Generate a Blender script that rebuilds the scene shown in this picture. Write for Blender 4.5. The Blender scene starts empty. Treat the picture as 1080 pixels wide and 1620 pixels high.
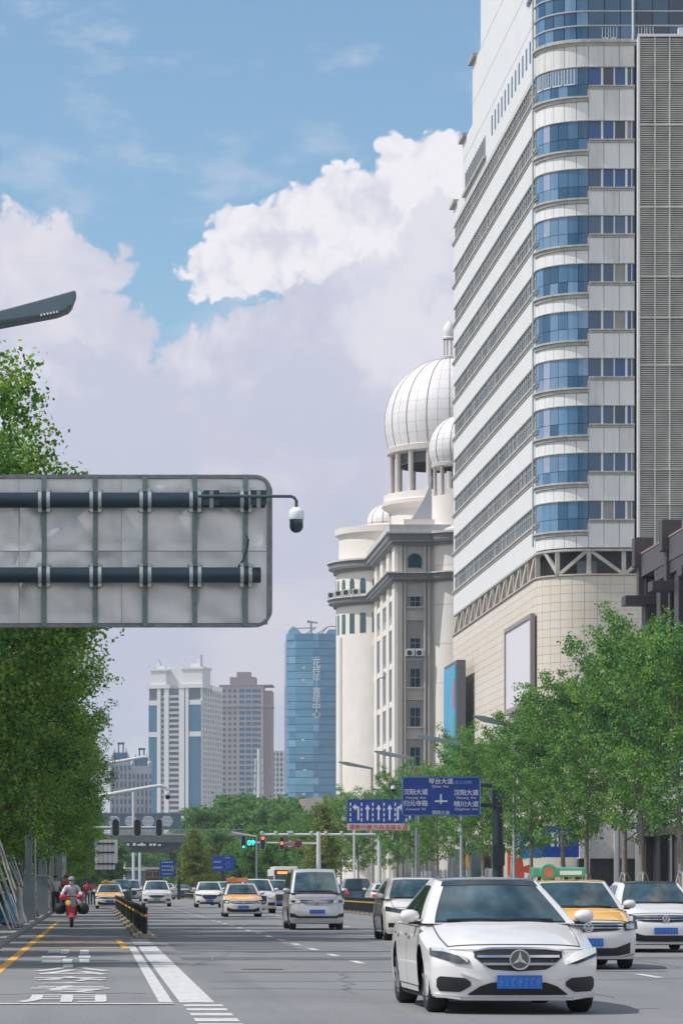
import bpy, bmesh, math, random
import numpy as np
from mathutils import Vector, Matrix, noise
R = math.radians
random.seed(7); np.random.seed(7)
sc = bpy.context.scene
col = sc.collection
# ------------------------------------------------------------------ camera
CH = 1.35                      # eye height
FP = 5300.0                    # focal length in photo pixels
cam_d = bpy.data.cameras.new('camera'); cam = bpy.data.objects.new('camera', cam_d); col.objects.link(cam)
cam.location = (0, 0, CH); cam.rotation_euler = (R(90), 0, 0)
cam_d.sensor_fit = 'HORIZONTAL'; cam_d.sensor_width = 36; cam_d.lens = 36*FP/1080
cam_d.shift_x = (540-150)/1080; cam_d.shift_y = (1402-810)/1080
cam_d.clip_start = 0.5; cam_d.clip_end = 20000
sc.camera = cam
sc.view_settings.view_transform = 'Standard'; sc.view_settings.look = 'None'
sc.view_settings.exposure = 0.50; sc.view_settings.gamma = 1.0
sc.cycles.max_bounces = 6; sc.cycles.volume_bounces = 0; sc.cycles.transparent_max_bounces = 8
SUN_EL, SUN_AZ = 54.0, -96.0    # azimuth measured clockwise from +Y (the view direction): sun on the left
sd = bpy.data.lights.new('sun', 'SUN'); sd.energy = 2.75; sd.angle = R(0.53); sd.color = (1.0, 0.955, 0.89)
so = bpy.data.objects.new('sun', sd); col.objects.link(so)
dv = Vector((math.sin(R(SUN_AZ))*math.cos(R(SUN_EL)), math.cos(R(SUN_AZ))*math.cos(R(SUN_EL)), math.sin(R(SUN_EL))))
so.rotation_euler = dv.to_track_quat('Z', 'Y').to_euler(); so.location = (-40, 40, 80)

# ------------------------------------------------------------------ world: Nishita sky with cumulus clouds by direction
world = bpy.data.worlds.new('World'); sc.world = world; world.use_nodes = True
world.cycles.sampling_method = 'MANUAL'; world.cycles.sample_map_resolution = 256
nt = world.node_tree; N = nt.nodes; K = nt.links; N.clear()
class Ex:
    """tiny node expression helper"""
    def __init__(s, o): s.o = o
    def _b(s, op, b, rev=False, clamp=False):
        n = N.new('ShaderNodeMath'); n.operation = op; n.use_clamp = clamp
        a, b = (b, s) if rev else (s, b)
        for i, v in enumerate((a, b)):
            if isinstance(v, Ex): K.new(v.o, n.inputs[i])
            else: n.inputs[i].default_value = v
        return Ex(n.outputs[0])
    def __add__(s, b): return s._b('ADD', b)
    __radd__ = __add__
    def __sub__(s, b): return s._b('SUBTRACT', b)
    def __rsub__(s, b): return s._b('SUBTRACT', b, True)
    def __mul__(s, b): return s._b('MULTIPLY', b)
    __rmul__ = __mul__
    def __truediv__(s, b): return s._b('DIVIDE', b)
    def mx(s, b): return s._b('MAXIMUM', b)
    def mn(s, b): return s._b('MINIMUM', b)
    def sqrt(s): return s._b('POWER', 0.5)
    def step(s, lo, hi):
        n = N.new('ShaderNodeMapRange'); n.interpolation_type = 'SMOOTHSTEP'
        K.new(s.o, n.inputs[0]); n.inputs[1].default_value = lo; n.inputs[2].default_value = hi
        return Ex(n.outputs[0])
tc = N.new('ShaderNodeTexCoord'); sep = N.new('ShaderNodeSeparateXYZ'); K.new(tc.outputs['Generated'], sep.inputs[0])
dx, dy, dz = (Ex(sep.outputs[i]) for i in range(3))
# azimuth / elevation in hundredths of the street's length of view: u to the right, v up
hyp = (dx*dx + dy*dy).mx(1e-6).sqrt()
atn = N.new('ShaderNodeMath'); atn.operation = 'ARCTAN2'; K.new(dx.o, atn.inputs[0]); K.new(dy.o, atn.inputs[1])
U = Ex(atn.outputs[0])*5.3 + 0.15
V = dz/hyp*5.3
def vec(a, b, c=0.0):
    n = N.new('ShaderNodeCombineXYZ')
    for i, v in enumerate((a, b, c)):
        if isinstance(v, Ex): K.new(v.o, n.inputs[i])
        else: n.inputs[i].default_value = v
    return n.outputs[0]
def fbm(uv, scale, detail=6, rough=.55, dist=0.0, dims='2D'):
    n = N.new('ShaderNodeTexNoise'); n.noise_dimensions = dims; K.new(uv, n.inputs['Vector']); n.inputs['Scale'].default_value = scale
    n.inputs['Detail'].default_value = detail; n.inputs['Roughness'].default_value = rough; n.inputs['Distortion'].default_value = dist
    return Ex(n.outputs[0])
def puff(uv, scale):
    n = N.new('ShaderNodeTexVoronoi'); n.voronoi_dimensions = '2D'; n.feature = 'F1'; K.new(uv, n.inputs['Vector']); n.inputs['Scale'].default_value = scale
    return Ex(n.outputs['Distance'])
uv = vec(U, V)
w1 = fbm(uv, 6.0, 4, .6) - .5; w2 = fbm(vec(U+7.7, V+3.1), 6.0, 4, .6) - .5
uvw = vec(U + w1*.10, V + w2*.10)
bil = (puff(uvw, 14.0) - .4)*.5 + (puff(uvw, 33.0) - .4)*.36 + (puff(uvw, 70.0) - .4)*.12 + (fbm(uv, 60, 2, .6)-.5)*.25
def blobs(lst):
    f = None
    for (px, py, rx, ry) in lst:
        cu, cv = px/1000., (1402-py)/1000.
        a = (U + w1*.06 - cu)/(rx/1000.); b = (V + w2*.06 - cv)/(ry/1000.)
        g = 1.0 - (a*a + b*b).sqrt()
        g = g*((rx+ry)/2000.)*10
        f = g if f is None else f.mx(g)
    return f
bright = blobs([(700, 300, 110, 85), (640, 320, 90, 65), (560, 335, 100, 70), (480, 355, 95, 62), (410, 385, 90, 65), (350, 420, 72, 45), (360, 350, 42, 40), (560, 420, 170, 90),
                (450, 415, 120, 55), (360, 440, 75, 45), (620, 250, 38, 46), (690, 240, 60, 40), (900, 420, 260, 190)])
left = blobs([(20, 430, 110, 105), (110, 430, 95, 70), (170, 430, 55, 48), (60, 520, 210, 90), (-150, 420, 200, 150), (100, 370, 35, 45)])
grey = blobs([(430, 530, 120, 70), (350, 565, 100, 60), (520, 500, 120, 80), (730, 400, 120, 100), (650, 500, 160, 110), (560, 560, 190, 110), (460, 620, 200, 130), (330, 620, 130, 90), (250, 640, 90, 70), (120, 640, 190, 110), (400, 800, 500, 230), (0, 800, 400, 230), (800, 900, 700, 450), (300, 560, 60, 60),(-300,900,500,420)])
cb = (bright - bil*.72).step(-.01, .15)
cl = (left - bil*.9 + w1*.7).step(-.02, .24)
cg = (grey - bil*.7 - .05).step(0, .16)
low = ((V*-1.0 + .72) + (fbm(uv, 3.0, 5)-.5)*.35).step(-.10, .22)
wisp = ((fbm(vec(U*1.0+4.3, V*2.1+1.7), 3.3, 6, .62) - .53)*(1.0)).step(0.0, .20)*.6
# unseen rest of the sky: scattered cumulus made brighter to add fill light
away = (fbm(tc.outputs['Generated'], 2.6, 4, .58, dims='3D') - .47 + (.35 - dz).mx(0.0)*.25).step(0.0, .10)
front = ((Ex(atn.outputs[0])*Ex(atn.outputs[0])).step(.09, .35))*-1.0 + 1.0
vin = (V.step(1.5, 2.1))*-1.0 + 1.0
front = front*vin
sky = N.new('ShaderNodeTexSky'); sky.sky_type = 'NISHITA'; sky.sun_disc = False
sky.sun_elevation = R(SUN_EL); sky.sun_rotation = R(SUN_AZ); sky.air_density = 1.0; sky.dust_density = .6; sky.ozone_density = 2.5; sky.altitude = 100
def rgbmix(a, b, fac, mode='MIX'):
    n = N.new('ShaderNodeMix'); n.data_type = 'RGBA'; n.blend_type = mode
    if isinstance(fac, Ex): K.new(fac.o, n.inputs[0])
    else: n.inputs[0].default_value = fac
    for i, v in ((6, a), (7, b)):
        if isinstance(v, tuple): n.inputs[i].default_value = (*v, 1)
        else: K.new(v, n.inputs[i])
    return n.outputs[2]
S0 = .10
EXPO = 2**-.46
def c(r, g, b): return (r/S0*EXPO, g/S0*EXPO, b/S0*EXPO)
WHITE = c(.90, .88, .92); LAV = c(.575, .595, .725); WARM = c(.69, .67, .74)
base = rgbmix(sky.outputs[0], SKYTINT if 'SKYTINT' in globals() else (.84, .97, .96), 1.0, 'MULTIPLY')
x = rgbmix(base, c(.50, .60, .76), wisp)
lb = ((fbm(uv, 6.5, 5, .55) - .5)*2.2 + (V - .86)*2.0 + bil*-.4).step(-.35, .75)
x = rgbmix(x, rgbmix(LAV, c(.76, .74, .82), lb), cl)
bb = (bil*-1.8 + (fbm(uvw, 6.0, 4)-.5)*2.4 + .78).step(0.0, 1.0)
x = rgbmix(x, rgbmix(c(.68, .685, .79), WHITE, bb), cb)
gb = ((fbm(uvw, 3.6, 6, .55) - .5)*4.2 - bil*.9 + (1.0 - grey.step(0.0, .9))*.25).step(-.35, .75)
x = rgbmix(x, rgbmix(LAV, c(.77, .76, .84), gb), cg)
x = rgbmix(x, rgbmix(c(.55, .565, .70), WARM, (fbm(vec(U, V*1.6), 3.1, 5, .5)).step(.40, .66)), low*.85)
y_ = rgbmix(base, c(1.02, .99, .97), away*.9)
fin = rgbmix(y_, x, front)
bg = N.new('ShaderNodeBackground'); K.new(fin, bg.inputs[0]); bg.inputs[1].default_value = S0
wo = N.new('ShaderNodeOutputWorld'); K.new(bg.outputs[0], wo.inputs[0])

# ------------------------------------------------------------------ helpers
def PX(px, D): return (px-150)*D/FP          # photo column -> metres right of the street axis, at distance D
def PZ(py, D): return CH + (1402-py)*D/FP    # photo row -> height, at distance D
MATS = {}
def mat(name, c_, rough=.6, metal=0., var=.12, scale=3., bump=0., spec=.5, emit=0., streak=0., stretch=(1, 1, 1), dirt_or_sheen=(.12, .11, .1), alpha=1., coat=0., bscale=None, kind=None):
    if name in MATS: return MATS[name]
    m = bpy.data.materials.new(name); m.use_nodes = True; n = m.node_tree.nodes; k = m.node_tree.links
    b = n['Principled BSDF']; b.inputs['Roughness'].default_value = rough; b.inputs['Metallic'].default_value = metal
    b.inputs['Specular IOR Level'].default_value = spec; b.inputs['Coat Weight'].default_value = coat; b.inputs['Coat Roughness'].default_value = .04
    t = n.new('ShaderNodeTexCoord'); mp = n.new('ShaderNodeMapping'); k.new(t.outputs['Object'], mp.inputs[0]); mp.inputs['Scale'].default_value = stretch
    nz = n.new('ShaderNodeTexNoise'); nz.inputs['Scale'].default_value = scale; nz.inputs['Detail'].default_value = 6; nz.inputs['Roughness'].default_value = .6
    k.new(mp.outputs[0], nz.inputs[0])
    mr = n.new('ShaderNodeMapRange'); mr.inputs[1].default_value = .3; mr.inputs[2].default_value = .7; mr.inputs[3].default_value = 1-var; mr.inputs[4].default_value = 1+var
    k.new(nz.outputs[0], mr.inputs[0])
    mx = n.new('ShaderNodeMix'); mx.data_type = 'RGBA'; mx.blend_type = 'MULTIPLY'; mx.inputs[0].default_value = 1; mx.inputs[6].default_value = (*c_, 1)
    k.new(mr.outputs[0], mx.inputs[7]); out = mx.outputs[2]
    if streak > 0:
        mp2 = n.new('ShaderNodeMapping'); k.new(t.outputs['Object'], mp2.inputs[0]); mp2.inputs['Scale'].default_value = (3.2, 3.2, .22)
        n2 = n.new('ShaderNodeTexNoise'); n2.inputs['Scale'].default_value = 1.0; n2.inputs['Detail'].default_value = 5; n2.inputs['Roughness'].default_value = .65; k.new(mp2.outputs[0], n2.inputs[0])
        r2 = n.new('ShaderNodeMapRange'); r2.inputs[1].default_value = .5; r2.inputs[2].default_value = .8; r2.inputs[3].default_value = 0; r2.inputs[4].default_value = streak; k.new(n2.outputs[0], r2.inputs[0])
        m2 = n.new('ShaderNodeMix'); m2.data_type = 'RGBA'; k.new(r2.outputs[0], m2.inputs[0]); k.new(out, m2.inputs[6]); m2.inputs[7].default_value = (*dirt_or_sheen, 1); out = m2.outputs[2]
    k.new(out, b.inputs['Base Color'])
    if bump > 0:
        n3 = n.new('ShaderNodeTexNoise'); n3.inputs['Scale'].default_value = bscale or scale*4; n3.inputs['Detail'].default_value = 4; k.new(mp.outputs[0], n3.inputs[0])
        bp = n.new('ShaderNodeBump'); bp.inputs['Strength'].default_value = bump; bp.inputs['Distance'].default_value = .05; k.new(n3.outputs[0], bp.inputs['Height']); k.new(bp.outputs[0], b.inputs['Normal'])
    if emit > 0: b.inputs['Emission Color'].default_value = (*c_, 1); b.inputs['Emission Strength'].default_value = emit
    MATS[name] = m; return m
def leafmat(name, c1, c2, c3):
    m = bpy.data.materials.new(name); m.use_nodes = True; n = m.node_tree.nodes; k = m.node_tree.links; n.clear()
    o = n.new('ShaderNodeOutputMaterial'); g = n.new('ShaderNodeNewGeometry'); t = n.new('ShaderNodeTexCoord')
    nz = n.new('ShaderNodeTexNoise'); nz.inputs['Scale'].default_value = .9; nz.inputs['Detail'].default_value = 3; k.new(t.outputs['Object'], nz.inputs[0])
    ad = n.new('ShaderNodeMath'); ad.operation = 'MULTIPLY_ADD'; ad.inputs[1].default_value = .55; k.new(g.outputs['Random Per Island'], ad.inputs[0]); 
    sb = n.new('ShaderNodeMath'); sb.operation = 'SUBTRACT'; k.new(nz.outputs[0], sb.inputs[0]); sb.inputs[1].default_value = .27; k.new(sb.outputs[0], ad.inputs[2])
    cr = n.new('ShaderNodeValToRGB'); k.new(ad.outputs[0], cr.inputs[0])
    cr.color_ramp.elements[0].position = .2; cr.color_ramp.elements[0].color = (*c1, 1); cr.color_ramp.elements[1].position = .78; cr.color_ramp.elements[1].color = (*c3, 1)
    e = cr.color_ramp.elements.new(.47); e.color = (*c2, 1)
    d = n.new('ShaderNodeBsdfPrincipled'); d.inputs['Roughness'].default_value = .55; d.inputs['Specular IOR Level'].default_value = .3; k.new(cr.outputs[0], d.inputs['Base Color'])
    tr = n.new('ShaderNodeBsdfTranslucent'); mm = n.new('ShaderNodeMix'); mm.data_type = 'RGBA'; mm.blend_type = 'MULTIPLY'; mm.inputs[0].default_value = 1
    k.new(cr.outputs[0], mm.inputs[6]); mm.inputs[7].default_value = (1.5, 1.5, .6, 1); k.new(mm.outputs[2], tr.inputs[0])
    ms = n.new('ShaderNodeMixShader'); ms.inputs[0].default_value = .42; k.new(d.outputs[0], ms.inputs[1]); k.new(tr.outputs[0], ms.inputs[2]); k.new(ms.outputs[0], o.inputs[0])
    return m
OFF = {}
def tag(o, label=None, cat=None, group=None, kind=None):
    if label: o['label'] = label
    if cat: o['category'] = cat
    if group: o['group'] = group
    if kind: o['kind'] = kind
    return o
def thing(name, label, cat, loc=(0, 0, 0), group=None):
    o = bpy.data.objects.new(name, None); o.empty_display_size = .3; col.objects.link(o); o.location = loc
    OFF[o.name] = Vector(loc); return tag(o, label, cat, group)
def link(name, me, parent=None, loc=None):
    o = bpy.data.objects.new(name, me); col.objects.link(o)
    if parent is not None: o.parent = parent; OFF[o.name] = OFF[parent.name]
    else: OFF[o.name] = Vector((0, 0, 0))
    if loc is not None: o.location = Vector(loc) - OFF[o.name]
    return o
def sharp(me, ang=35):
    me.shade_smooth() if hasattr(me, 'shade_smooth') else None
    me.set_sharp_from_angle(angle=R(ang))
class MB:
    def __init__(s): s.v = []; s.f = []; s.mi = []; s.cur = 0
    def face(s, *idx): s.f.append(idx); s.mi.append(s.cur)
    def quad(s, a, b, c_, d): n = len(s.v); s.v += [tuple(a), tuple(b), tuple(c_), tuple(d)]; s.face(n, n+1, n+2, n+3); return s
    def box(s, x0, x1, y0, y1, z0, z1):
        n = len(s.v); s.v += [(x0, y0, z0), (x1, y0, z0), (x1, y1, z0), (x0, y1, z0), (x0, y0, z1), (x1, y0, z1), (x1, y1, z1), (x0, y1, z1)]
        for q in ((0, 3, 2, 1), (4, 5, 6, 7), (0, 1, 5, 4), (1, 2, 6, 5), (2, 3, 7, 6), (3, 0, 4, 7)): s.face(*[n+i for i in q])
        return s
    def bar(s, p, q, w, h=None):
        """rectangular bar from p to q"""
        p = Vector(p); q = Vector(q); h = h or w; d = (q-p).normalized(); u = Vector((0, 0, 1)) if abs(d.z) < .95 else Vector((0, 1, 0))
        a = d.cross(u).normalized()*w/2; b = d.cross(a).normalized()*h/2; n = len(s.v)
        for o in (p, q): s.v += [tuple(o-a-b), tuple(o+a-b), tuple(o+a+b), tuple(o-a+b)]
        for f in ((0, 1, 2, 3), (7, 6, 5, 4), (0, 4, 5, 1), (1, 5, 6, 2), (2, 6, 7, 3), (3, 7, 4, 0)): s.face(*[n+i for i in f])
        return s
    def tube(s, pts, r, n=8, cap=True):
        pts = [Vector(p) for p in pts]; rs = r if isinstance(r, (list, tuple)) else [r]*len(pts); rings = []
        for i, p in enumerate(pts):
            d = (pts[min(i+1, len(pts)-1)]-pts[max(i-1, 0)]).normalized()
            u = Vector((0, 0, 1)) if abs(d.z) < .95 else Vector((0, 1, 0))
            a = d.cross(u).normalized(); b = d.cross(a).normalized(); k = len(s.v)
            for j in range(n):
                t = 2*math.pi*j/n; s.v.append(tuple(p + a*math.cos(t)*rs[i] + b*math.sin(t)*rs[i]))
            rings.append(k)
        for k0, k1 in zip(rings, rings[1:]):
            for j in range(n): s.face(k0+j, k0+(j+1) % n, k1+(j+1) % n, k1+j)
        if cap: s.face(*[rings[0]+j for j in range(n)][::-1]); s.face(*[rings[-1]+j for j in range(n)])
        return s
    def lathe(s, prof, cx=0, cy=0, cz=0, n=32, a0=0, a1=360, axis='z'):
        full = abs(a1-a0-360) < 1e-6; m = n if full else n+1; k = len(s.v)
        for (r, z) in prof:
            for j in range(m):
                t = R(a0+(a1-a0)*j/n)
                if axis == 'z': s.v.append((cx+r*math.cos(t), cy+r*math.sin(t), cz+z))
                elif axis == 'x': s.v.append((cx+z, cy+r*math.cos(t), cz+r*math.sin(t)))
                else: s.v.append((cx+r*math.cos(t), cy+z, cz+r*math.sin(t)))
        for i in range(len(prof)-1):
            for j in range(n if full else n):
                j2 = (j+1) % m; s.face(k+i*m+j, k+i*m+j2, k+(i+1)*m+j2, k+(i+1)*m+j)
        return s
    def prism(s, poly, y0, y1, axis='y'):
        """polygon in (x,z) extruded in y (or in (y,z) extruded in x, or (x,y) in z)"""
        n = len(poly); k = len(s.v)
        for y in (y0, y1):
            for a, b in poly: s.v.append((a, y, b) if axis == 'y' else ((y, a, b) if axis == 'x' else (a, b, y)))
        s.face(*[k+i for i in range(n)]); s.face(*[k+n+i for i in range(n)][::-1])
        for i in range(n): j = (i+1) % n; s.face(k+i, k+n+i, k+n+j, k+j)
        return s
    def band(s, path, z0, z1, th, out=0.):
        """wall strip following a plan path; th = thickness inward, out = proud outward (left of travel = outward)"""
        P = [Vector((a, b, 0)) for a, b in path]; nn = []
        for i in range(len(P)):
            d = (P[min(i+1, len(P)-1)]-P[max(i-1, 0)]).normalized(); nn.append(Vector((-d.y, d.x, 0))*-1)
        k = len(s.v)
        for p, n_ in zip(P, nn):
            o = p + n_*out; i_ = p - n_*th
            s.v += [(o.x, o.y, z0), (o.x, o.y, z1), (i_.x, i_.y, z1), (i_.x, i_.y, z0)]
        for i in range(len(P)-1):
            a = k+4*i; b = a+4
            for j in range(4): s.face(a+j, a+(j+1) % 4, b+(j+1) % 4, b+j)
        s.face(k+3, k+2, k+1, k); e = k+4*(len(P)-1); s.face(e, e+1, e+2, e+3)
        return s
    def mesh(s, name, m, smooth=0, off=Vector((0, 0, 0)), bevel=0):
        me = bpy.data.meshes.new(name); v = np.array(s.v, dtype=float)
        if len(v): v -= np.array(off)
        me.from_pydata(v.tolist(), [], s.f)
        for mm in (m if isinstance(m, (list, tuple)) else [m]): me.materials.append(mm)
        if len(me.materials) > 1: me.polygons.foreach_set('material_index', s.mi)
        b = bmesh.new(); b.from_mesh(me)
        if bevel: 
            es = [e for e in b.edges if len(e.link_faces) == 2 and e.calc_face_angle(0) > .6]
            bmesh.ops.bevel(b, geom=es, offset=bevel, segments=2, profile=.6, affect='EDGES')
        bmesh.ops.recalc_face_normals(b, faces=b.faces); b.to_mesh(me); b.free()
        if smooth: sharp(me, smooth)
        return me
    def build(s, name, m, parent=None, smooth=0, bevel=0, **kw):
        off = OFF[parent.name] if parent is not None else Vector((0, 0, 0))
        me = s.mesh(name, m, smooth, off, bevel); o = link(name, me, parent)
        if kw: tag(o, **kw)
        return o
def text_mesh(body, size, m, name='lettering', ext=.004, align='CENTER', sx=1., sy=1., font_off=0., bold=0.):
    cu = bpy.data.curves.new(name, 'FONT'); cu.body = body; cu.size = size; cu.align_x = align; cu.align_y = 'CENTER'; cu.extrude = ext; cu.resolution_u = 3; cu.offset = font_off
    o = bpy.data.objects.new(name, cu); col.objects.link(o); dg = bpy.context.evaluated_depsgraph_get()
    me = bpy.data.meshes.new_from_object(o.evaluated_get(dg)); bpy.data.objects.remove(o); bpy.data.curves.remove(cu)
    if bold:
        bm = bmesh.new()
        for q_, (ox, oz) in enumerate(((-bold, 0), (bold, .0), (0, bold*.6), (0, -bold*.6))):
            m2 = me.copy(); m2.transform(Matrix.Translation((ox*size, oz*size, q_*.0012))); bm.from_mesh(m2); bpy.data.meshes.remove(m2)
        bm.to_mesh(me); bm.free()
    me.transform(Matrix.Diagonal((sx, sy, 1, 1))); me.materials.clear(); me.materials.append(m); return me
def text(body, size, m, loc, parent, rot=(R(90), 0, 0), name='lettering', **kw):
    o = link(name, text_mesh(body, size, m, name, **kw), parent, loc); o.rotation_euler = rot; return o
# ------------------------------------------------------------------ materials
asphalt = mat('asphalt', (.19, .193, .20), .82, var=.10, scale=.35, bump=.25, bscale=30, stretch=(1, .25, 1))
def asphalt_mat():
    m = asphalt; n = m.node_tree.nodes; k = m.node_tree.links; b = n['Principled BSDF']; src = b.inputs['Base Color'].links[0].from_socket
    t = n.new('ShaderNodeTexCoord')
    # worn wheel tracks and oil along the lanes, patches of older tar and fine aggregate
    def nz(scale, sx, sy, det, lo, hi, c_, fac):
        mp = n.new('ShaderNodeMapping'); mp.inputs['Scale'].default_value = (sx, sy, 1); k.new(t.outputs['Object'], mp.inputs[0])
        x_ = n.new('ShaderNodeTexNoise'); x_.inputs['Scale'].default_value = scale; x_.inputs['Detail'].default_value = det; k.new(mp.outputs[0], x_.inputs[0])
        r = n.new('ShaderNodeMapRange'); r.inputs[1].default_value = lo; r.inputs[2].default_value = hi; r.inputs[3].default_value = 0; r.inputs[4].default_value = fac; k.new(x_.outputs[0], r.inputs[0])
        return r.outputs[0], c_
    for args in ((1.0, 1.1, .03, 4, .48, .72, (.115, .12, .13), .6), (1.0, .9, .02, 4, .5, .75, (.24, .24, .245), .5), (.12, .8, 1.6, 6, .5, .7, (.12, .125, .13), .5), (24, 1, .5, 3, .35, .75, (.28, .28, .28), .35)):
        f, c_ = nz(*args); mx = n.new('ShaderNodeMix'); mx.data_type = 'RGBA'; k.new(f, mx.inputs[0]); k.new(src, mx.inputs[6]); mx.inputs[7].default_value = (*c_, 1); src = mx.outputs[2]
    k.new(src, b.inputs['Base Color'])
asphalt_mat()
def worn(m, c_=(.13, .135, .14), amt=.75, sc_=14):
    n = m.node_tree.nodes; k = m.node_tree.links; b = n['Principled BSDF']; src = b.inputs['Base Color'].links[0].from_socket
    t = n.new('ShaderNodeTexCoord'); x_ = n.new('ShaderNodeTexNoise'); x_.inputs['Scale'].default_value = sc_; x_.inputs['Detail'].default_value = 6; x_.inputs['Roughness'].default_value = .7
    k.new(t.outputs['Object'], x_.inputs[0]); r = n.new('ShaderNodeMapRange'); r.inputs[1].default_value = .52; r.inputs[2].default_value = .68; r.inputs[3].default_value = 0; r.inputs[4].default_value = amt; k.new(x_.outputs[0], r.inputs[0])
    mx = n.new('ShaderNodeMix'); mx.data_type = 'RGBA'; k.new(r.outputs[0], mx.inputs[0]); k.new(src, mx.inputs[6]); mx.inputs[7].default_value = (*c_, 1); k.new(mx.outputs[2], b.inputs['Base Color']); return m
paint_w = worn(mat('road_paint_white', (.58, .575, .57), .7, var=.12, scale=4), amt=.7, sc_=7)
paint_worn = worn(mat('road_paint_worn', (.62, .62, .61), .75, var=.15, scale=4), amt=.8, sc_=7)
paint_y = worn(mat('road_paint_yellow', (.80, .42, .07), .7, var=.15, scale=4), amt=.5, sc_=9)
paint_y2 = worn(mat('road_paint_faded_yellow', (.42, .31, .17), .75, var=.2, scale=4), amt=.85, sc_=4)
paving = mat('paving', (.26, .25, .24), .85, var=.15, scale=2, bump=.2)
kerbst = mat('kerb_stone', (.30, .30, .29), .85, var=.2, scale=3, bump=.2)
earth = mat('ground_earth', (.14, .15, .11), .95, var=.25, scale=.05)
stone_w = mat('stone_white', (.76, .705, .66), .75, var=.05, scale=.6, streak=.10, dirt_or_sheen=(.42, .38, .35))
stone_g = mat('stone_grey', (.56, .52, .49), .8, var=.06, scale=.8, streak=.22, dirt_or_sheen=(.32, .29, .27))
cornice_m = mat('cornice_grey', (.19, .20, .215), .7, var=.12, scale=1.5, streak=.2, dirt_or_sheen=(.12, .12, .12))
cornice_l = mat('cornice_light', (.55, .53, .52), .75, var=.1, scale=1.5, streak=.4, dirt_or_sheen=(.25, .23, .21))
dome_m = mat('dome_panel', (.74, .71, .725), .55, var=.05, scale=.7, streak=.18, dirt_or_sheen=(.50, .45, .43))
rib_m = mat('dome_rib', (.44, .39, .38), .7, var=.2, scale=2)
win_teal = mat('window_dark_teal', (.025, .075, .10), .12, var=.4, scale=.8, spec=.8)
clad = mat('cladding_white', (.72, .71, .71), .55, var=.03, scale=.25, streak=.06, dirt_or_sheen=(.55, .54, .52))
clad_f = mat('cladding_front', (.76, .755, .755), .6, var=.05, scale=.7, streak=.32, dirt_or_sheen=(.40, .385, .375))
clad_d = mat('cladding_stained', (.68, .67, .66), .6, var=.08, scale=.7, streak=.6, dirt_or_sheen=(.30, .29, .28))
ledge_m = mat('ledge_dirty', (.44, .42, .39), .8, var=.2, scale=2.0, streak=.6, dirt_or_sheen=(.16, .15, .14))
tile_m = mat('tile_beige', (.66, .58, .49), .6, var=.06, scale=.5, streak=.12, dirt_or_sheen=(.45, .38, .32))
tile_m2 = mat('tile_beige_pale', (.66, .60, .53), .6, var=.05, scale=.5, streak=.12, dirt_or_sheen=(.45, .38, .32))
joint_m = mat('joint_grey', (.48, .43, .38), .9)
mull = mat('mullion_grey', (.40, .41, .42), .6, var=.1)
louvre_m = mat('louvre_grey', (.66, .63, .58), .65, var=.14, scale=.9, streak=.25, dirt_or_sheen=(.35, .36, .35))
darkgap = mat('dark_gap', (.035, .04, .045), .9)
glassA = [mat('pane_blue_%s' % k, c_, r_, metal=.25, var=.10, scale=.5, spec=.7) for k, c_, r_ in
          (('mid', (.075, .17, .29), .12), ('pale', (.17, .28, .42), .10), ('deep', (.03, .10, .19), .12), ('bright', (.13, .25, .40), .08), ('lavender', (.34, .38, .50), .15))]
glassF = [mat('window_%s' % k, c_, r_, var=.10, scale=.8, spec=.7) for k, c_, r_ in
          (('slate', (.015, .075, .17), .12), ('navy', (.0, .07, .26), .3), ('ink', (.008, .035, .085), .10), ('curtain', (.28, .27, .26), .4), ('steel', (.035, .11, .22), .12))]
ribbon_g = [mat('ribbon_%s' % k, c_, r_, var=.12, scale=.8, spec=.6) for k, c_, r_ in
          (('grey', (.19, .20, .21), .2), ('dark', (.05, .065, .08), .15), ('pale', (.33, .34, .35), .3), ('blue', (.09, .14, .19), .12))]
steel_d = mat('steel_dark', (.030, .047, .060), .45, metal=.3, var=.15, scale=6)
steel_g = mat('steel_grey', (.28, .31, .33), .5, metal=.3, var=.1, scale=4)
steel_w = mat('steel_white', (.66, .68, .69), .5, var=.08, scale=3)
galv = mat('galvanised', (.42, .45, .45), .45, metal=.5, var=.12, scale=8)
green_st = mat('strut_green_grey', (.17, .23, .22), .55, var=.2, scale=6)
black_p = mat('black_plastic', (.018, .02, .023), .5, var=.1)
sign_blue = mat('sign_blue', (.006, .055, .33), .4, var=.06, scale=.8)
sign_white = mat('sign_white', (.74, .78, .82), .5, var=.05)
sign_red = mat('sign_red', (.70, .05, .05), .5)
brown_st = mat('facade_brown', (.055, .045, .052), .55, var=.15, scale=1.2, streak=.2, dirt_or_sheen=(.14, .12, .12))
bark = mat('bark', (.13, .10, .08), .9, var=.3, scale=5, bump=.6)
bark_pale = mat('bark_pale', (.24, .21, .175), .9, var=.3, scale=5, bump=.5)
concrete = mat('concrete', (.36, .355, .345), .85, var=.12, scale=.6, streak=.4, dirt_or_sheen=(.2, .2, .2))
concrete_d = mat('concrete_dark', (.13, .14, .15), .85, var=.15, scale=.6)

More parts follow.
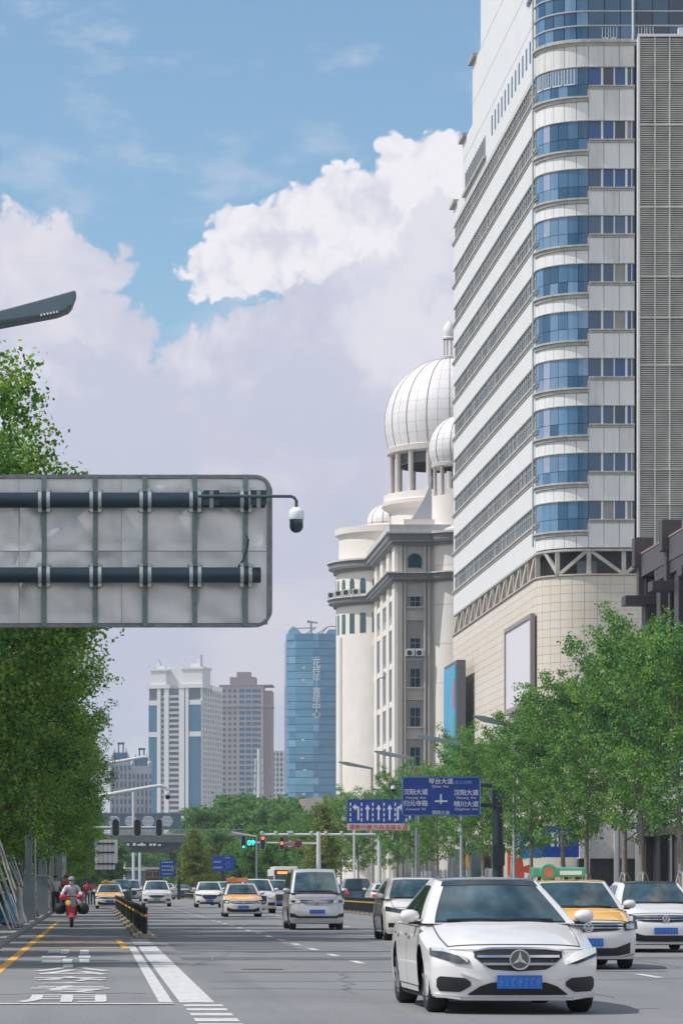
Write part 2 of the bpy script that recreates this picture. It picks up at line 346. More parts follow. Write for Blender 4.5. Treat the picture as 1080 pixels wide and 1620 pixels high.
# ------------------------------------------------------------------ setting
MB().quad((-4000, -60, -.03), (4000, -60, -.03), (4000, 9000, -.03), (-4000, 9000, -.03)).build('ground', earth, kind='structure')
def sheet(name, x0, x1, y0, y1, z, m, seg=1, **kw):
    b = MB(); b.quad((x0, y0, z), (x1, y0, z), (x1, y1, z), (x0, y1, z)); return b.build(name, m, **kw)
KX = -2.1
sheet('road', KX, 24.6, 40, 1400, .0, asphalt, kind='structure')
sheet('crossing_road', -60, 60, -50, 40, .0, asphalt, kind='structure')
b = MB(); b.box(KX-.16, KX, 42, 700, -.02, .13); b.build('kerb', kerbst, bevel=.012, kind='structure')
b = MB(); b.box(-9, KX-.165, 42, 700, -.02, .125); b.build('pavement', paving, kind='structure')
b = MB(); b.box(24.6, 24.76, 42, 900, -.02, .13); b.build('kerb', kerbst, bevel=.012, kind='structure')
b = MB(); b.box(24.765, 60, 42, 232, -.02, .125); b.box(24.765, 32, 232, 900, -.02, .125); b.build('pavement', paving, kind='structure')
mk = MB()
mk.quad((.74, 38.6, .006), (.90, 38.6, .006), (.90, 75, .006), (.74, 75, .006))
mk.build('lane_line', paint_w, kind='structure')
mk = MB(); mk.quad((.98, 38.6, .006), (1.38, 38.6, .006), (1.36, 74.5, .006), (.96, 74.5, .006))
for i, (y0, y1) in enumerate(((37.35, 37.95), (36.1, 36.75), (34.7, 35.4), (33.2, 34.0), (31.9, 32.7))): mk.quad((1.0, y0, .006), (1.44, y0, .006), (1.44, y1, .006), (1.0, y1, .006))
for y0, y1 in ((76.2, 77.2), (78.4, 79.4), (80.8, 82), (83.2, 84.5)): mk.quad((.9, y0, .006), (1.34, y0, .006), (1.34, y1, .006), (.9, y1, .006))
mk.build('channel_stripe', paint_w, kind='structure')
mk = MB(); mk.quad((-3+.9, 37.95, .010), (.9, 37.95, .010), (.9, 38.25, .010), (-2.1, 38.25, .010)); mk.build('stop_line', paint_w, kind='structure')
mk = MB(); mk.quad((-1.62, 46, .006), (-1.46, 46, .006), (-1.30, 128, .006), (-1.44, 128, .006)); mk.build('edge_line', paint_y, kind='structure')
mk = MB()
for y0, y1 in ((72.2, 73.6), (79.5, 82.2)): mk.quad((-1.38, y0, .006), (.50, y0, .006), (.50, y1, .006), (-1.38, y1, .006))
mk.build('box_line', paint_y2, kind='structure')
mk = MB(); mk.quad((.58, 71.5, .010), (.76, 71.5, .010), (.64, 82.5, .010), (.50, 84, .010)); mk.build('box_corner_mark', paint_y, kind='structure')
for X0, Y0 in ((4.55, 58), (8.2, 49), (16.6, 58), (20.6, 58)):
    mk = MB(); y = Y0
    while y < 560: mk.quad((X0, y, .006), (X0+.15, y, .006), (X0+.15, y+2.1, .006), (X0, y+2.1, .006)); y += 6.0
    mk.build('lane_dashes', paint_w, kind='structure')
# lettering of the bus lane, stretched along the lane
for ch, y0, y1, x0, x1 in (('用', 38.6, 41.3, -.92, .14), ('专', 42.0, 45.0, -.84, .20), ('交', 46.0, 49.6, -.92, .22), ('公', 50.6, 55.0, -.98, .26)):
    me = text_mesh(ch, 1.0, paint_w, 'lane_lettering', ext=0, font_off=.022)
    vs = np.array([v.co[:] for v in me.vertices]); mn_, mx_ = vs.min(0), vs.max(0)
    for v in me.vertices:
        v.co.x = x0+(v.co.x-mn_[0])/(mx_[0]-mn_[0])*(x1-x0); v.co.y = y0+(v.co.y-mn_[1])/(mx_[1]-mn_[1])*(y1-y0); v.co.z = .009
    link('lane_lettering', me)['kind'] = 'structure'
mk = MB()
for px0, px1, py0, py1 in ((75, 93.5, 1505, 1508.5), (94, 108, 1504, 1510), (126, 140, 1504, 1511), (65, 104, 1513.5, 1516), (124, 143, 1512.5, 1516.5), (65, 96, 1521, 1524.5), (97, 113, 1518.5, 1525), (125, 141, 1518.5, 1524.5), (99, 115, 1527, 1532)):
    D0 = FP*CH/(py1-1402); D1 = FP*CH/(py0-1402); mk.quad((PX(px0, D0), D0, .008), (PX(px1, D0), D0, .008), (PX(px1, D0), D1, .008), (PX(px0, D0), D1, .008))
mk.build('worn_lane_mark', paint_worn, kind='structure')
# tar patches and the darker filled trench strips across the road
tar = mat('tar_patch', (.12, .125, .135), .85, var=.15, scale=1.5)
mk = MB()
for x0, x1, y0, y1 in ((1.6, 12, 61, 63.2), (-2, 12.2, 88, 89.5), (2, 9, 52.0, 52.5), (5, 12, 96, 100), (1.7, 4.4, 70, 79)): mk.quad((x0, y0, .003), (x1, y0+.6, .003), (x1, y1+.6, .003), (x0, y1, .003))
mk.build('tar_patch', tar, kind='structure')

iron = mat('manhole_iron', (.13, .125, .12), .6, metal=.4, var=.3, scale=20, bump=.4)
for x, y in ((2.7, 54), (6.4, 46.5), (3.4, 68), (7.4, 76), (.1, 60.5), (5.6, 92)):
    m_ = MB().lathe([(.001, .008), (.33, .008), (.35, .004)], x, y, 0, 24).build('manhole_cover', iron, kind='structure')
crk = mat('sealed_crack', (.165, .168, .175), .6, var=.1)
rc_ = random.Random(9); mk = MB()
for x0, y0, x1, y1 in ((1.6, 47, 12, 49.2), (1.7, 56.5, 3.4, 75), (3.2, 42, 3.9, 53), (6.2, 40.5, 6.9, 62), (9.9, 52, 9.6, 80), (-1.9, 41.5, .6, 42.1), (1.5, 44, 5.2, 43.2), (5.6, 66, 12, 67.5), (-1.4, 57, .4, 58), (7.4, 55, 11.8, 54.2)):
    n_ = 14; P = [(x0+(x1-x0)*i/n_+rc_.uniform(-.10, .10), y0+(y1-y0)*i/n_+rc_.uniform(-.25, .25)) for i in range(n_+1)]
    for (xa, ya), (xb, yb) in zip(P, P[1:]):
        d = math.hypot(xb-xa, yb-ya); nx_, ny_ = -(yb-ya)/d*.018, (xb-xa)/d*.05; mk.quad((xa-nx_, ya-ny_, .0045), (xb-nx_, yb-ny_, .0045), (xb+nx_, yb+ny_, .0045), (xa+nx_, ya+ny_, .0045))
mk.build('sealed_crack', crk, kind='structure')
# ------------------------------------------------------------------ office tower with ribbon windows
F0 = 240.0; XS = 32.0; RC = 3.35; DE = 299.0
def Z(py): return PZ(py, F0)
tower = thing('office_tower', 'tall white office tower with rounded blue glass corner above a beige tiled base', 'building', (XS, F0, 0))
def corner(r, n, cx, cy, a0=180, a1=270): return [(cx+r*math.cos(R(a0+(a1-a0)*i/n)), cy+r*math.sin(R(a0+(a1-a0)*i/n))) for i in range(n+1)]
CC = corner(RC, 18, XS+RC, F0+RC)                 # curved corner plan, street face -> front face
XF = 38.65                                        # right end of the white front facade
tops = [105, 190, 266, 340, 416, 491, 566, 641, 716, 792]
# street side heights: stepped far end of the tower
def far_end(z):
    return 299. if z < 61.8 else (291.5 if z < 66 else (284. if z < 71 else 278.))
b = MB()                                           # dark core behind all the glass
b.box(XS+.55, 60, F0+RC, 299, 25.7, 62); b.box(XS+RC, 60, F0+.5, F0+RC+.02, 25.7, 62); b.box(XS+.55, 60, F0+RC, 278, 62, 84); b.box(XS+RC, 60, F0+.5, F0+RC+.02, 62, 84)
b.lathe([(RC-.5, 25.7), (RC-.5, 84)], XS+RC, F0+RC, 0, 12, 180, 270)
b.build('core', darkgap, tower)
zt = [Z(p) for p in tops]
WB = 1.33                                          # ribbon height
# street side white bands with ribbons between
lev = [84] + [z for z in zt] 
bands = [(zt[0], 84)] + [(zt[i+1], zt[i]-WB) for i in range(9)] + [(Z(868), zt[9]-WB)]
for i, (z0, z1) in enumerate(bands):
    bb_ = MB()
    if i == 0:
        # tall blank top part, stepped at the far end, with slit windows and a short ribbon left open
        bb_.box(XS, XS+.5, F0+RC, 299.0, z0, 61.8); bb_.box(XS, XS+.5, F0+RC, 291.5, 61.8, 66); bb_.box(XS, XS+.5, F0+RC, 284., 66, 71); bb_.box(XS, XS+.5, F0+RC, 278., 71, 84)
    else: bb_.box(XS, XS+.5, F0+RC, 299.0, z0, z1)
    bb_.build('wall_band', clad, tower)
    if i < 10:
        zb1 = z0; zb0 = z0-WB
        far = 299.0
        y = F0+RC+.3
        # ribbon of panes: four joined tones
        strips = [MB() for _ in ribbon_g]; rr = random.Random(i*5+1)
        while y < far-1.2:
            w_ = 1.15; strips[rr.choice([0, 0, 0, 0, 2, 2, 1, 1, 3])].quad((XS+.07, y+.05, zb0), (XS+.07, y+w_-.05, zb0), (XS+.07, y+w_-.05, zb1), (XS+.07, y+.05, zb1)); y += w_
        for s_, g_ in zip(strips, ribbon_g): s_.build('ribbon_window', g_, tower, kind='stuff')
        mk = MB(); y = F0+RC
        while y < far-1: mk.box(XS+.0, XS+.09, y, y+.16, zb0, zb1); y += 1.15
        mk.box(XS+.02, XS+.09, F0+RC, far-1, zb0+.86, zb0+.92)
        mk.build('mullions', mull, tower, kind='stuff')
        MB().box(XS-.14, XS+.3, F0+RC-.6, far+.25, zb0-.20, zb0-.02).box(XS-.07, XS+.3, F0+RC-.6, far+.1, zb0-.36, zb0-.202).build('sill_ledge', ledge_m, tower, bevel=.03)
        MB().box(XS-.05, XS+.2, F0+RC-.3, far, zb1-.03, zb1+.07).build('lintel', ledge_m, tower)
        MB().box(XS, XS+.5, far-1, far, zb0, zb1).build('end_pier', clad, tower)
# canopies on the stepped far end, short ribbon and slits in the blank part
for y1, z_ in ((299., 61.8), (291.5, 66.), (284., 71.)): MB().box(XS-.35, XS+6, y1-3, y1+.4, z_, z_+.28).build('step_ledge', ledge_m, tower)
b = MB(); b.box(XS-.02, XS+.05, 274.5, 289.5, 61.2, 62.9); b.build('short_ribbon', ribbon_g[0], tower)
b = MB(); y = 274.5
while y < 289.5: b.box(XS-.08, XS-.021, y, y+.12, 61.2, 62.9); y += 1.2
b.build('mullions', mull, tower, kind='stuff')
MB().box(XS-.25, XS, 274, 290, 60.95, 61.19).build('sill_ledge', ledge_m, tower)
slit = MB().box(-.04, .05, 0, .55, 0, 1.55).mesh('slit_window', glassF[2])
for k in range(12): link('slit_window', slit, tower, (XS, 246.0+k*2.15, 61.9))
for z_ in (60.4, 64.3, 67.6, 70.9):
    if True:
        MB().box(XS-.012, XS-.002, F0+RC, far_end(z_)-.2, z_, z_+.05).build('panel_joint', joint_m, tower)
b = MB().box(XS-.15, XS, F0+RC+.4, F0+RC+4, 66.3, 66.6).box(XS-.03, XS-.0021, F0+RC+.7, F0+RC+3.6, 66.62, 68.2).build('small_window', glassF[2], tower)
# corner rail at the seam of street face and curve
MB().tube([(XS-.16, F0+RC+.25, 26), (XS-.16, F0+RC+.25, 84)], .07, 6).build('drain_pipe', galv, tower)
# front facade: panels (pieces), bay glass, windows
PWX = [XS+RC+.0, 36.45, 37.55, XF]
def curve_piece(a, b_, z0, z1, th, out, m, name, n=4):
    pts = [(XS+RC+RC*math.cos(R(a+(b_-a)*i/n)), F0+RC+RC*math.sin(R(a+(b_-a)*i/n))) for i in range(n+1)]
    return MB().band(pts, z0, z1, th, out).build(name, m, tower)
rr = random.Random(3)
def flat_panel(x0, x1, z0, z1, m, name='panel', y=F0): return MB().box(x0, x1, y, y+.3, z0, z1).build(name, m, tower)
GP = .018
for i in range(11):
    zhi = Z(64) if i == 0 else zt[i-1]-WB-.28
    zhi_c = Z(64) if i == 0 else zt[i-1]-2.12-.4
    zlo = zt[i] if i < 10 else Z(866)
    m1 = clad_d if i == 0 else clad_f
    for k in range(3): flat_panel(PWX[k]+GP, PWX[k+1]-GP, zlo, zhi, m1 if rr.random() < .8 else clad_d)
    for k in range(6): curve_piece(180+15*k+.35, 195+15*k-.35, zlo, zhi_c, .3, 0, m1 if (k < 5 or i) else clad_d, 'curved_panel', 3)
    if i < 10:
        t_ = zt[i]
        # shadow joint above windows
        MB().box(XS+RC, XF, F0-.06, F0+.2, t_-.035, t_+.03).band(CC, t_-.035, t_+.03, .2, .06).build('head_trim', ledge_m, tower)
        # flat windows: 5 panes
        xs = [XS+RC, XS+RC+.95, XS+RC+1.8, XS+RC+2.05+.05, XS+RC+2.9, XF]
        xw = [35.42, 36.32, 36.42, 37.22, 37.27, 38.02, 38.12, 38.52]
        xe = [(35.38, 36.25), (36.40, 37.15), (37.24, 37.98), (38.14, 38.42), (38.48, XF)]
        for k, (a, c_) in enumerate(xe):
            g_ = rr.choice([0, 0, 4, 1, 1, 2, 3]) if k else rr.choice([0, 4, 0, 1])
            MB().box(a, c_, F0+.14, F0+.18, t_-WB, t_-.035).build('window_pane', glassF[g_], tower)
        for a, c_ in ((36.25, 36.40), (37.15, 37.24), (37.98, 38.14), (38.42, 38.48)): MB().box(a, c_, F0+.03, F0+.2, t_-WB, t_-.036).build('window_post', clad_f, tower)
        MB().box(XS+RC+.02, XF, F0-.16, F0+.28, t_-WB-.11, t_-WB).box(XS+RC+.02, XF, F0-.08, F0+.28, t_-WB-.27, t_-WB-.112).build('sill_ledge', ledge_m, tower, bevel=.02)
        # curved bay: 8 columns of glass, two rows
        zg0, zg1, zm = t_-2.12, t_-.04, t_-1.28
        for k in range(7):
            a = 180+90*k/7.; a2 = 180+90*(k+1)/7.
            base_ = [4, 3, 4, 3, 1, 0, 2][k] if rr.random() < .6 else rr.choice([0, 1, 2, 3])
            if k == 0: base_ = 3
            low_ = {0: 2, 1: 1, 2: 2, 3: 3, 4: 4}[base_] if rr.random() < .6 else rr.choice([0, 1, 2])
            if k == 6 and rr.random() < .8: low_ = 2
            curve_piece(a+.3, a2-.3, zm+.02, zg1, .04, -.10, glassA[base_], 'bay_pane', 2)
            curve_piece(a+.3, a2-.3, zg0, zm-.015, .04, -.10, glassA[low_], 'bay_pane', 2)
            p = (XS+RC+(RC-.08)*math.cos(R(a)), F0+RC+(RC-.08)*math.sin(R(a)))
        MB().band(CC, zg0-.14, zg0, .35, .24).band(CC, zg0-.38, zg0-.142, .35, .12).build('bay_sill', ledge_m, tower, bevel=.02)
        MB().box(XS+RC-.06, XS+RC+.0, F0-.10, F0+.3, zg0-.38, t_-WB-.28).build('bay_edge', ledge_m, tower)
        if i == 0:
            fr = MB()
            for k in range(4):
                a = 192+16*k
                for q in range(4):
                    t = R(a+q*4.2); p = (XS+RC+(RC+.01)*math.cos(t), F0+RC+(RC+.01)*math.sin(t)); fr.box(p[0]-.035, p[0]+.035, p[1]-.03, p[1]+.03, zm+.05, zg1-.1)
                arc = [(XS+RC+RC*math.cos(R(a+j*4.2)), F0+RC+RC*math.sin(R(a+j*4.2))) for j in range(4)]
                fr.band(arc, zm+.02, zm+.08, .03, .04)
            fr.build('opened_casement', sign_white, tower)
# glazed crown
zc0, zs = Z(62), [Z(62), Z(40), Z(17), Z(-8), Z(-32), Z(-56), Z(-80)]
for j in range(6):
    for k in range(6): curve_piece(180+15*k+.5, 195+15*k-.5, zs[j]+.05, zs[j+1]-.05, .05, 0, glassA[[1, 0, 3, 2, 0, 2][(k+j) % 6]], 'crown_pane', 2)
    x = XS+RC
    while x < 45:
        MB().box(x+.02, x+1.12, F0, F0+.05, zs[j]+.05, zs[j+1]-.05).build('crown_pane', glassA[rr.choice([2, 2, 0])] if x < 38 else glassF[rr.choice([0, 0, 2])], tower); x += 1.15
for j in range(7): MB().band([(XS, F0+RC+.3)]+CC+[(46, F0)], zs[j]-.05, zs[j]+.05, .2, .08).build('crown_transom', mull, tower)
MB().band([(XS, F0+RC+.3)]+CC+[(46, F0)], zc0-.22, zc0-.05, .4, .22).band([(XS, F0+RC+.3)]+CC+[(46, F0)], zc0-.42, zc0-.222, .4, .10).build('crown_ledge', ledge_m, tower)
MB().tube([(38.5, F0-.15, zc0-.2), (38.5, F0-.15, 80)], .08, 8).build('drain_pipe', steel_w, tower)
for x0 in (36.3, 36.9, 38.9, 39.5): 
    f_ = MB()
    for q in range(3): f_.box(x0+q*.22, x0+q*.22+.04, F0-.04, F0-.005, zs[0]+.1, zs[1]-.1)
    f_.box(x0, x0+.48, F0-.04, F0-.005, zs[0]+.08, zs[0]+.14).build('casement_frame', sign_white, tower)
MB().box(41.7, 42.3, F0-.5, F0-.02, zs[0]+.1, zs[0]+.75).build('cooling_unit', steel_w, tower)
# louvre block
lv = thing('louvred_plant_block', 'grey louvred service block right of the blue glass bays', 'building', (44, 239.6, 0))
LX0, LX1, LY = XF+.12, 46.0, 239.5
MB().box(LX0, LX1, LY+.3, LY+8, 25.7, Z(60)).build('backing', darkgap, lv)
MB().box(LX0, LX0+.16, LY-.12, LY+.3, 25.7, Z(57)).box(LX0, LX1, LY-.1, LY+.35, Z(60), Z(56)).build('edge_frame', clad_f, lv)
s_ = MB(); z = 25.8
while z < Z(62): 
    for x0 in (LX0+.2, LX0+1.22+.06, LX0+2.34, LX0+3.45, LX0+4.55, LX0+5.6):
        s_.quad((x0, LY+.05, z), (x0+1.0, LY+.05, z), (x0+1.0, LY+.14, z+.105), (x0, LY+.14, z+.105)); s_.quad((x0, LY+.14, z+.105), (x0+1.0, LY+.14, z+.105), (x0+1.0, LY+.2, z+.02), (x0, LY+.2, z+.02))
    z += .155
s_.build('louvre_slats', louvre_m, lv, kind='stuff')
post = MB().box(0, .08, -.02, .2, 0, Z(60)-25.7).mesh('louvre_post', louvre_m)
for x0 in (LX0+1.21, LX0+2.27, LX0+3.38, LX0+4.48, LX0+5.55): link('louvre_post', post, lv, (x0, LY, 25.7))
for py in (130, 200, 270, 330, 400, 440, 505, 580, 650, 745, 800): MB().box(LX0+.16, LX1, LY-.03, LY+.2, Z(py), Z(py)+.07).build('louvre_rail', louvre_m, lv)
# truss floor
ZT1, ZT0 = Z(868), Z(908)
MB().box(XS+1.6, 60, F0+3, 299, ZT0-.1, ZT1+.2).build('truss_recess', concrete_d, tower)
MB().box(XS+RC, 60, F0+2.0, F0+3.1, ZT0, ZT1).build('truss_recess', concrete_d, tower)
tm = mat('truss_beige', (.50, .47, .43), .75, var=.15, scale=1, streak=.5, dirt_or_sheen=(.25, .22, .2))
MB().band([(XS, 299), (XS, F0+RC)]+CC+[(46, F0)], ZT1-.16, ZT1-.002, .5, .05).build('truss_head', ledge_m, tower)
def member(p, q, w=.26): MB().bar(p, q, w, w).build('truss_member', tm, tower)
y = F0+RC+.4; k = 0
while y < 297:
    member((XS+.2, y, ZT0), (XS+.2, y, ZT1), .34); member((XS+.25, y+.5, ZT1), (XS+.25, y+3.9, ZT0), .42); y += 4.35; k += 1
fx = [(33.25, 'v'), (35.4, 'v'), (37.9, 'v'), (40.3, 'v')]
def cy(x): return F0+.25 if x >= XS+RC else F0+RC+.2-math.sqrt(max(0, RC**2-(XS+RC-x)**2))
for x, _ in fx: member((x, cy(x), ZT0), (x, cy(x), ZT1), .30)
for xa, xb in ((32.5, 33.3), (35.3, 33.4), (35.5, 37.8), (40.1, 38.0), (40.4, 42.5)): member((xa, cy(xa), ZT1-.1), (xb, cy(xb), ZT0+.05), .24)
MB().box(34.8, 36.2, F0+1.8, F0+2, ZT0, ZT0+1.1).build('recess_panel', steel_g, tower)
# podium: tiled
POD = thing('shopping_podium', 'beige tiled shopping podium with rounded corner under the office tower', 'building', (XS, F0, 0))
RP = 4.0
def pc(n, r=RP): return corner(r, n, XS-.05+RP, F0-.05+RP)
PCV = pc(20)
MB().band([(XS-.05, 299), (XS-.05, F0-.05+RP)]+PCV+[(60, F0-.05)], 0, ZT0-.1, .5, -.05).build('backing', joint_m, POD)
MB().band([(XS-.05, 299), (XS-.05, F0-.05+RP)]+PCV+[(60, F0-.05)], ZT0-.1, ZT0+.02, 3.2, .12).build('coping', mat('coping_red', (.46, .38, .34), .8), POD)
th_ = .615; nrow = 30
cx_, cy_ = XS-.05+RP, F0-.05+RP
flat_t = MB().box(0, .95, 0, .05, 0, th_-.022).mesh('tile', tile_m); flat_t2 = MB().box(0, .95, 0, .05, 0, th_-.022).mesh('tile', tile_m2)
curv = []
for k in range(7):
    a = 180+90*k/7.+.22; a2 = 180+90*(k+1)/7.-.22
    pts = [(RP*math.cos(R(a+(a2-a)*i/3)), RP*math.sin(R(a+(a2-a)*i/3))) for i in range(4)]
    curv.append([MB().band(pts, 0, th_-.022, .05, 0).mesh('tile', mm) for mm in (tile_m, tile_m2)])
for r_ in range(nrow):
    z0 = ZT0-.12-th_*(r_+1)
    if r_ < 19:
        for k in range(7): link('tile', curv[k][rr.random() < .4], POD, (cx_, cy_, z0))
        for k in range(4): link('tile', flat_t if rr.random() < .6 else flat_t2, POD, (cx_+.02+k*.97, F0-.05, z0))
    MB().box(XS-.05, XS, cy_+.01, 299, z0, z0+th_-.022).build('tile_course', tile_m if rr.random() < .6 else tile_m2, POD)
    if r_ >= 19:
        MB().band(PCV, z0, z0+th_-.022, .05, 0).box(cx_, cx_+7.5, F0-.05, F0, z0, z0+th_-.022).build('tile_course', tile_m, POD)
MB().box(cx_+3.95, cx_+7.5, F0-.05, F0, ZT0-.12-th_*19, ZT0-.12).build('end_wall', tile_m, POD)
# blank advertising frame on the street side
bf = thing('advertising_frame', 'large blank pale advertising panel in a brown frame on the beige podium wall', 'billboard', (XS-.3, 250, 14.7))
MB().box(XS-.32, XS-.12, 243.4, 258.3, 14.9, 20.85).build('panel', mat('blank_poster', (.66, .63, .67), .6, var=.03), bf)
fm = mat('frame_brown', (.30, .26, .25), .7)
MB().box(XS-.42, XS-.10, 243.0, 243.4, 14.5, 21.15).box(XS-.42, XS-.10, 258.3, 258.7, 14.5, 21.15).box(XS-.42, XS-.10, 243.4, 258.3, 20.85, 21.15).box(XS-.42, XS-.10, 243.4, 258.3, 14.5, 14.9).build('frame', fm, bf)
for k in range(8): MB().box(XS-.10, XS-.06, 243.4+k*1.6, 244.8+k*1.6, 11.5, 14.2).build('shop_window', glassF[4], POD)
# vertical light box on podium
lb_ = thing('vertical_light_box', 'tall bright blue advertising light box with red and green figure, projecting from podium', 'billboard', (30.8, 287, 9))
MB().box(30.45, 31.2, 282, 292, 7.5, 20.4).build('casing', mat('casing_grey', (.13, .13, .145), .7, var=.1), lb_)
MB().box(30.36, 30.448, 282.5, 291.7, 7.8, 20.05).build('screen', mat('screen_cyan', (.015, .26, .44), .4, var=.25, scale=.3, emit=.12), lb_)
MB().prism([(283.0, 18.9), (283.5, 18.9), (284.0, 17.6), (283.6, 16.2), (283.0, 16.4)], 30.335, 30.359, axis='x').build('printed_red_shape', sign_red, lb_)
MB().prism([(283.2, 15.9), (284.0, 15.6), (284.3, 13.5), (285.2, 12.2), (286.4, 12.0), (285.0, 11.6), (283.9, 12.4), (283.3, 14.0)], 30.335, 30.359, axis='x').build('printed_green_shape', mat('print_green', (.1, .35, .08), .5), lb_)
MB().prism([(284.4, 8.8), (286.4, 8.8), (286.1, 10.1), (284.8, 10.3)], 30.335, 30.359, axis='x').build('printed_red_panel', sign_red, lb_)

# ------------------------------------------------------------------ domed building
DB = thing('domed_building', 'pale stone building with white ribbed onion domes and dark double cornices', 'building', (30, 330, 0))
X0, Y0_ = 29.6, 330.0
CH0 = 33.1
zc = lambda py: PZ(py, 330)
C1t, C1b, C2t, C2b = 36.2, 34.9, 32.25, 31.3
MB().box(X0+.25, 50, Y0_+.25, 358, 0, 36.2).build('body', stone_g, DB)
MB().box(X0+.9, 50, Y0_+.9, 362, 36.2, 37.6).build('attic', stone_w, DB)
# front bay grooves, pilasters
for x0, x1 in ((29.75, 30.3), (30.45, 30.62), (32.42, 32.6), (32.8, 33.0)): MB().box(x0, x1, Y0_-.05, Y0_+.25, 0, 35.2).build('pilaster', stone_g, DB, bevel=.04)
for z in np.arange(1.5, 31, 1.93): 
    MB().box(30.3, 32.8, Y0_+.235, Y0_+.249, z, z+.035).build('stone_joint', joint_m, DB)
wz = [(29.85, 28.9, 28.9, 29.85), (23.9, 27.9, 25.0, None), (20.1, 23.85, None, None), (16.2, 20.0, None, None), (12.4, 16.1, None, None), (8.5, 12.3, None, None)]
wy = Y0_+.2
fr_m = mat('recess_grey', (.33, .31, .305), .8, var=.08)
for (r0, r1, g0, g1) in ((28.9, 29.9, 28.9, 29.85), (24.75, 27.55, 24.8, 25.75), (20.95, 23.6, 21.0, 22.75), (17.05, 19.7, 17.1, 18.9), (13.15, 15.85, 13.2, 15.0), (9.3, 12.0, 9.35, 11.2)):
    MB().box(30.75, 32.3, Y0_+.2, Y0_+.26, r0, r1).build('window_recess', fr_m, DB)
    w = MB().box(31.1, 32.0, Y0_+.14, Y0_+.199, g0, g1).build('window', win_teal, DB)
    MB().box(31.53, 31.57, Y0_+.10, Y0_+.139, g0, g1).box(31.1, 32.0, Y0_+.10, Y0_+.139, (g0+g1)/2, (g0+g1)/2+.05).build('frame', mull, w)
    MB().box(30.7, 32.35, Y0_+.05, Y0_+.26, r1, r1+.12).box(30.7, 32.35, Y0_-.05, Y0_+.26, r0-.14, r0-.002).build('lintel', stone_g, DB)
MB().prism([(30.85, 32.75), (32.15, 32.75), (32.15, 33.7), (31.95, 34.0), (31.5, 34.15), (31.05, 34.0), (30.85, 33.7)], Y0_+.12, Y0_+.2).build('arched_window', win_teal, DB)
acm = mat('ac_white', (.62, .62, .60), .6, var=.1)
def ac(x, y, z, lab, rz=0):
    t = thing('air_conditioner', lab, 'air conditioner', (x, y, z), 'air conditioning units on the domed building')
    MB().box(x-.42, x+.42, y-.32, y, z, z+.62).build('case', acm, t, bevel=.02); MB().lathe([(.24, 0), (.24, -.02), (.18, -.03), (.05, -.03)], x-.1, y-.322, z+.31, 14, axis='y').build('fan_grille', black_p, t)
    MB().box(x-.4, x-.34, y-.3, y+.3, z-.06, z-.002).box(x+.34, x+.4, y-.3, y+.3, z-.06, z-.002).build('bracket', steel_g, t); t.rotation_euler.z = rz
ac(31.05, Y0_+.05, 24.0, 'left one of two white air conditioners under the front window'); ac(32.0, Y0_+.05, 24.0, 'right one of two white air conditioners under the front window')
# street side: pilasters and tall windows
ys = [334.6, 341.8, 349.4]
for k, y in enumerate([331.6, 338.1, 345.5, 352.6]): MB().box(X0-.10, X0+.26, y-1.5, y+1.5, 0, 35.0).build('pilaster', stone_w, DB, bevel=.05)
for y in ys+[355]:
    for (r0, r1) in ((28.4, 29.8), (23.8, 26.9), (20.0, 23.0), (16.2, 19.2), (12.4, 15.3), (8.6, 11.5)):
        MB().box(X0+.07, X0+.245, y-1.9, y+1.9, r0, r1+.0).build('window', win_teal if r0 < 23 or y < 345 else glassF[4], DB)
        MB().box(X0-.02, X0+.26, y-2.2, y+2.2, r1+.002, r1+.55).build('spandrel', stone_w, DB)
    MB().box(X0+.20, X0+.245, y-1.6, y-.2, 32.6, 34.1).build('narrow_window', win_teal, DB)
ac(X0-.3, 341.5, 22.6, 'white air conditioner halfway up the street side wall', R(90))
# right round tower
def ringpath(cx, cy, r, a0, a1, n=24): return [(cx+r*math.cos(R(a0+(a1-a0)*i/n)), cy+r*math.sin(R(a0+(a1-a0)*i/n))) for i in range(n+1)]
MB().lathe([(3.05, 0), (3.05, 36.4), (2.4, 36.4)], 36.15, 331.6, 0, 48).build('round_tower', stone_w, DB, smooth=30)
for z in np.arange(2, 35, 3.86): MB().lathe([(3.052, z), (3.056, z+.03), (3.052, z+.06)], 36.15, 331.6, 0, 48).build('stone_joint', joint_m, DB)
def cornice(zlo, zhi):
    h = zhi-zlo
    prof = [(0, 0, .35, cornice_m), (.35, .5, .6, cornice_l), (.5, .85, 1.0, cornice_m), (.85, 1., 1.15, cornice_l)]
    for a, b2, o, mm in ((0, .30, .30, cornice_m), (.301, .40, .55, cornice_l), (.401, .85, .80, cornice_m), (.851, 1., 1.0, cornice_l)):
        MB().box(X0-o, 50, Y0_-o, 357, zlo+h*a, zlo+h*b2).build('cornice_course', mm, DB)
        MB().lathe([(2.5, h*a), (3.05+o, h*a), (3.05+o, h*b2), (2.5, h*b2)], 36.15, 331.6, zlo+.012, 48).build('cornice_course', mm, DB, smooth=30)
        MB().lathe([(5., h*a), (6.0+o, h*a), (6.0+o, h*b2), (5., h*b2)], 32, 361, zlo-.02, 64).build('cornice_course', mm, DB, smooth=30)
cornice(C1b, C1t); cornice(C2b, C2t)
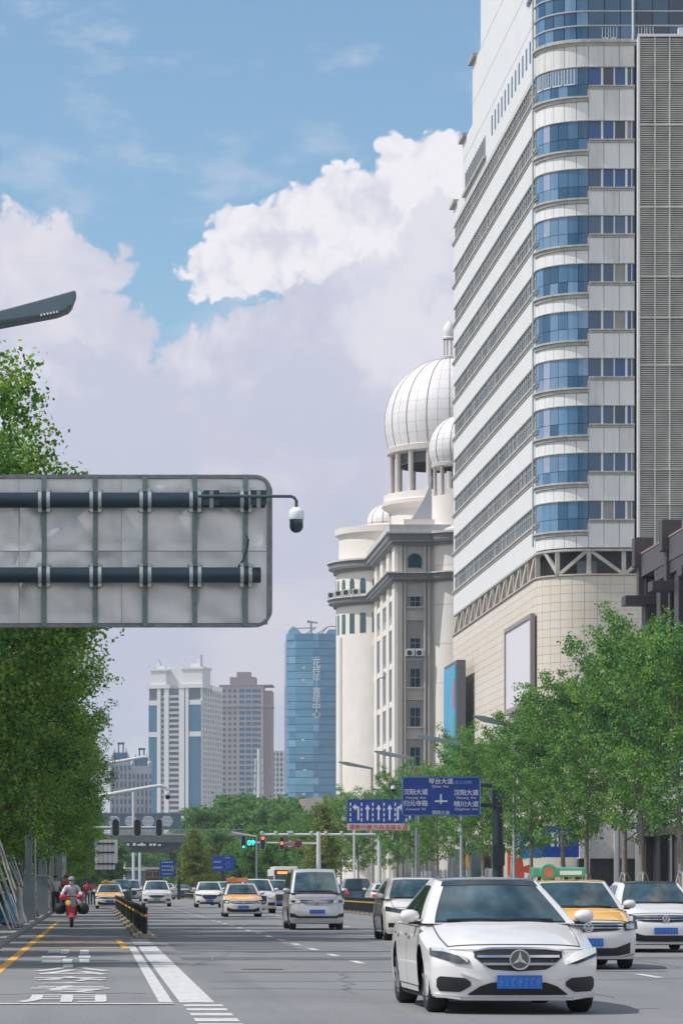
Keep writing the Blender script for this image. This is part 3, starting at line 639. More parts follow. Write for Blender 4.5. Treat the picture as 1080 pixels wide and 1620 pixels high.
# left round tower
MB().lathe([(6.0, 0), (6.0, 36.0)], 32, 361, 0, 72).build('round_tower', stone_w, DB, smooth=30)
MB().lathe([(5.7, 36), (5.7, 39.0), (6.1, 39.05), (6.15, 39.7), (5.6, 39.75), (3, 40.2)], 32, 361, 0, 72).build('tower_drum', stone_w, DB, smooth=30)
for a in range(150, 330, 14):
    t = R(a); u = Vector((math.cos(t), math.sin(t), 0)); v = Vector((-math.sin(t), math.cos(t), 0)); c0 = Vector((32, 361, 0))
    for nm, z0, z1, w_, mm in (('slit_window', 28.3, 30.4, .35, win_teal), ('arched_window', 32.5, 33.8, .33, win_teal)):
        p = c0+u*6.0; q = MB(); k = 0
        n_ = [p-v*w_+u*.03+Vector((0, 0, z0)), p+v*w_+u*.03+Vector((0, 0, z0)), p+v*w_+u*.03+Vector((0, 0, z1)), p-v*w_+u*.03+Vector((0, 0, z1))]
        if nm == 'arched_window': n_ = n_[:3]+[p+v*w_*.6+u*.03+Vector((0, 0, z1+.28)), p+u*.03+Vector((0, 0, z1+.36)), p-v*w_*.6+u*.03+Vector((0, 0, z1+.28))]+n_[3:]
        q.v = [tuple(x) for x in n_]+[tuple(x-u*.1) for x in n_]; m_ = len(n_); q.face(*range(m_)); q.face(*range(2*m_-1, m_-1, -1))
        for i in range(m_): q.face(i, (i+1) % m_, m_+(i+1) % m_, m_+i)
        q.build(nm, mm, DB)
MB().lathe([(6.06, 0), (6.06, 28)], 32, 361, 0, 6, 196, 202).build('downpipe_strip', stone_g, DB)
for i, (a, l) in enumerate(((186, 'leftmost'), (206, 'second'), (218, 'third'), (230, 'fourth'))):
    t = R(a); ac(32+6.6*math.cos(t), 361+6.6*math.sin(t), 32.3, '%s white air conditioner on the cornice of the round tower' % l, t+R(90) if False else 0)
def dome(cx, cy, z0, rb, rm, h, nr, ang=3.0, tipr=.12):
    P = []
    for i in range(22):
        t = i/21.; zz = h*t
        r = rm*math.sqrt(max(0, 1-((t-.28)/.72)**2)) if t > .28 else rb+(rm-rb)*math.sin(t/.28*math.pi/2)
        P.append((max(r, tipr), zz))
    MB().lathe(P, cx, cy, z0, 72).build('dome_shell', dome_m, DB, smooth=50)
    for k in range(nr):
        a = R(360*k/nr+ang); MB().tube([(cx+(r+.02)*math.cos(a), cy+(r+.02)*math.sin(a), z0+z_) for r, z_ in P], .06 if rm > 4 else .045, 5).build('dome_rib', rib_m, DB)
    for zz in np.linspace(.12, .8, 7):
        r = np.interp(zz*h, [p[1] for p in P], [p[0] for p in P]); MB().lathe([(r+.005, -.015), (r+.012, 0), (r+.005, .015)], cx, cy, z0+zz*h, 72).build('dome_seam', cornice_l, DB)
    for k in range(nr):
        a = R(360*(k+.5)/nr+ang); MB().tube([(cx+(r+.0)*math.cos(a), cy+(r+.0)*math.sin(a), z0+z_) for r, z_ in P], .022, 4).build('dome_seam', cornice_l, DB)
BX, BY = 37.1, 350.
MB().lathe([(6.4, 36), (6.4, 40.4), (7.15, 40.9), (7.2, 41.3), (6.9, 41.4), (6.9, 42.1), (3, 42.2)], BX, BY, 0, 72).build('dome_drum', stone_w, DB, smooth=30)
MB().lathe([(6.46, 36.2), (6.46, 40.2)], BX, BY, 0, 8, 186, 190).build('drum_strip', stone_g, DB)
for k in range(18):
    a = R(20*k+3); MB().lathe([(.30, 0), (.26, .2), (.26, 4.5), (.34, 4.75)], BX+6.15*math.cos(a), BY+6.15*math.sin(a), 42.1, 12).build('column', stone_g, DB, smooth=40)
MB().lathe([(2.2, 42.1), (2.2, 46.8)], BX+2, BY+2, 0, 20).build('inner_shaft', concrete_d, DB)
MB().lathe([(5.2, 46.2), (6.55, 46.4), (6.6, 46.95), (6.4, 47.1)], BX, BY, 0, 72).build('ring_beam', stone_g, DB, smooth=30)
MB().lathe([(5.2, 46.2), (5.2, 45.2), (5.6, 45.2), (5.6, 46.2)], BX, BY, 0, 48).build('inner_beam', concrete_d, DB)
dome(BX, BY, 47.0, 6.45, 6.85, 9.5, 18)
MB().lathe([(1.1, 56.2), (1.15, 56.6), (.9, 56.7)], BX-.1, BY, 0, 24).build('lantern_base', stone_g, DB, smooth=40)
for k in range(8): a = R(45*k+10); MB().tube([(BX-.1+.55*math.cos(a), BY+.55*math.sin(a), 56.6), (BX-.1+.55*math.cos(a), BY+.55*math.sin(a), 58.6)], .05, 6).build('lantern_column', stone_g, DB)
MB().lathe([(.72, 58.5), (.75, 58.65), (.6, 58.75), (.68, 59.2), (.6, 59.75), (.32, 60.2), (.06, 60.4), (.03, 60.8), (.01, 60.9)], BX-.1, BY, 0, 24).build('lantern_cap', dome_m, DB, smooth=50)
TX, TY = 36.35, 331.8
MB().lathe([(3.2, 36.1), (3.25, 36.5), (2.95, 36.7), (2.95, 39.9), (1, 39.95)], TX, TY, 0, 48).build('turret_drum', stone_w, DB, smooth=30)
for k in range(12): a = R(30*k+8); MB().lathe([(.2, 0), (.17, .15), (.17, 2.7), (.22, 2.85)], TX+2.75*math.cos(a), TY+2.75*math.sin(a), 39.95, 10).build('column', stone_g, DB, smooth=40)
MB().lathe([(2.3, 42.7), (3.0, 42.8), (3.05, 43.1), (2.8, 43.2)], TX, TY, 0, 48).build('ring_beam', stone_g, DB, smooth=30)
MB().lathe([(1.0, 39.9), (1.0, 42.8)], TX+.8, TY+.6, 0, 14).build('inner_shaft', concrete_d, DB)
dome(TX, TY, 43.1, 2.95, 3.3, 4.9, 12)
dome(32.0, 361, 39.7, 2.6, 2.7, 3.0, 12)
# concave fin wall between the domes
fin = [(31.6, 38.0)]+[(31.6+2.45*t, 38.0+4.9*(1-math.sqrt(max(0, 1-t*t)))*.4+4.9*t*.6) for t in np.linspace(.1, 1, 10)]+[(34.1, 38.0)]
MB().prism([(31.6, 37.0)]+fin[:-1]+[(34.1, 37.0)], 339, 339.6).build('fin_wall', mat('fin_grey', (.38, .40, .46), .6, var=.04), DB)
MB().box(28.9, 50, 329.2, 357, 36.2, 36.9).build('roof_parapet', cornice_l, DB)

# ------------------------------------------------------------------ dark building at the right edge
DK = thing('dark_brown_building', 'dark brown stone building with boxy parapet brackets at the right edge', 'building', (32, 190, 0))
def kx(px): return 32.0*FP/(px-150)
MB().box(32.6, 60, 150, 195, 0, 20.5).build('body', darkgap, DK)
MB().box(31.9, 60, 195, 195.6, 0, 21.2).build('end_wall', brown_st, DK)
for y0, y1 in ((194.2, 195.0), (189.2, 190.4), (185.9, 186.5), (183.2, 184.6), (179.5, 180.8), (175, 176), (170, 172)): MB().box(31.9, 32.7, y0, y1, 0, 19.2).build('pier', brown_st, DK, bevel=.04)
for y0, y1 in ((191.8, 192.0), (187.7, 187.9), (182, 182.2)): MB().box(32.2, 32.6, y0, y1, 0, 19.0).build('fin', mat('fin_pale', (.36, .34, .37), .6), DK)
MB().box(31.7, 33, 165, 195.2, 19.3, 20.6).build('frieze', mat('frieze_mauve', (.085, .073, .083), .6, var=.12), DK)
MB().box(31.66, 33, 165, 195.3, 20.602, 20.70).build('coping', mat('coping_copper', (.32, .20, .18), .6), DK)
MB().box(31.75, 33, 165, 190.2, 18.6, 19.29).build('frieze_shadow_band', brown_st, DK)
for y in (195.6, 186.2, 177): 
    MB().box(31.3, 32.4, y-1.2, y-.2, 19.9, 21.6).box(31.55, 32.4, y-1.1, y-.3, 18.2, 19.899).box(30.7, 33.0, y-1.6, y-.1, 17.65, 18.199).build('bracket', brown_st, DK, bevel=.03)
MB().box(31.85, 32.4, 165, 195.1, 4.6, 8.2).build('stone_band', mat('band_grey', (.40, .41, .45), .7, var=.1), DK)
MB().box(31.6, 32.4, 165, 195.2, 4.2, 4.599).build('canopy', brown_st, DK)
MB().box(32.3, 32.59, 165, 193.9, 0.1, 4.19).build('dark_doorway', black_p, DK)
for y in (193.9, 184.5, 178): MB().tube([(31.75, y, .12), (31.75, y, 4.2)], .07, 8).build('column', steel_g, DK)
# low shop fronts along the podium foot
shop_w = mat('shop_pale', (.55, .53, .52), .7, var=.1); shop_d = mat('shop_dark', (.045, .05, .055), .4, var=.2)
SH = thing('podium_entrance', 'grey white shop entrance with square columns behind the street trees', 'shop', (38, 237, 0))
MB().box(34.5, 42, 238.4, 239.9, 3.3, 6.6).build('fascia', shop_w, SH); MB().box(34.5, 42, 239.0, 239.9, .12, 3.29).build('glass_front', shop_d, SH)
for x in (34.8, 36.9, 38.4, 39.2, 41.2): MB().box(x, x+.35, 238.0, 238.39, .12, 6.2).build('column', shop_w, SH)
bs = thing('blue_shop_sign', 'wide bright blue shop sign board with white shapes behind the trees', 'sign', (31.5, 234, 3.4))
MB().box(29.7, 31.25, 234.2, 234.7, 3.3, 5.6).build('bright_panel', mat('panel_cyan', (.01, .25, .62), .4), bs); MB().box(31.25, 33.8, 234, 234.7, 3.35, 5.55).build('panel', mat('panel_blue', (.006, .07, .38), .4), bs)
for x, w_, h in ((32.05, .22, 1.0), (32.45, .12, .9), (32.7, .3, .7), (33.1, .16, 1.0)): MB().box(x-.2, x-.2+w_, 233.93, 233.99, 4.1, 4.1+h).build('white_mark', sign_white, bs)
MB().tube([(30.1, 234.15, 4.1), (30.35, 234.15, 4.35), (30.6, 234.15, 4.0)], .16, 8).build('white_mark', sign_white, bs)
rs = thing('red_orange_banner', 'red orange cut out banner board below the blue shop sign', 'sign', (29.5, 235, 0))
MB().prism([(29.2, 1.8), (30.1, 1.8), (30.1, 2.3), (30.5, 2.2), (30.9, 2.45), (30.6, 2.9), (30.05, 2.7), (29.95, 3.3), (29.2, 3.3)], 234.9, 235).build('board', mat('red_orange', (.72, .11, .05), .5), rs)
MB().tube([(29.4, 235.05, .12), (29.4, 235.05, 1.9)], .05).build('post', steel_g, rs); MB().tube([(30.6, 235.05, .12), (30.6, 235.05, 2.4)], .05).build('post', steel_g, rs)
def kiosk(name, lab, px0, px1, py0, D, m, depth=.5, cat='sign'):
    t = thing(name, lab, cat, (PX((px0+px1)/2, D), D, .12)); MB().box(PX(px0, D), PX(px1, D), D, D+depth, .12, PZ(py0, D)).build('panel', m, t)
    MB().box(PX(px0, D)-.05, PX(px1, D)+.05, D-.05, D+depth+.05, PZ(py0, D), PZ(py0, D)+.08).build('frame', steel_g, t)
    return t
ys_ = thing('yellow_sign_board', 'small orange yellow sign board on posts behind the blue direction sign', 'sign', (PX(738, 262), 262, 0))
MB().box(PX(733, 262), PX(743, 262), 262, 262.1, PZ(1373, 262), PZ(1347, 262)).build('board', mat('sign_orange', (.70, .36, .06), .5, var=.3, scale=4), ys_); MB().tube([(PX(734, 262), 262.15, .12), (PX(734, 262), 262.15, 4)], .05).build('post', steel_g, ys_)
kiosk('shop_front', 'dark grey shop front beside the yellow sign board', 716, 732, 1345, 268, mat('grey_panel', (.22, .24, .26), .5), 4, 'shop')
kiosk('glass_kiosk', 'tall teal glass kiosk front behind the white pole', 746, 762, 1335, 270, mat('teal_glass', (.12, .21, .22), .2), 3, 'shop')
kiosk('brown_shop_front', 'brown red shop front behind the black sign post', 766, 806, 1340, 272, mat('brown_red', (.20, .11, .09), .6), 3, 'shop')
kiosk('orange_wall_board', 'orange red wall panel right of the black sign post', 803, 812, 1346, 258, mat('orange_red', (.62, .13, .05), .5), .4)
HB = thing('grey_hoarding', 'long grey ribbed construction hoarding behind the right hand trees', 'fence', (27, 300, 0))
hm_ = mat('hoarding_grey', (.24, .27, .30), .6, var=.12, scale=.8)
hp = MB().box(0, .05, 0, 1.9, 0, 2.6).mesh('hoarding_panel', hm_)
for k in range(70): link('hoarding_panel', hp, HB, (31.2, 262+k*2.0, .125))
for k in range(71): 
    if k % 2 == 0: link('hoarding_post', hp if False else bpy.data.meshes.get('hp_') or (lambda m: (setattr(m, 'name', 'hp_'), m)[1])(MB().box(-.06, .06, -.05, .05, 0, 2.7).mesh('hp_', steel_g)), HB, (31.15, 261.9+k*2.0, .125))

# ------------------------------------------------------------------ far buildings
def fz(py, D): return PZ(py, D)
white_c = mat('tower_white', (.70, .69, .70), .7, var=.04, scale=.05); slab_c = mat('tower_slab', (.48, .47, .50), .7, var=.05)
dk_w = mat('far_window', (.08, .11, .15), .3, var=.3, scale=.1); blue_w = mat('far_blue_glass', (.015, .13, .24), .15, var=.15, scale=.05)
D1 = 1800.
WA = thing('white_apartment_tower', 'tall white apartment tower with dark blue glass corners and stacked balconies', 'building', (0, 0, 0))
base_h = fz(1090, D1)
Wf, Wd = 29.0, 34.0
MB().box(0, Wf, 0, Wd, -1, base_h).build('core', dk_w, WA)
for x0, x1 in ((0, 4.6), (22.6, Wf+.2)): 
    MB().box(x0-.2 if x0 == 0 else x0, x1, -.4, 3, -1, base_h-9).build('glass_corner', blue_w, WA)
    for zz in (base_h-9, base_h-26): MB().box(x0-.5, x1+.2, -.7, 3, zz, zz+2.6).build('white_band', white_c, WA)
for x0, x1 in ((4.8, 6.8), (8.8, 11.4), (17.2, 20.2), (20.9, 22.5)): MB().box(x0, x1, -1.2, 1, -1, base_h+1.5).build('pier', white_c, WA)
bal = MB().box(0, 5.5, -1.0, .5, 0, 1.3).mesh('balcony', slab_c)
flat_w = MB().box(0, 1.7, -.2, .2, 0, 1.4).mesh('slab', slab_c)
z = 3.; nfl = int((base_h-3)/2.92)
for k in range(nfl):
    link('balcony', bal, WA, (11.5, 0, 3+k*2.92)); link('spandrel', flat_w, WA, (7.0, 0, 3+k*2.92))
for k in range(nfl):
    for j in range(2): MB().box(Wf-.1, Wf+.6, 3+j*0, Wd, 3+k*2.92, 4.1+k*2.92).build('side_slab', white_c, WA) if j == 0 else None
for y in np.arange(0, Wd+.1, 4.2): MB().box(Wf, Wf+1.0, y, y+1.3, -1, base_h+2).build('side_pier', white_c, WA)
MB().box(-1.0, 12, -1.6, 12, base_h, base_h+2).box(1, 9.5, 0, 10, base_h+2, base_h+9.5).box(.2, 11, -.6, 11, base_h+9.5, base_h+10.5).build('left_crown', white_c, WA)
MB().box(17, Wf+2, -1.6, 16, base_h, base_h+2).box(18.5, Wf+1, 0, 14, base_h+2, base_h+10).box(18, Wf+1.6, -.6, 15, base_h+10, base_h+11.2).build('right_crown', white_c, WA)
MB().box(3, 7.5, 4, 9, base_h+10.5, base_h+12.5).prism([(3, base_h+12.5), (5, base_h+12.5), (3.4, base_h+16)], 4, 8).build('left_pinnacle', white_c, WA)
MB().box(22, 27.5, 4, 9, base_h+11.2, base_h+13.5).prism([(27.5, base_h+13.5), (27.5, base_h+18), (25.8, base_h+15), (25.8, base_h+13.5)], 4, 8).build('right_pinnacle', white_c, WA)
MB().box(9, 18, 3, 12, base_h, base_h+12).build('centre_crown', white_c, WA)
for x in (14, 15.5, 19): MB().tube([(x, 5, base_h+11), (x, 5, base_h+16)], .15, 5).build('mast', steel_w, WA)
WA.location = (PX(236, D1), D1, 0); WA.rotation_euler.z = R(-20)
D2 = 1950.
mauve = mat('tower_mauve', (.43, .36, .38), .8, var=.05, scale=.05); mauve_d = mat('tower_mauve_dark', (.30, .22, .235), .8)
MA = thing('mauve_apartment_block', 'mauve brown apartment block with rows of small dark windows', 'building', (0, 0, 0))
hM = fz(1085, D2); sM = FP/D2
MB().box(0, 25.5, 0, 20, -1, hM).build('body', mauve, MA); MB().box(6, 21, 1, 16, hM, hM+5).box(10, 18, 2, 12, hM+5, hM+8).build('roof_block', mauve_d, MA)
MB().box(25.5, 30.5, 1, 22, -1, hM-3).build('side_wing', mauve_d, MA)
MB().box(-.3, 31, -.5, 21, hM-12.5, hM-12).box(-.3, 31, -.5, 21, hM-.2, hM+.4).build('string_course', mauve_d, MA)
wm = MB().box(0, 1.7, -.12, .1, 0, 1.7).mesh('window', dk_w); wm2 = MB().box(0, 3.0, -.12, .1, 0, 1.9).mesh('window', blue_w)
for k in range(34):
    for x in (2.0, 5.2, 8.2, 22.3): link('window', wm, MA, (x, 0, hM-4-k*3.2))
    if k < 36:
        for x in (11.6, 15.4): link('window', wm2, MA, (x, 0, hM-4-k*3.2))
    link('window', wm2, MA, (19.1, 0, hM-4-k*3.2))
wn = MB().box(0, .3, 0, 1.8, 0, 1.7).mesh('window', dk_w)
MA.location = (PX(347, D2), D2, 0); MA.rotation_euler.z = R(-6)
D3 = 1500.
BT = thing('blue_glass_tower', 'tall blue glass tower with vertical white lettering and an open steel crown', 'building', (0, 0, 0))
s3 = FP/D3; bw = 84/s3
glz = mat('curtain_glass', (.09, .27, .44), .10, metal=.35, var=.25, scale=.08, spec=.8, stretch=(1, 1, 3)); glz2 = mat('curtain_glass_dark', (.06, .19, .33), .12, metal=.35, var=.25, scale=.1, stretch=(1, 1, 2)); glz3 = mat('curtain_glass_pale', (.16, .36, .54), .1, metal=.35, var=.2, scale=.1, stretch=(1, 1, 2))
hB = fz(1000, D3)
plan = [(0, 4), (1.2, 1), (4, -.5), (12, -1.6), (bw*.6, -1.8), (bw, .5)]
def P3(a, b2): return [(PX(453, D3)+x, D3+y) for x, y in plan[a:b2]]
OFF[BT.name] = Vector((0, 0, 0))
MB().box(PX(454, D3), PX(536, D3), D3+4.2, D3+22, 0, hB-3).build('core', glz2, BT)
rb = random.Random(5)
for k in range(36):
    z0 = hB-3.9-k*3.4
    for a in range(len(plan)-1): MB().band(P3(a, a+2), z0, z0+3.15, .3, 0).build('glass_band', rb.choice([glz, glz, glz2, glz3]) if a not in (0, 4) else glz2, BT)
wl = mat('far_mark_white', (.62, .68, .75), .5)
for k, ch in enumerate('花样年·喜年中心'):
    text(ch, 3.9, wl, (PX(500, D3), D3-2.2, fz(1050+k*11.6, D3)), BT, name='lettering', bold=.02)
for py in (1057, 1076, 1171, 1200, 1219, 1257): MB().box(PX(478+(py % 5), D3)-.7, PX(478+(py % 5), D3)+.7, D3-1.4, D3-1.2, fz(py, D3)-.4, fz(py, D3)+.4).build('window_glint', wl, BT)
cr = MB()
for a, b_ in ((454, 462), (462, 470), (470, 482)): pass
cr.build if False else None
MB().prism([(PX(454, D3), hB-3.5), (PX(456, D3), hB+.5), (PX(463, D3), hB+2.5), (PX(470, D3), hB+1.6), (PX(476, D3), hB-.3), (PX(482, D3), hB-3.5)], D3, D3+8).build('crown_glass', glz3, BT)
MB().prism([(PX(508, D3), hB-3.5), (PX(520, D3), hB+1.2), (PX(533, D3), hB+1.2), (PX(535, D3), hB-3.5)], D3, D3+8).build('crown_glass', glz, BT)
pk = mat('crown_steel', (.45, .38, .40), .6)
for p, q in (((470, 994), (500, 993)), ((482, 1004), (500, 993)), ((500, 1004), (520, 991)), ((520, 991), (535, 991)), ((508, 1004), (516, 993)), ((490, 1003), (509, 1003))): MB().bar((PX(p[0], D3), D3+1, fz(p[1], D3)), (PX(q[0], D3), D3+1, fz(q[1], D3)), .5).build('crown_truss', pk, BT)
crn = thing('roof_crane', 'small grey crane standing on top of the blue glass tower', 'crane', (PX(492, D3), D3+4, hB-3))
MB().bar((PX(493, D3), D3+4, fz(1003, D3)), (PX(493, D3), D3+4, fz(983, D3)), .8).build('mast', steel_g, crn); MB().bar((PX(487, D3), D3+4, fz(982, D3)), (PX(503, D3), D3+4, fz(984.5, D3)), .7).build('jib', steel_g, crn); MB().box(PX(487, D3), PX(490, D3), D3+3.5, D3+4.5, fz(985, D3), fz(980, D3)).build('counterweight', steel_g, crn)
D4 = 2100.
sm = thing('narrow_apartment_block', 'narrow grey apartment block between the mauve block and the glass tower', 'building', (PX(443, D4), D4, 0))
h4 = fz(1188, D4); MB().box(PX(432, D4), PX(455, D4), D4, D4+12, 0, h4).build('body', dk_w, sm)
for k in range(26): MB().box(PX(432, D4)-.3, PX(452, D4), D4-.4, D4, h4-1.4-k*3.2, h4-k*3.2).build('floor_band', white_c if k > 6 else slab_c, sm)
for x in (435, 441, 447): MB().box(PX(x, D4), PX(x, D4)+.8, D4-.6, D4-.41, 0, h4).build('pier', white_c, sm)
D5 = 1300.
def fancy(name, lab, px0, px1, py, seed):
    t = thing(name, lab, 'building', (PX((px0+px1)/2, D5), D5, 0)); x0, x1 = PX(px0, D5), PX(px1, D5); h = fz(py, D5); rg = random.Random(seed)
    bm_ = mat('far_slate_wall', (.33, .36, .42), .7, var=.2, scale=.1); pm = mat('far_rose_wall', (.42, .30, .30), .7)
    MB().box(x0, x1, D5, D5+15, 0, h).build('body', bm_, t)
    MB().box(x0+(x1-x0)*.2, x0+(x1-x0)*.8, D5+1, D5+10, h, h+3).box(x0+(x1-x0)*.38, x0+(x1-x0)*.45, D5+2, D5+3, h+3, h+7).box(x0+(x1-x0)*.6, x0+(x1-x0)*.67, D5+2, D5+3, h+3, h+7).box(x0+(x1-x0)*.36, x0+(x1-x0)*.69, D5+2, D5+3, h+6.2, h+7).build('roof_tier', blue_w, t)
    MB().prism([(x0, h), (x0+(x1-x0)*.25, h), (x0+(x1-x0)*.25, h+5)], D5+1, D5+8).prism([(x1, h), (x0+(x1-x0)*.75, h+5), (x0+(x1-x0)*.75, h)], D5+1, D5+8).build('roof_slope', bm_, t)
    nb = 5; fl = int(h/3.3)
    for j in range(nb): 
        xx = x0+(x1-x0)*(j+.12)/nb; MB().box(xx, xx+.5, D5-.6, D5, 0, h-3).build('pier', pm if j % 2 else bm_, t)
    wmesh = MB().box(0, (x1-x0)/nb*.55, -.25, .1, 0, 1.9).mesh('window', blue_w); sl = MB().box(0, (x1-x0)/nb*.6, -.5, .1, 0, .6).mesh('balcony', mat('far_pale_slab', (.50, .50, .54), .7))
    for k in range(4, fl):
        for j in range(nb):
            xx = x0+(x1-x0)*(j+.3)/nb; link('window', wmesh, t, (xx, D5, k*3.3)); 
            if rg.random() < .6: link('balcony', sl, t, (xx, D5, k*3.3-.7))
fancy('slate_apartment_tower', 'blue grey stepped apartment tower at far left, left of its neighbour', 174, 207, 1203, 1)
fancy('slate_apartment_tower', 'blue grey stepped apartment tower at far left, touching the white tower', 207, 240, 1212, 2)
# telecom mast
tmst = thing('telecom_mast', 'white telecom mast with antennas in front of the mauve block', 'mast', (PX(409, 900), 900, 0))
MB().tube([(PX(409, 900), 900, 0), (PX(409, 900), 900, fz(1185, 900))], [1.0, .35], 8).build('pole', steel_w, tmst)
for k, py in enumerate(range(1205, 1290, 12)):
    for s_ in (-1, 1): MB().box(PX(409, 900)+s_*(.9+.05*k)-.25, PX(409, 900)+s_*(.9+.05*k)+.25, 899.7, 900.2, fz(py, 900)-.9, fz(py, 900)+.7).build('antenna', steel_w, tmst)

# ------------------------------------------------------------------ overpass
DO = 540.
OV = thing('overpass', 'dark concrete overpass crossing the avenue with blue noise barrier above', 'bridge', (0, DO, 0))
z0, z1, z2, z3 = PZ(1348, DO), PZ(1333, DO), PZ(1319, DO), PZ(1285, DO)
ovd = mat('overpass_dark', (.085, .10, .115), .85, var=.15, scale=.3); barr = mat('barrier_slate', (.10, .15, .21), .5, var=.12, scale=.4)
MB().box(-60, 60, DO+1.5, DO+14, z0, z1).build('girder', ovd, OV); MB().box(-60, 60, DO, DO+16, z1, z2).build('deck_edge', mat('deck_grey', (.17, .18, .19), .8, var=.15, scale=.5, streak=.4), OV); MB().box(-60, 60, DO-.2, DO, z2-.3, z2).build('deck_trim', concrete, OV)
pnl = MB().box(0, 1.9, 0, .12, 0, z3-z2-.9).mesh('barrier_panel', barr); pst = MB().box(0, .1, -.05, .2, 0, z3-z2).mesh('barrier_post', steel_g)
for k in range(22): link('barrier_panel', pnl, OV, (-30+k*2.0, DO+.3, z2+.7)); link('barrier_post', pst, OV, (-30.1+k*2.0, DO+.3, z2))
MB().box(-60, 14, DO+.2, DO+.4, z3-.25, z3-.1).box(-60, 60, DO+.1, DO+.2, z2+.55, z2+.69).box(-60, 60, DO+.1, DO+.2, z2+.2, z2+.3).build('barrier_rail', steel_g, OV)
for cxp in (180, 207, 234.5, 264):
    for q in range(8):
        w_ = 9.5*math.sqrt(max(0, 1-((q-3.5)/4.3)**2)); py = 1292+q*2.1; MB().box(PX(cxp-w_, DO), PX(cxp+w_, DO), DO+.22, DO+.29, PZ(py+.6, DO), PZ(py-.5, DO)).build('white_stripe', sign_white, OV)
for px in (202, 212, 219, 224, 228, 238, 244, 252): MB().box(PX(px, DO)-.2, PX(px, DO)+.25, DO-.3, DO-.2, PZ(1338.5, DO), PZ(1336-(px % 3), DO)).build('small_lamp_unit', sign_white, OV)
for px in (40, 470, 600): MB().lathe([(1.1, 0), (1.1, z0)], PX(px, DO), DO+8, 0, 16).build('pier', concrete, OV)
ramp = thing('elevated_ramp', 'pinkish concrete elevated road ramp behind the lane arrow sign', 'bridge', (30, 430, 0))
rm_ = mat('ramp_pink', (.62, .50, .47), .8, var=.08, streak=.3, dirt_or_sheen=(.4, .32, .3)); 
MB().prism([(PX(478, 430), PZ(1264, 430)), (PX(500, 430), PZ(1262, 430)), (PX(640, 430), PZ(1262, 430)), (PX(640, 430), PZ(1298, 430)), (PX(495, 430), PZ(1296, 430))], 430, 438).build('deck', rm_, ramp)
MB().box(PX(533, 430), PX(552, 430), 431, 436, 0, PZ(1298, 430)).build('pier', mat('pier_brown', (.16, .12, .115), .85, var=.1), ramp)
MB().box(PX(478, 430), 70, 429.8, 438.3, PZ(1303, 430), PZ(1298, 430)).build('girder', concrete_d, ramp)
lowb = thing('low_pale_ramp', 'low pale concrete ramp wall in the distance under the overpass', 'bridge', (PX(222, 700), 700, 0))
MB().box(PX(199, 700), PX(252, 700), 700, 706, PZ(1378, 700), PZ(1372.5, 700)).build('parapet', mat('pale_teal_concrete', (.42, .46, .46), .8), lowb); MB().box(PX(199, 700), PX(250, 700), 701, 706, 0, PZ(1378.5, 700)).build('wall', mat('dark_teal_wall', (.12, .17, .18), .8), lowb)
for i, px in enumerate((197, 211, 221)):
    t = thing('lamp_pole', '%s white pole under the far overpass' % ('left', 'middle', 'right')[i], 'pole', (PX(px, 600), 600, 0), 'white poles under the overpass'); MB().tube([(PX(px, 600), 600, 0), (PX(px, 600), 600, 8.4)], .17 if i == 0 else .24, 8).build('shaft', steel_w, t); MB().lathe([(.3, 0), (.3, .4)], PX(px, 600), 600, 0, 8).build('base', steel_w, t)
# ------------------------------------------------------------------ overhead sign seen from behind (left)
DG = 68.0
gx = lambda px: PX(px, DG); gz = lambda py: PZ(py, DG)
alu = mat('aluminium_sheet', (.66, .65, .665), .40, metal=.35, var=.10, scale=.9, bump=.5, bscale=1.3, streak=.45, dirt_or_sheen=(.46, .46, .48))  # soft reflections on the sheet imitated by painted blotches and streaks
SG = thing('overhead_sign', 'large overhead road sign seen from its bare aluminium back on two dark pipes', 'sign', (-4.6, DG+.4, 0))
xl = -3.0
cols_ = [xl, gx(30), gx(192), gx(310), gx(422)]
for a, b_ in zip(cols_, cols_[1:]):
    for z0, z1 in ((gz(986), gz(872.5)), (gz(871.5), gz(757))):
        q = MB(); nx, nz_ = 22, 16; r_ = random.Random(int(a*10+z0*7))
        gg = [[r_.uniform(-1, 1) if 0 < i < nx and 0 < j < nz_ else 0 for i in range(nx+1)] for j in range(nz_+1)]
        for j in range(nz_+1):
            for i in range(nx+1):
                x = a+.004+(b_-a-.008)*i/nx; z = z0+(z1-z0)*j/nz_
                d = noise.noise(Vector((x*1.3, z*1.3, 3)))*.085+noise.noise(Vector((x*2.2+z*1.3, z*1.6, 7)))*.022+gg[j][i]*.002
                edge = min(1, min(i, nx-i)/1.5, min(j, nz_-j)/1.5); q.v.append((x, DG+(d-.0)*edge, z))
        for j in range(nz_):
            for i in range(nx): k = j*(nx+1)+i; q.face(k, k+1, k+nx+2, k+nx+1)
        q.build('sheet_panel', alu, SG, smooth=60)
MB().box(xl, gx(424), DG+.36, DG+.39, gz(986), gz(758)).build('front_face', sign_blue, SG)
MB().box(xl, gx(424), DG+.20, DG+.30, gz(986), gz(758)).build('inner_frame', steel_g, SG)
rx = gx(427); rz0, rz1 = gz(990), gz(754); rr_ = .30
fp = [(xl, rz0)]+[(rx-rr_+rr_*math.sin(R(a)), rz0+rr_-rr_*math.cos(R(a))) for a in range(0, 91, 15)]+[(rx-rr_+rr_*math.cos(R(a)), rz1-rr_+rr_*math.sin(R(a))) for a in range(0, 91, 15)]+[(xl, rz1)]
q = MB()
for (xa, za), (xb, zb) in zip(fp, fp[1:]): q.bar((xa, DG, za), (xb, DG, zb), .09, .07)
q.build('edge_frame', mat('edge_frame_grey', (.20, .215, .23), .5, metal=.3, var=.3, scale=5), SG)
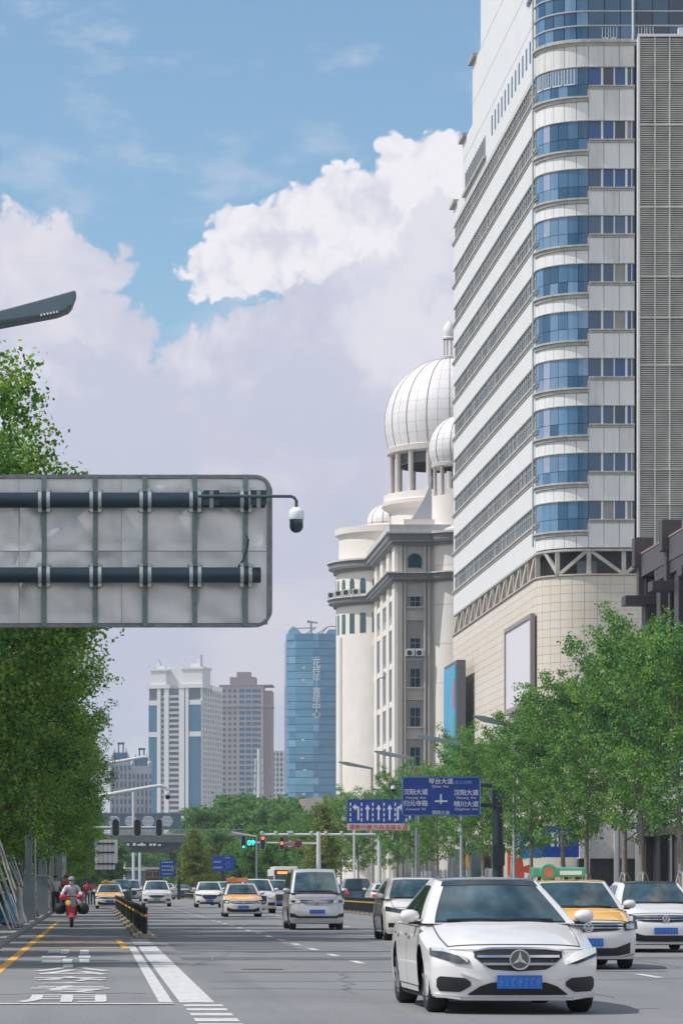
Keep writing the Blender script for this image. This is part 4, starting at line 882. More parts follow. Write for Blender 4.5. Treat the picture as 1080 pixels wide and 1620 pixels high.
for px in (70, 151, 229.5, 308, 388):
    q = MB(); q.box(gx(px)-.05, gx(px)+.05, DG-.12, DG-.01, rz0-.02, rz1+.03); q.build('rib_channel', green_st, SG)
    for pz in (794, 912):
        for s_ in (-1, 1):
            MB().lathe([(.16, -.035), (.175, -.035), (.175, .035), (.16, .035)], gx(px)+s_*.085, DG-.30, gz(pz), 20, axis='x').box(gx(px)+s_*.085-.035, gx(px)+s_*.085+.035, DG-.34, DG-.12, gz(pz)+.17, gz(pz)+.24).box(gx(px)+s_*.085-.035, gx(px)+s_*.085+.035, DG-.34, DG-.12, gz(pz)-.24, gz(pz)-.17).build('pipe_clamp', galv, SG)
        for s_ in (-1, 1): MB().box(gx(px)-.15, gx(px)+.15, DG-.16, DG-.12, gz(pz)+s_*.205-.015, gz(pz)+s_*.205+.015).build('clamp_plate', steel_g, SG)
steel_n = mat('pipe_navy', (.022, .045, .065), .38, metal=.25, var=.15, scale=2)
MB().lathe([(0.001, -5.2), (.158, -5.2), (.158, gx(418)), (.001, gx(418))], 0, DG-.30, gz(794), 28, axis='x').build('pipe', steel_n, SG, smooth=40)
MB().lathe([(0.001, -5.2), (.158, -5.2), (.158, gx(411)), (.001, gx(411))], 0, DG-.30, gz(912), 28, axis='x').build('pipe', steel_n, SG, smooth=40)
MB().lathe([(.24, 0), (.20, 10.2), (.001, 10.25)], -4.6, DG-.3, .12, 20).build('pole', steel_n, SG, smooth=40)
q = MB(); 
for p in (((157, 905), (190, 902), (222, 912)), ((232, 906), (262, 908), (300, 905), (306, 902)), ((165, 903), (150, 906)), ((30, 915), (34, 921), (42, 921), (46, 916))):
    q.tube([(gx(a), DG-.16, gz(b_)) for a, b_ in p], .012, 5)
q.tube([(gx(374), DG-.2, gz(902)), (gx(385), DG-.2, gz(886)), (gx(391), DG-.2, gz(866)), (gx(392), DG-.2, gz(855)), (gx(390), DG-.16, gz(850))], .018, 6)
q.build('cable', black_p, SG)
fl = MB()
for px, py in ((96, 834), (183, 853), (171, 857), (198, 853), (172, 888), (116, 904)): fl.bar((gx(px-2), DG-.05, gz(py+2)), (gx(px+2), DG-.05, gz(py-1.5)), .03, .01)
fl.build('paint_fleck', mat('paint_fleck_pink', (.80, .55, .50), .6), SG)
for px in (333, 407):
    MB().box(gx(px)-.16, gx(px)+.16, DG-.50, DG-.46, gz(803), gz(780)).build('camera_bracket', steel_n, SG); MB().box(gx(px)-.04, gx(px)+.04, DG-.54, DG-.50, gz(808), gz(781)).build('bracket_bolt', steel_g, SG)
CM = thing('ptz_camera', 'white dome camera with black lens hanging from hooked arm at sign end', 'camera', (gx(466), DG-.58, gz(812)))
arm_m = mat('arm_slate', (.075, .11, .13), .45, metal=.3)
MB().tube([(gx(312), DG-.58, gz(790)), (gx(458), DG-.58, gz(790.5)), (gx(463), DG-.58, gz(793)), (gx(466), DG-.58, gz(798)), (gx(466), DG-.58, gz(809))], .032, 10).build('arm', arm_m, CM, smooth=60)
MB().lathe([(.001, gz(807.5)), (.07, gz(808)), (.14, gz(813)), (.155, gz(816)), (.155, gz(826)), (.15, gz(827)), (.001, gz(827))], gx(466), DG-.58, 0, 28).build('housing', sign_white, CM, smooth=40)
MB().lathe([(.001, gz(827)), (.137, gz(827)), (.137, gz(839)), (.11, gz(844)), (.06, gz(847)), (.001, gz(848))], gx(466), DG-.58, 0, 28).build('dome', mat('camera_dome', (.012, .03, .045), .12, spec=.8), CM, smooth=50)
# street lamp head, near left
LN = thing('street_lamp', 'grey blade shaped street lamp head reaching in from the left edge', 'street lamp', (-4.4, 60, 0))
lam = mat('lamp_slate', (.12, .17, .20), .45, metal=.2, var=.06)
def blade(t, x0, x1, y, z0, z1, th0, th1, n, m, depth=.42):
    """lamp arm from pole (x0,z0) to tip (x1,z1); th thickness"""
    s_ = 1 if x1 > x0 else -1; L_ = abs(x1-x0); P = [(0, -th0/2), (L_*.80, z1-z0-th1*.62), (L_*.93, z1-z0-th1*.50), (L_*.975, z1-z0-th1*.30), (L_, z1-z0+th1*.38), (L_*.985, z1-z0+th1*.5), (L_*.6, (z1-z0)*.6+th0*.5+.02), (0, th0/2)]
    P = [(x0+s_*a, z0+b_) for a, b_ in P]
    if s_ < 0: P = P[::-1]
    return MB().prism(P, y-depth/2, y+depth/2).build(n, m, t, bevel=.03)
def px60(px): return PX(px, 60)
x1, x0 = px60(121), -4.4
pts = [(x0, PZ(548, 60)), (px60(0), PZ(518, 60)), (px60(90), PZ(501, 60)), (px60(108), PZ(494, 60)), (px60(114), PZ(487, 60)), (px60(121), PZ(468, 60)), (px60(119), PZ(461.5, 60)), (px60(60), PZ(478, 60)), (px60(0), PZ(494, 60)), (x0, PZ(535, 60))]
MB().prism(pts, 59.8, 60.2).build('lamp_arm', lam, LN, bevel=.025)
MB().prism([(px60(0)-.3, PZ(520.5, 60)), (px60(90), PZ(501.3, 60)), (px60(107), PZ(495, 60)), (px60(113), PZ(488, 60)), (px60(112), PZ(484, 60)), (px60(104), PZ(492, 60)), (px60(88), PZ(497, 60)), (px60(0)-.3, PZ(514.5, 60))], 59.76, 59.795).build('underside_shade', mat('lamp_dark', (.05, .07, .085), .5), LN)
q = MB()
for k in range(6): px = 64+k*5; q.box(px60(px), px60(px)+.035, 59.72, 59.759, PZ(503.5-k*1.0, 60), PZ(500.5-k*1.0, 60))
q.build('led_row', sign_white, LN)
MB().lathe([(.16, 0), (.10, 10.2)], -4.4, 60, .12, 16).build('pole', lam, LN, smooth=40)

# ------------------------------------------------------------------ blue direction sign and lane sign (right)
DS = 208.
sx = lambda px: PX(px, DS); sz = lambda py: PZ(py, DS)
BS = thing('direction_sign', 'large blue direction sign with white cross arrow and street names', 'sign', (sx(788), DS, 0))
S_ = math.radians(0)
MB().box(sx(635), sx(760), DS-.06, DS, sz(1291), sz(1229)).build('board', sign_blue, BS, bevel=.02)
q = MB(); x0, x1, z0, z1 = sx(636.2), sx(758.8), sz(1290), sz(1230.3)
for a, b_ in (((x0+.1, z0), (x1-.1, z0)), ((x1-.1, z0), (x1, z0+.1)), ((x1, z0+.1), (x1, z1-.1)), ((x1, z1-.1), (x1-.1, z1)), ((x1-.1, z1), (x0+.1, z1)), ((x0+.1, z1), (x0, z1-.1)), ((x0, z1-.1), (x0, z0+.1)), ((x0, z0+.1), (x0+.1, z0))): q.bar((a[0], DS-.07, a[1]), (b_[0], DS-.07, b_[1]), .05, .02)
q.build('border', mat('sign_border', (.25, .48, .75), .4), BS)
def stext(s, px, py, hpx, t, D, m=sign_white, dy=.075, **kw): return text(s, hpx*D/FP*1.05, m, (PX(px, D), D-dy, PZ(py, D)), t, ext=.006, **kw)
stext('琴台大道', 697, 1237, 9.3, BS, DS, bold=.018); stext('(长江大桥)', 732, 1238.5, 6, BS, DS, mat('sign_border', (.25, .48, .75), .4)); stext('Qintai  Ave', 696, 1244.6, 5.4, BS, DS)
for px, w, e in ((657, '汉阳大道', 'Hanyang  Ave'), (737, '汉阳大道', 'Hanyang  Ave')): stext(w, px, 1254 if px < 700 else 1255, 9.3, BS, DS, bold=.018); stext(e, px, 1262.5, 5.4, BS, DS)
for px, w, e in ((657, '归元寺路', 'Guiyuansi  Rd'), (737, '晴川大道', 'Qingchuan  Ave')): stext(w, px, 1272 if px < 700 else 1273, 9.3, BS, DS, bold=.018); stext(e, px, 1280.5, 5.4, BS, DS)
stext('鹦鹉大道', 697, 1286.5, 6.6, BS, DS)
q = MB(); q.box(sx(695.7), sx(698.3), DS-.1, DS-.075, sz(1272.5), sz(1257)); q.box(sx(687.5), sx(695.6), DS-.1, DS-.075, sz(1269.3), sz(1266.7)); q.box(sx(698.4), sx(707), DS-.1, DS-.075, sz(1269.3), sz(1266.7)); q.build('cross_arrow', sign_white, BS)
MB().lathe([(.36, 0), (.33, sz(1238))], sx(788), DS+.2, 0, 20).build('pole', steel_d, BS, smooth=40)
MB().box(sx(788)-.4, sx(788)+.4, DS-.15, DS+.6, sz(1268)-.4, sz(1242)).build('flange_box', steel_d, BS, bevel=.04)
MB().box(sx(788)-.38, sx(788)+.38, DS-.2, DS+.5, 2.6, 3.9).build('control_box', steel_d, BS, bevel=.04)
for py in (1242, 1274): MB().tube([(sx(640), DS+.2, sz(py)), (sx(788), DS+.2, sz(py))], .14, 12).build('arm', steel_d, BS, smooth=40)
MB().bar((sx(768), DS+.1, sz(1252)), (sx(779), DS+.1, sz(1266)), .08).build('brace', galv, BS)
c2 = thing('ptz_camera', 'small white dome camera on a hooked arm left of the direction sign', 'camera', (sx(621), DS, sz(1250)))
MB().tube([(sx(634), DS-.1, sz(1241)), (sx(624), DS-.1, sz(1241)), (sx(621.5), DS-.1, sz(1243))], .05, 6).build('arm', arm_m, c2); MB().lathe([(.001, 0), (.13, -.05), (.15, -.22), (.001, -.22)], sx(621.5), DS-.1, sz(1243), 12).build('housing', sign_white, c2); MB().lathe([(.13, -.22), (.13, -.32), (.06, -.42), (.001, -.43)], sx(621.5), DS-.1, sz(1243), 12).build('dome', black_p, c2)
DL = 265.
lx = lambda px: PX(px, DL); lz = lambda py: PZ(py, DL)
LS = thing('lane_arrow_sign', 'wide blue lane arrow sign above a white strip of red characters', 'sign', (lx(660), DL, 0))
MB().box(lx(549), lx(655), DL-.05, DL, lz(1303), lz(1265)).build('board', sign_blue, LS)
MB().box(lx(549), lx(648), DL-.06, DL, lz(1314), lz(1303.4)).build('white_strip', mat('strip_white', (.62, .60, .62), .5), LS)
for k, ch in enumerate('请按行驶方向选择车道'): stext(ch, 556+k*9.4, 1309.2+k*.12, 8.6, LS, DL, mat('char_red', (.62, .06, .06), .5), bold=.022)
for k in range(6):
    for j in range(4): px = 554+k*17.7; MB().box(lx(px-1), lx(px+1), DL-.07, DL-.051, lz(1275.5+j*8.2), lz(1270.3+j*8.2)).build('lane_dash', sign_white, LS)
def arrow(px, kind):
    q = MB(); w_ = 1.4
    if kind == 's': q.prism([(lx(px-w_), lz(1298)), (lx(px+w_), lz(1298)), (lx(px+w_), lz(1281)), (lx(px+4.2), lz(1281)), (lx(px), lz(1273)), (lx(px-4.2), lz(1281)), (lx(px-w_), lz(1281))], DL-.075, DL-.052)
    else:
        s_ = -1 if kind == 'l' else 1; x_ = px-s_*3
        P = [(x_-s_*w_, 1298), (x_+s_*w_, 1298), (x_+s_*w_, 1279.5), (x_+s_*4, 1279.5), (x_+s_*4, 1283), (x_+s_*9.5, 1277), (x_+s_*4, 1272), (x_+s_*4, 1275.8), (x_+s_*1, 1275.8), (x_-s_*w_, 1277.5)]
        q.prism([(lx(a), lz(b_)) for a, b_ in P], DL-.075, DL-.052)
    q.build('arrow', sign_white, LS)
arrow(563.5, 'l'); arrow(581, 's'); arrow(598.5, 's'); arrow(616, 's'); arrow(632, 'r'); arrow(648, 's')
MB().tube([(lx(660), DL+.2, 0), (lx(660), DL+.2, lz(1262))], .2, 12).build('pole', steel_g, LS); 
for py in (1273, 1297): MB().tube([(lx(552), DL+.15, lz(py)), (lx(660), DL+.2, lz(py))], .09, 8).build('arm', steel_g, LS)

# ------------------------------------------------------------------ traffic lights
def emat(n, c_, e): return mat(n, c_, .4, var=0, emit=e)
led_g = emat('light_green', (.04, .95, .60), 1.3); led_r = emat('light_red', (1., .12, .06), 1.5); led_c = emat('light_cyan', (.05, .85, .75), 1.2)
DT = 276.
def signal(px, D, lab, lit=None, back=False, h=23, w=8, py0=1322):
    t = thing('traffic_light', lab, 'traffic light', (PX(px, D), D, 0) if False else (PX(px, D), D, PZ(py0+h, D)))
    r_ = w/2*D/FP; z0, z1 = PZ(py0+h, D), PZ(py0, D); P = [(PX(px, D)+r_*math.cos(R(a)), z1-r_+r_*math.sin(R(a))) for a in range(0, 181, 20)]+[(PX(px, D)+r_*math.cos(R(a)), z0+r_+r_*math.sin(R(a))) for a in range(180, 361, 20)]
    MB().prism(P, D-.15, D+.08).build('housing', black_p, t)
    q = MB()
    for a, b_ in zip(P, P[1:]+P[:1]): q.bar((a[0], D-.16, a[1]), (b_[0], D-.16, b_[1]), .06, .05)
    q.build('rim', mat('rim_grey', (.30, .34, .35), .5), t)
    if not back:
        for k in range(3):
            z = z1-(z1-z0)*(.2+.3*k); on = lit is not None and lit[0] == k
            MB().lathe([(.001, 0), (r_*.62, 0), (r_*.66, .02)], PX(px, D), D-.19, z, 14, axis='y').build('lens', lit[1] if on and False else black_p, t)
            if on:
                s_ = r_*.6; q = MB()
                if lit[1] is led_g: q.prism([(PX(px, D), z+s_), (PX(px, D)+s_, z), (PX(px, D), z-s_), (PX(px, D)-s_, z)], D-.22, D-.2)
                else: q.lathe([(.001, 0), (s_*1.05, 0), (s_*1.05, .02)], PX(px, D), D-.22, z, 16, axis='y')
                q.build('lit_lens', lit[1], t)
    return t
signal(385, DT, 'left traffic light of the far mast with a lit green arrow', (2, led_g)); signal(415.5, DT, 'middle traffic light of the far mast with its top red light lit', (0, led_r)); signal(445.5, DT, 'right traffic light of the far mast with its middle red light lit', (1, led_r), h=21, py0=1324)
cd = thing('countdown_timer', 'black countdown box showing green number 09 beside the green light', 'traffic light', (PX(397, DT), DT, PZ(1341, DT)))
MB().box(PX(390.5, DT), PX(403.5, DT), DT-.1, DT+.1, PZ(1340.5, DT), PZ(1328, DT)).build('housing', black_p, cd); stext('09', 397, 1334.2, 11.5, cd, DT, led_c, dy=.11, bold=.03)
def disc(px, py, r, lab, face, rim, txt=None, tm=None):
    t = thing('round_sign', lab, 'road sign', (PX(px, DT), DT, PZ(py, DT))); rm = r*DT/FP
    MB().lathe([(.001, -.03), (rm*.8, -.03), (rm*.8, 0), (.001, 0)], PX(px, DT), DT-.1, PZ(py, DT), 24, axis='y').build('face', face, t)
    MB().lathe([(rm*.8, -.04), (rm, -.04), (rm, 0), (rm*.8, 0)], PX(px, DT), DT-.1, PZ(py, DT), 24, axis='y').build('rim', rim, t)
    if txt: stext(txt, px, py+.2, 8.5, t, DT, tm, dy=.15, bold=.022)
    return t
disc(458.5, 1335.5, 6.4, 'round white speed limit sign with red rim and black number', sign_white, sign_red, '60', black_p)
n_ = disc(471.5, 1336, 6.4, 'round dark blue no stopping sign with red rim', mat('sign_navy', (.02, .04, .18), .4), sign_red)
MB().bar((PX(467.8, DT), DT-.14, PZ(1332.3, DT)), (PX(475.2, DT), DT-.14, PZ(1339.7, DT)), .06, .02).bar((PX(475.2, DT), DT-.14, PZ(1332.3, DT)), (PX(467.8, DT), DT-.14, PZ(1339.7, DT)), .06, .02).build('red_cross', sign_red, n_)
TM = thing('signal_mast', 'white signal mast with two horizontal arms over the far lanes', 'mast', (PX(504, DT), DT, 0))
MB().lathe([(.22, 0), (.16, PZ(1316, DT))], PX(504, DT), DT+.15, 0, 12).build('pole', steel_w, TM, smooth=40)
MB().tube([(PX(382, DT), DT+.15, PZ(1333, DT)), (PX(504, DT), DT+.15, PZ(1335, DT))], .06, 8).build('arm', steel_w, TM)
TM2 = thing('camera_gantry', 'long white camera arm above the far traffic lights', 'mast', (PX(600, 290), 290, 0))
MB().tube([(PX(412, 290), 290, PZ(1320.5, 290)), (PX(600, 290), 290, PZ(1320.5, 290))], .09, 8).build('arm', steel_w, TM2); MB().tube([(PX(600, 290), 290, 0), (PX(600, 290), 290, PZ(1318, 290))], .18, 10).build('pole', steel_w, TM2)
for i, px in enumerate((414, 436, 457, 461, 492, 515, 540)):
    t = thing('traffic_camera', '%s small white camera on the long arm above the far lights' % ('first', 'second', 'third', 'fourth', 'fifth', 'sixth', 'seventh')[i], 'camera', (PX(px, 290), 290, PZ(1319, 290)), 'cameras on the long arm')
    MB().box(PX(px-1.8, 290), PX(px+1.8, 290), 289.6, 290.2, PZ(1318.6, 290), PZ(1315.4, 290)).build('body', sign_white, t, bevel=.02); MB().box(PX(px-.4, 290), PX(px+.4, 290), 289.9, 290.1, PZ(1320, 290), PZ(1318.5, 290)).build('bracket', steel_g, t)
t = thing('street_lamp', 'slanting white lamp arm left of the far camera arm', 'street lamp', (PX(420, 300), 300, 0)); MB().bar((PX(366, 300), 300, PZ(1316.5, 300)), (PX(406, 300), 300, PZ(1323.5, 300)), .12).build('arm', steel_w, t); MB().tube([(PX(406, 300), 300, PZ(1323.5, 300)), (PX(406, 300), 300, 0)], .08, 8).build('pole', steel_g, t)
DLT = 250.
for px, l in ((183, 'left'), (217.5, 'middle'), (251.5, 'right, pale rimmed')): signal(px, DLT, '%s black traffic light hanging in front of the overpass' % l, back=True, h=28, w=10.5 if px > 250 else 11.5, py0=1296)
lm_ = thing('signal_mast', 'white signal arm with short upright crossing in front of the overpass', 'mast', (-3.2, DLT, 0))
MB().tube([(-3.2, DLT+.2, PZ(1309, DLT)), (PX(256, DLT), DLT+.2, PZ(1309, DLT))], .06, 8).build('arm', steel_w, lm_); MB().tube([(PX(211, DLT), DLT+.25, PZ(1322, DLT)), (PX(211, DLT), DLT+.25, PZ(1248, DLT))], .085, 8).build('upright', steel_w, lm_); MB().tube([(-3.2, DLT+.2, .12), (-3.2, DLT+.2, PZ(1305, DLT))], .12, 8).build('pole', steel_g, lm_)
MB().box(PX(208.8, DLT), PX(213.5, DLT), DLT, DLT+.4, PZ(1249, DLT), PZ(1247, DLT)).build('cap', steel_w, lm_)
def camarm(lab, D, p, cam_py):
    t = thing('camera_mast', lab, 'mast', (-2.6, D, 0)); pts = [(-2.6, D, PZ(p[0][1]+(p[0][0]-150)*.0+12, D))]+[(PX(a, D), D, PZ(b_, D)) for a, b_ in p]
    MB().tube(pts, [.13]+[.11-.05*i/len(p) for i in range(len(p))], 10).build('arm', steel_w, t, smooth=60); MB().tube([(-2.6, D, .12), (-2.6, D, pts[0][2]+.3)], .14, 10).build('pole', steel_g, t, smooth=40)
    ex = PX(p[-1][0], D); t2 = thing('ptz_camera', 'small dome camera hanging from ' + lab.split(' with')[0], 'camera', (ex, D, PZ(cam_py, D)))
    MB().lathe([(.001, .0), (.13, -.03), (.15, -.2), (.14, -.22), (.001, -.22)], ex, D, PZ(cam_py, D), 14).build('housing', sign_white, t2, smooth=40); MB().lathe([(.12, -.22), (.12, -.34), (.06, -.42), (.001, -.43)], ex, D, PZ(cam_py, D), 14).build('dome', black_p if D < 190 else sign_white, t2, smooth=50)
camarm('the lower tapered white arm with hook end beside the left trees', 172, [(130, 1265.5), (190, 1254), (240, 1245), (255, 1243.3), (262, 1246), (265, 1252)], 1252)
camarm('the upper tapered white arm with hook end beside the left trees', 200, [(150, 1212), (200, 1203), (228, 1198), (234, 1199), (236.5, 1204)], 1204)
# distant signs
t = thing('far_sign_back', 'grey back of a distant road sign with three dark bars', 'sign', (PX(168, 300), 300, 0)); D = 300
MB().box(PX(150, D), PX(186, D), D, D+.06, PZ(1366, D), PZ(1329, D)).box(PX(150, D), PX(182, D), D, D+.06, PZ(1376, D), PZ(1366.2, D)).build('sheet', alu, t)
for py in (1335, 1349, 1367): MB().box(PX(153, D), PX(181, D), D-.15, D-.01, PZ(py+1.4, D), PZ(py-1.2, D)).build('bar', black_p, t)
for px in (156, 163, 170, 177): MB().box(PX(px, D), PX(px+.9, D), D-.08, D-.01, PZ(1376, D), PZ(1330, D)).build('rib', steel_g, t)
MB().tube([(PX(150, D)-.9, D+.2, .1), (PX(150, D)-.9, D+.2, PZ(1330, D))], .15, 8).build('pole', steel_d, t); MB().tube([(PX(150, D)-.9, D+.2, PZ(1340, D)), (PX(180, D), D+.2, PZ(1340, D))], .1, 8).build('arm', steel_d, t)
def bluesign(lab, x0, x1, y0, y1, D, rows, pole_px, extra=True):
    t = thing('blue_road_sign', lab, 'sign', (PX(pole_px, D), D, 0)); MB().box(PX(x0, D), PX(x1, D), D-.05, D, PZ(y1, D), PZ(y0, D)).build('board', sign_blue, t)
    r_ = random.Random(int(x0))
    for (py, ha, hb, n, h) in rows:
        w_ = (hb-ha)/n
        for k in range(n):
            MB().box(PX(ha+k*w_, D), PX(ha+k*w_+w_*.62, D), D-.07, D-.051, PZ(py+h/2, D), PZ(py-h/2, D)).build('character_block', mat('sign_pale_blue', (.35, .52, .75), .5), t) 
    MB().tube([(PX(pole_px, D), D+.2, 0), (PX(pole_px, D), D+.2, PZ(y0, D))], .16, 10).build('pole', steel_d, t); MB().tube([(PX(x0+2, D), D+.2, PZ((y0+y1)/2, D)), (PX(pole_px, D), D+.2, PZ((y0+y1)/2, D))], .08, 8).build('arm', steel_d, t); return t
bluesign('far small square blue sign full of small pale text rows', 253, 279, 1361.5, 1387, 330, [(1364.5, 256, 275, 5, 2), (1371, 256, 275, 5, 2.2), (1377, 256, 275, 6, 2.2), (1383, 257, 274, 5, 1.6)], 283)
bt_ = bluesign('far wide blue sign with pale diamond junction diagram', 336, 371, 1354.5, 1379, 310, [(1364, 338, 350, 4, 2.6), (1373, 338, 352, 4, 2.6), (1357.5, 356, 364, 3, 1.8)], 352)
q = MB(); D = 310
for a, b_ in (((360.5, 1363), (364.5, 1368.5)), ((364.5, 1368.5), (360.5, 1374)), ((360.5, 1374), (356.5, 1368.5)), ((356.5, 1368.5), (360.5, 1363))): q.bar((PX(a[0], D), D-.07, PZ(a[1], D)), (PX(b_[0], D), D-.07, PZ(b_[1], D)), .08, .02)
q.build('diamond', mat('sign_pale_blue', (.35, .52, .75), .5), bt_)
t = thing('brown_road_sign', 'dark brown sign board with pale cross mark above the far traffic', 'sign', (PX(242, 420), 420, 0)); D = 420
MB().box(PX(231, D), PX(252, D), D-.1, D, PZ(1395, D), PZ(1376, D)).build('board', mat('board_brown', (.07, .035, .03), .6, var=.3, scale=2), t)
for y in (1379, 1388): MB().box(PX(233, D), PX(250, D), D-.14, D-.11, PZ(y+.5, D), PZ(y-.5, D)).build('pale_line', mat('brown_pale', (.3, .22, .18), .6), t)
MB().box(PX(240.5, D), PX(242, D), D-.14, D-.11, PZ(1388, D), PZ(1381, D)).build('cross_mark', mat('brown_pale', (.3, .22, .18), .6), t); MB().tube([(PX(235, D), D, 0), (PX(235, D), D, PZ(1394, D))], .08).tube([(PX(248, D), D, 0), (PX(248, D), D, PZ(1394, D))], .08).build('posts', steel_d, t)

# ------------------------------------------------------------------ street lamps on the right
def rlamp(D, arm, ytip, ypole, lab, X=25.8):
    t = thing('street_lamp', lab, 'street lamp', (23.9+.9, D, 0), 'grey street lamps on the right pavement'); arm += X-24.9
    px = 150+X*FP/D; h = PZ(ypole, D)
    MB().lathe([(.15, 0), (.15, 1.2), (.115, 1.25), (.085, h-.3)], X, D, .12, 12).build('pole', steel_g, t, smooth=40)
    P = [(X+.1, h-.35), (X-arm*.75, h+.02), (X-arm, h+.30), (X-arm-.05, h+.42), (X-arm*.75, h+.38), (X+.1, h-.18)]
    MB().prism(P, D-.18, D+.18).build('lamp_head', mat('lamp_head_grey', (.26, .31, .34), .5, metal=.2), t, bevel=.02)
rlamp(199, 2.4, 0, 1143, 'nearest grey street lamp on the right, pole right of the direction sign', 24.9)
rlamp(236, 2.2, 0, 1172, 'second grey street lamp on the right, head before the domed building')
rlamp(272, 2.2, 0, 1196, 'third grey street lamp on the right, lower front of domed building')
rlamp(312, 2.2, 0, 1212, 'fourth and farthest grey street lamp, at foot of the round tower')
MB()
for D, px, lab in ((300, 560, 'thin pale pole behind the lane arrow sign'), (240, 743, 'pale thin pole below right corner of the direction sign'), (215, 659, 'dark thin pole below left part of direction sign'), (205, 929, 'grey pole between the two right hand tree trunks'), (196, 978, 'slim grey pole by the stone columns')):
    t = thing('pole', lab, 'pole', (PX(px, D), D, .12)); MB().tube([(PX(px, D), D, .12), (PX(px, D), D, PZ(1310, D))], .09, 8).build('shaft', steel_g if px != 560 else steel_w, t); MB().lathe([(.16, 0), (.16, .3), (.1, .35)], PX(px, D), D, .12, 8).build('base', steel_g, t)

# ------------------------------------------------------------------ left verge: posts, leaning props
def lpost(D, px, w, lab, base=True, h=7.5, m=None):
    m = m or mat('post_slate', (.20, .25, .275), .55, var=.1, scale=2)
    t = thing('steel_post', lab, 'post', (PX(px, D), D, .125)); X = PX(px, D)
    MB().box(X-w/2, X+w/2, D-w/2, D+w/2, 1.75 if base else .125, h).build('shaft', m, t, bevel=.015)
    for dx_ in (-w*.2, w*.18): MB().box(X+dx_-.008, X+dx_+.008, D-w/2-.012, D-w/2-.001, 1.8, h-.1).build('edge_fold', steel_g, t)
    if base: MB().box(X-w*.78, X+w*.78, D-w*.78, D+w*.78, .125, 1.72).box(X-w*.9, X+w*.9, D-w*.9, D+w*.9, 1.72, 1.78).build('base_box', m, t, bevel=.015)
    for z in (2.6, 3.6, 4.4): MB().box(X-w/2-.01, X+w/2+.01, D-w/2-.014, D+w/2, z, z+.04).build('band', steel_g, t)
lpost(118, 45.5, .24, 'slate grey steel post on wide square base nearest the left kerb')
lpost(140, 67, .30, 'dark slate steel post second along the left kerb', h=6)
lpost(152, 82, .20, 'pale grey square post third along the left kerb', base=False, m=mat('post_pale', (.33, .37, .40), .55, var=.1))
lpost(176, 93, .34, 'dark slate post fourth along the left kerb', h=7)
lpost(190, 102, .22, 'pale post farthest along the left kerb', base=False, m=mat('post_pale2', (.36, .39, .40), .55, var=.15))
t = thing('drain_pipe', 'thin pale pipe with brackets right of the nearest steel post', 'pipe', (PX(55.5, 121), 121, .12)); X = PX(55.5, 121)
MB().tube([(X, 121, .12), (X, 121, 5)], .035, 8).build('pipe', mat('pipe_pale', (.42, .42, .38), .6), t)
for z in (1.9, 2.5, 3.1): MB().box(X-.06, X+.02, 120.95, 121.05, z, z+.05).build('bracket', steel_g, t)
prop_mats = [mat('prop_steel', (.36, .37, .38), .45, metal=.4, var=.25, scale=6), mat('prop_dark', (.075, .095, .11), .5, metal=.3, var=.2, scale=5), mat('prop_pale', (.50, .47, .44), .6, var=.2, scale=6)]
rr2 = random.Random(11)
props = []
for k, D in enumerate([92, 97.5, 103, 109, 113.5, 123, 127, 131.5, 136, 140, 146, 153, 160, 167, 174, 182, 190, 199, 208, 218]):
    t = thing('leaning_prop', 'x', 'prop', (-2.5, D, .125), 'steel props leaning beside the left kerb'); props.append((t, D))
    hh = rr2.uniform(2.2, 3.0); xb = -2.33+rr2.uniform(-.1, .08); m_ = rr2.choice([0, 0, 1, 2])
    for q_ in range(2): MB().tube([(xb+.1*q_, D+q_*.4, .13), (xb-.95+.1*q_+rr2.uniform(-.1, .1), D+q_*.4+.5, hh+.2*q_)], .032, 7).build('pole', prop_mats[m_], t, smooth=60)
    MB().bar((xb-.45, D+.2, 1.25), (xb-.33, D+.7, 1.3), .05).build('clamp', prop_mats[1], t); MB().box(xb-.06, xb+.18, D-.08, D+.5, .125, .15).build('foot_plate', prop_mats[1], t)
ordn = ['nearest', 'second', 'third', 'fourth', 'fifth', 'sixth', 'seventh', 'eighth', 'ninth', 'tenth', 'eleventh', 'twelfth', 'thirteenth', 'fourteenth', 'fifteenth', 'sixteenth', 'seventeenth', 'eighteenth', 'nineteenth', 'twentieth', 'twenty first', 'twenty second', 'twenty third', 'twenty fourth', 'twenty fifth', 'twenty sixth', 'twenty seventh', 'twenty eighth']
for i, (t, D) in enumerate(props): t['label'] = 'pair of leaning steel poles by the left kerb, %s from the camera' % ordn[i]
t = thing('bag', 'blue and white plastic sheet slumped against the props at far left', 'bag', (PX(15, 101), 101, .12))
MB().tube([(PX(12, 101), 101, .2), (PX(13, 101), 101.1, .7), (PX(10, 101), 101.2, 1.15)], [.26, .22, .06], 8).build('blue_sheet', mat('sheet_blue', (.05, .28, .50), .5, var=.3, scale=5), t, smooth=60); MB().tube([(PX(21, 101), 101.2, .2), (PX(18, 101), 101.2, .7), (PX(15, 101), 101.3, 1.1)], [.22, .15, .05], 8).build('white_sheet', mat('sheet_white', (.55, .58, .60), .5, var=.2, scale=5), t, smooth=60)
t = thing('guard_rail', 'thin horizontal guard rail behind the props at left edge', 'rail', (-2.9, 104, .12)); MB().tube([(-4.6, 108, 1.15), (-2.75, 108, 1.12)], .03).build('rail', steel_g, t); MB().tube([(-2.75, 108, 1.12), (-2.75, 108, .12)], .03).build('post', steel_g, t)
for (D, px, lab) in ((105, 31, 'white rounded marker post by the left props'),):
    t = thing('marker_post', lab, 'post', (PX(px, D), D, .12)); MB().lathe([(.10, 0), (.12, .5), (.09, .9), (.10, 1.15), (.001, 1.2)], PX(px, D), D, .12, 10).build('body', mat('marker_grey', (.45, .50, .50), .6, var=.2, scale=5), t, smooth=50); MB().lathe([(.13, 0), (.13, .08)], PX(px, D), D, .12, 10).build('base', steel_g, t)

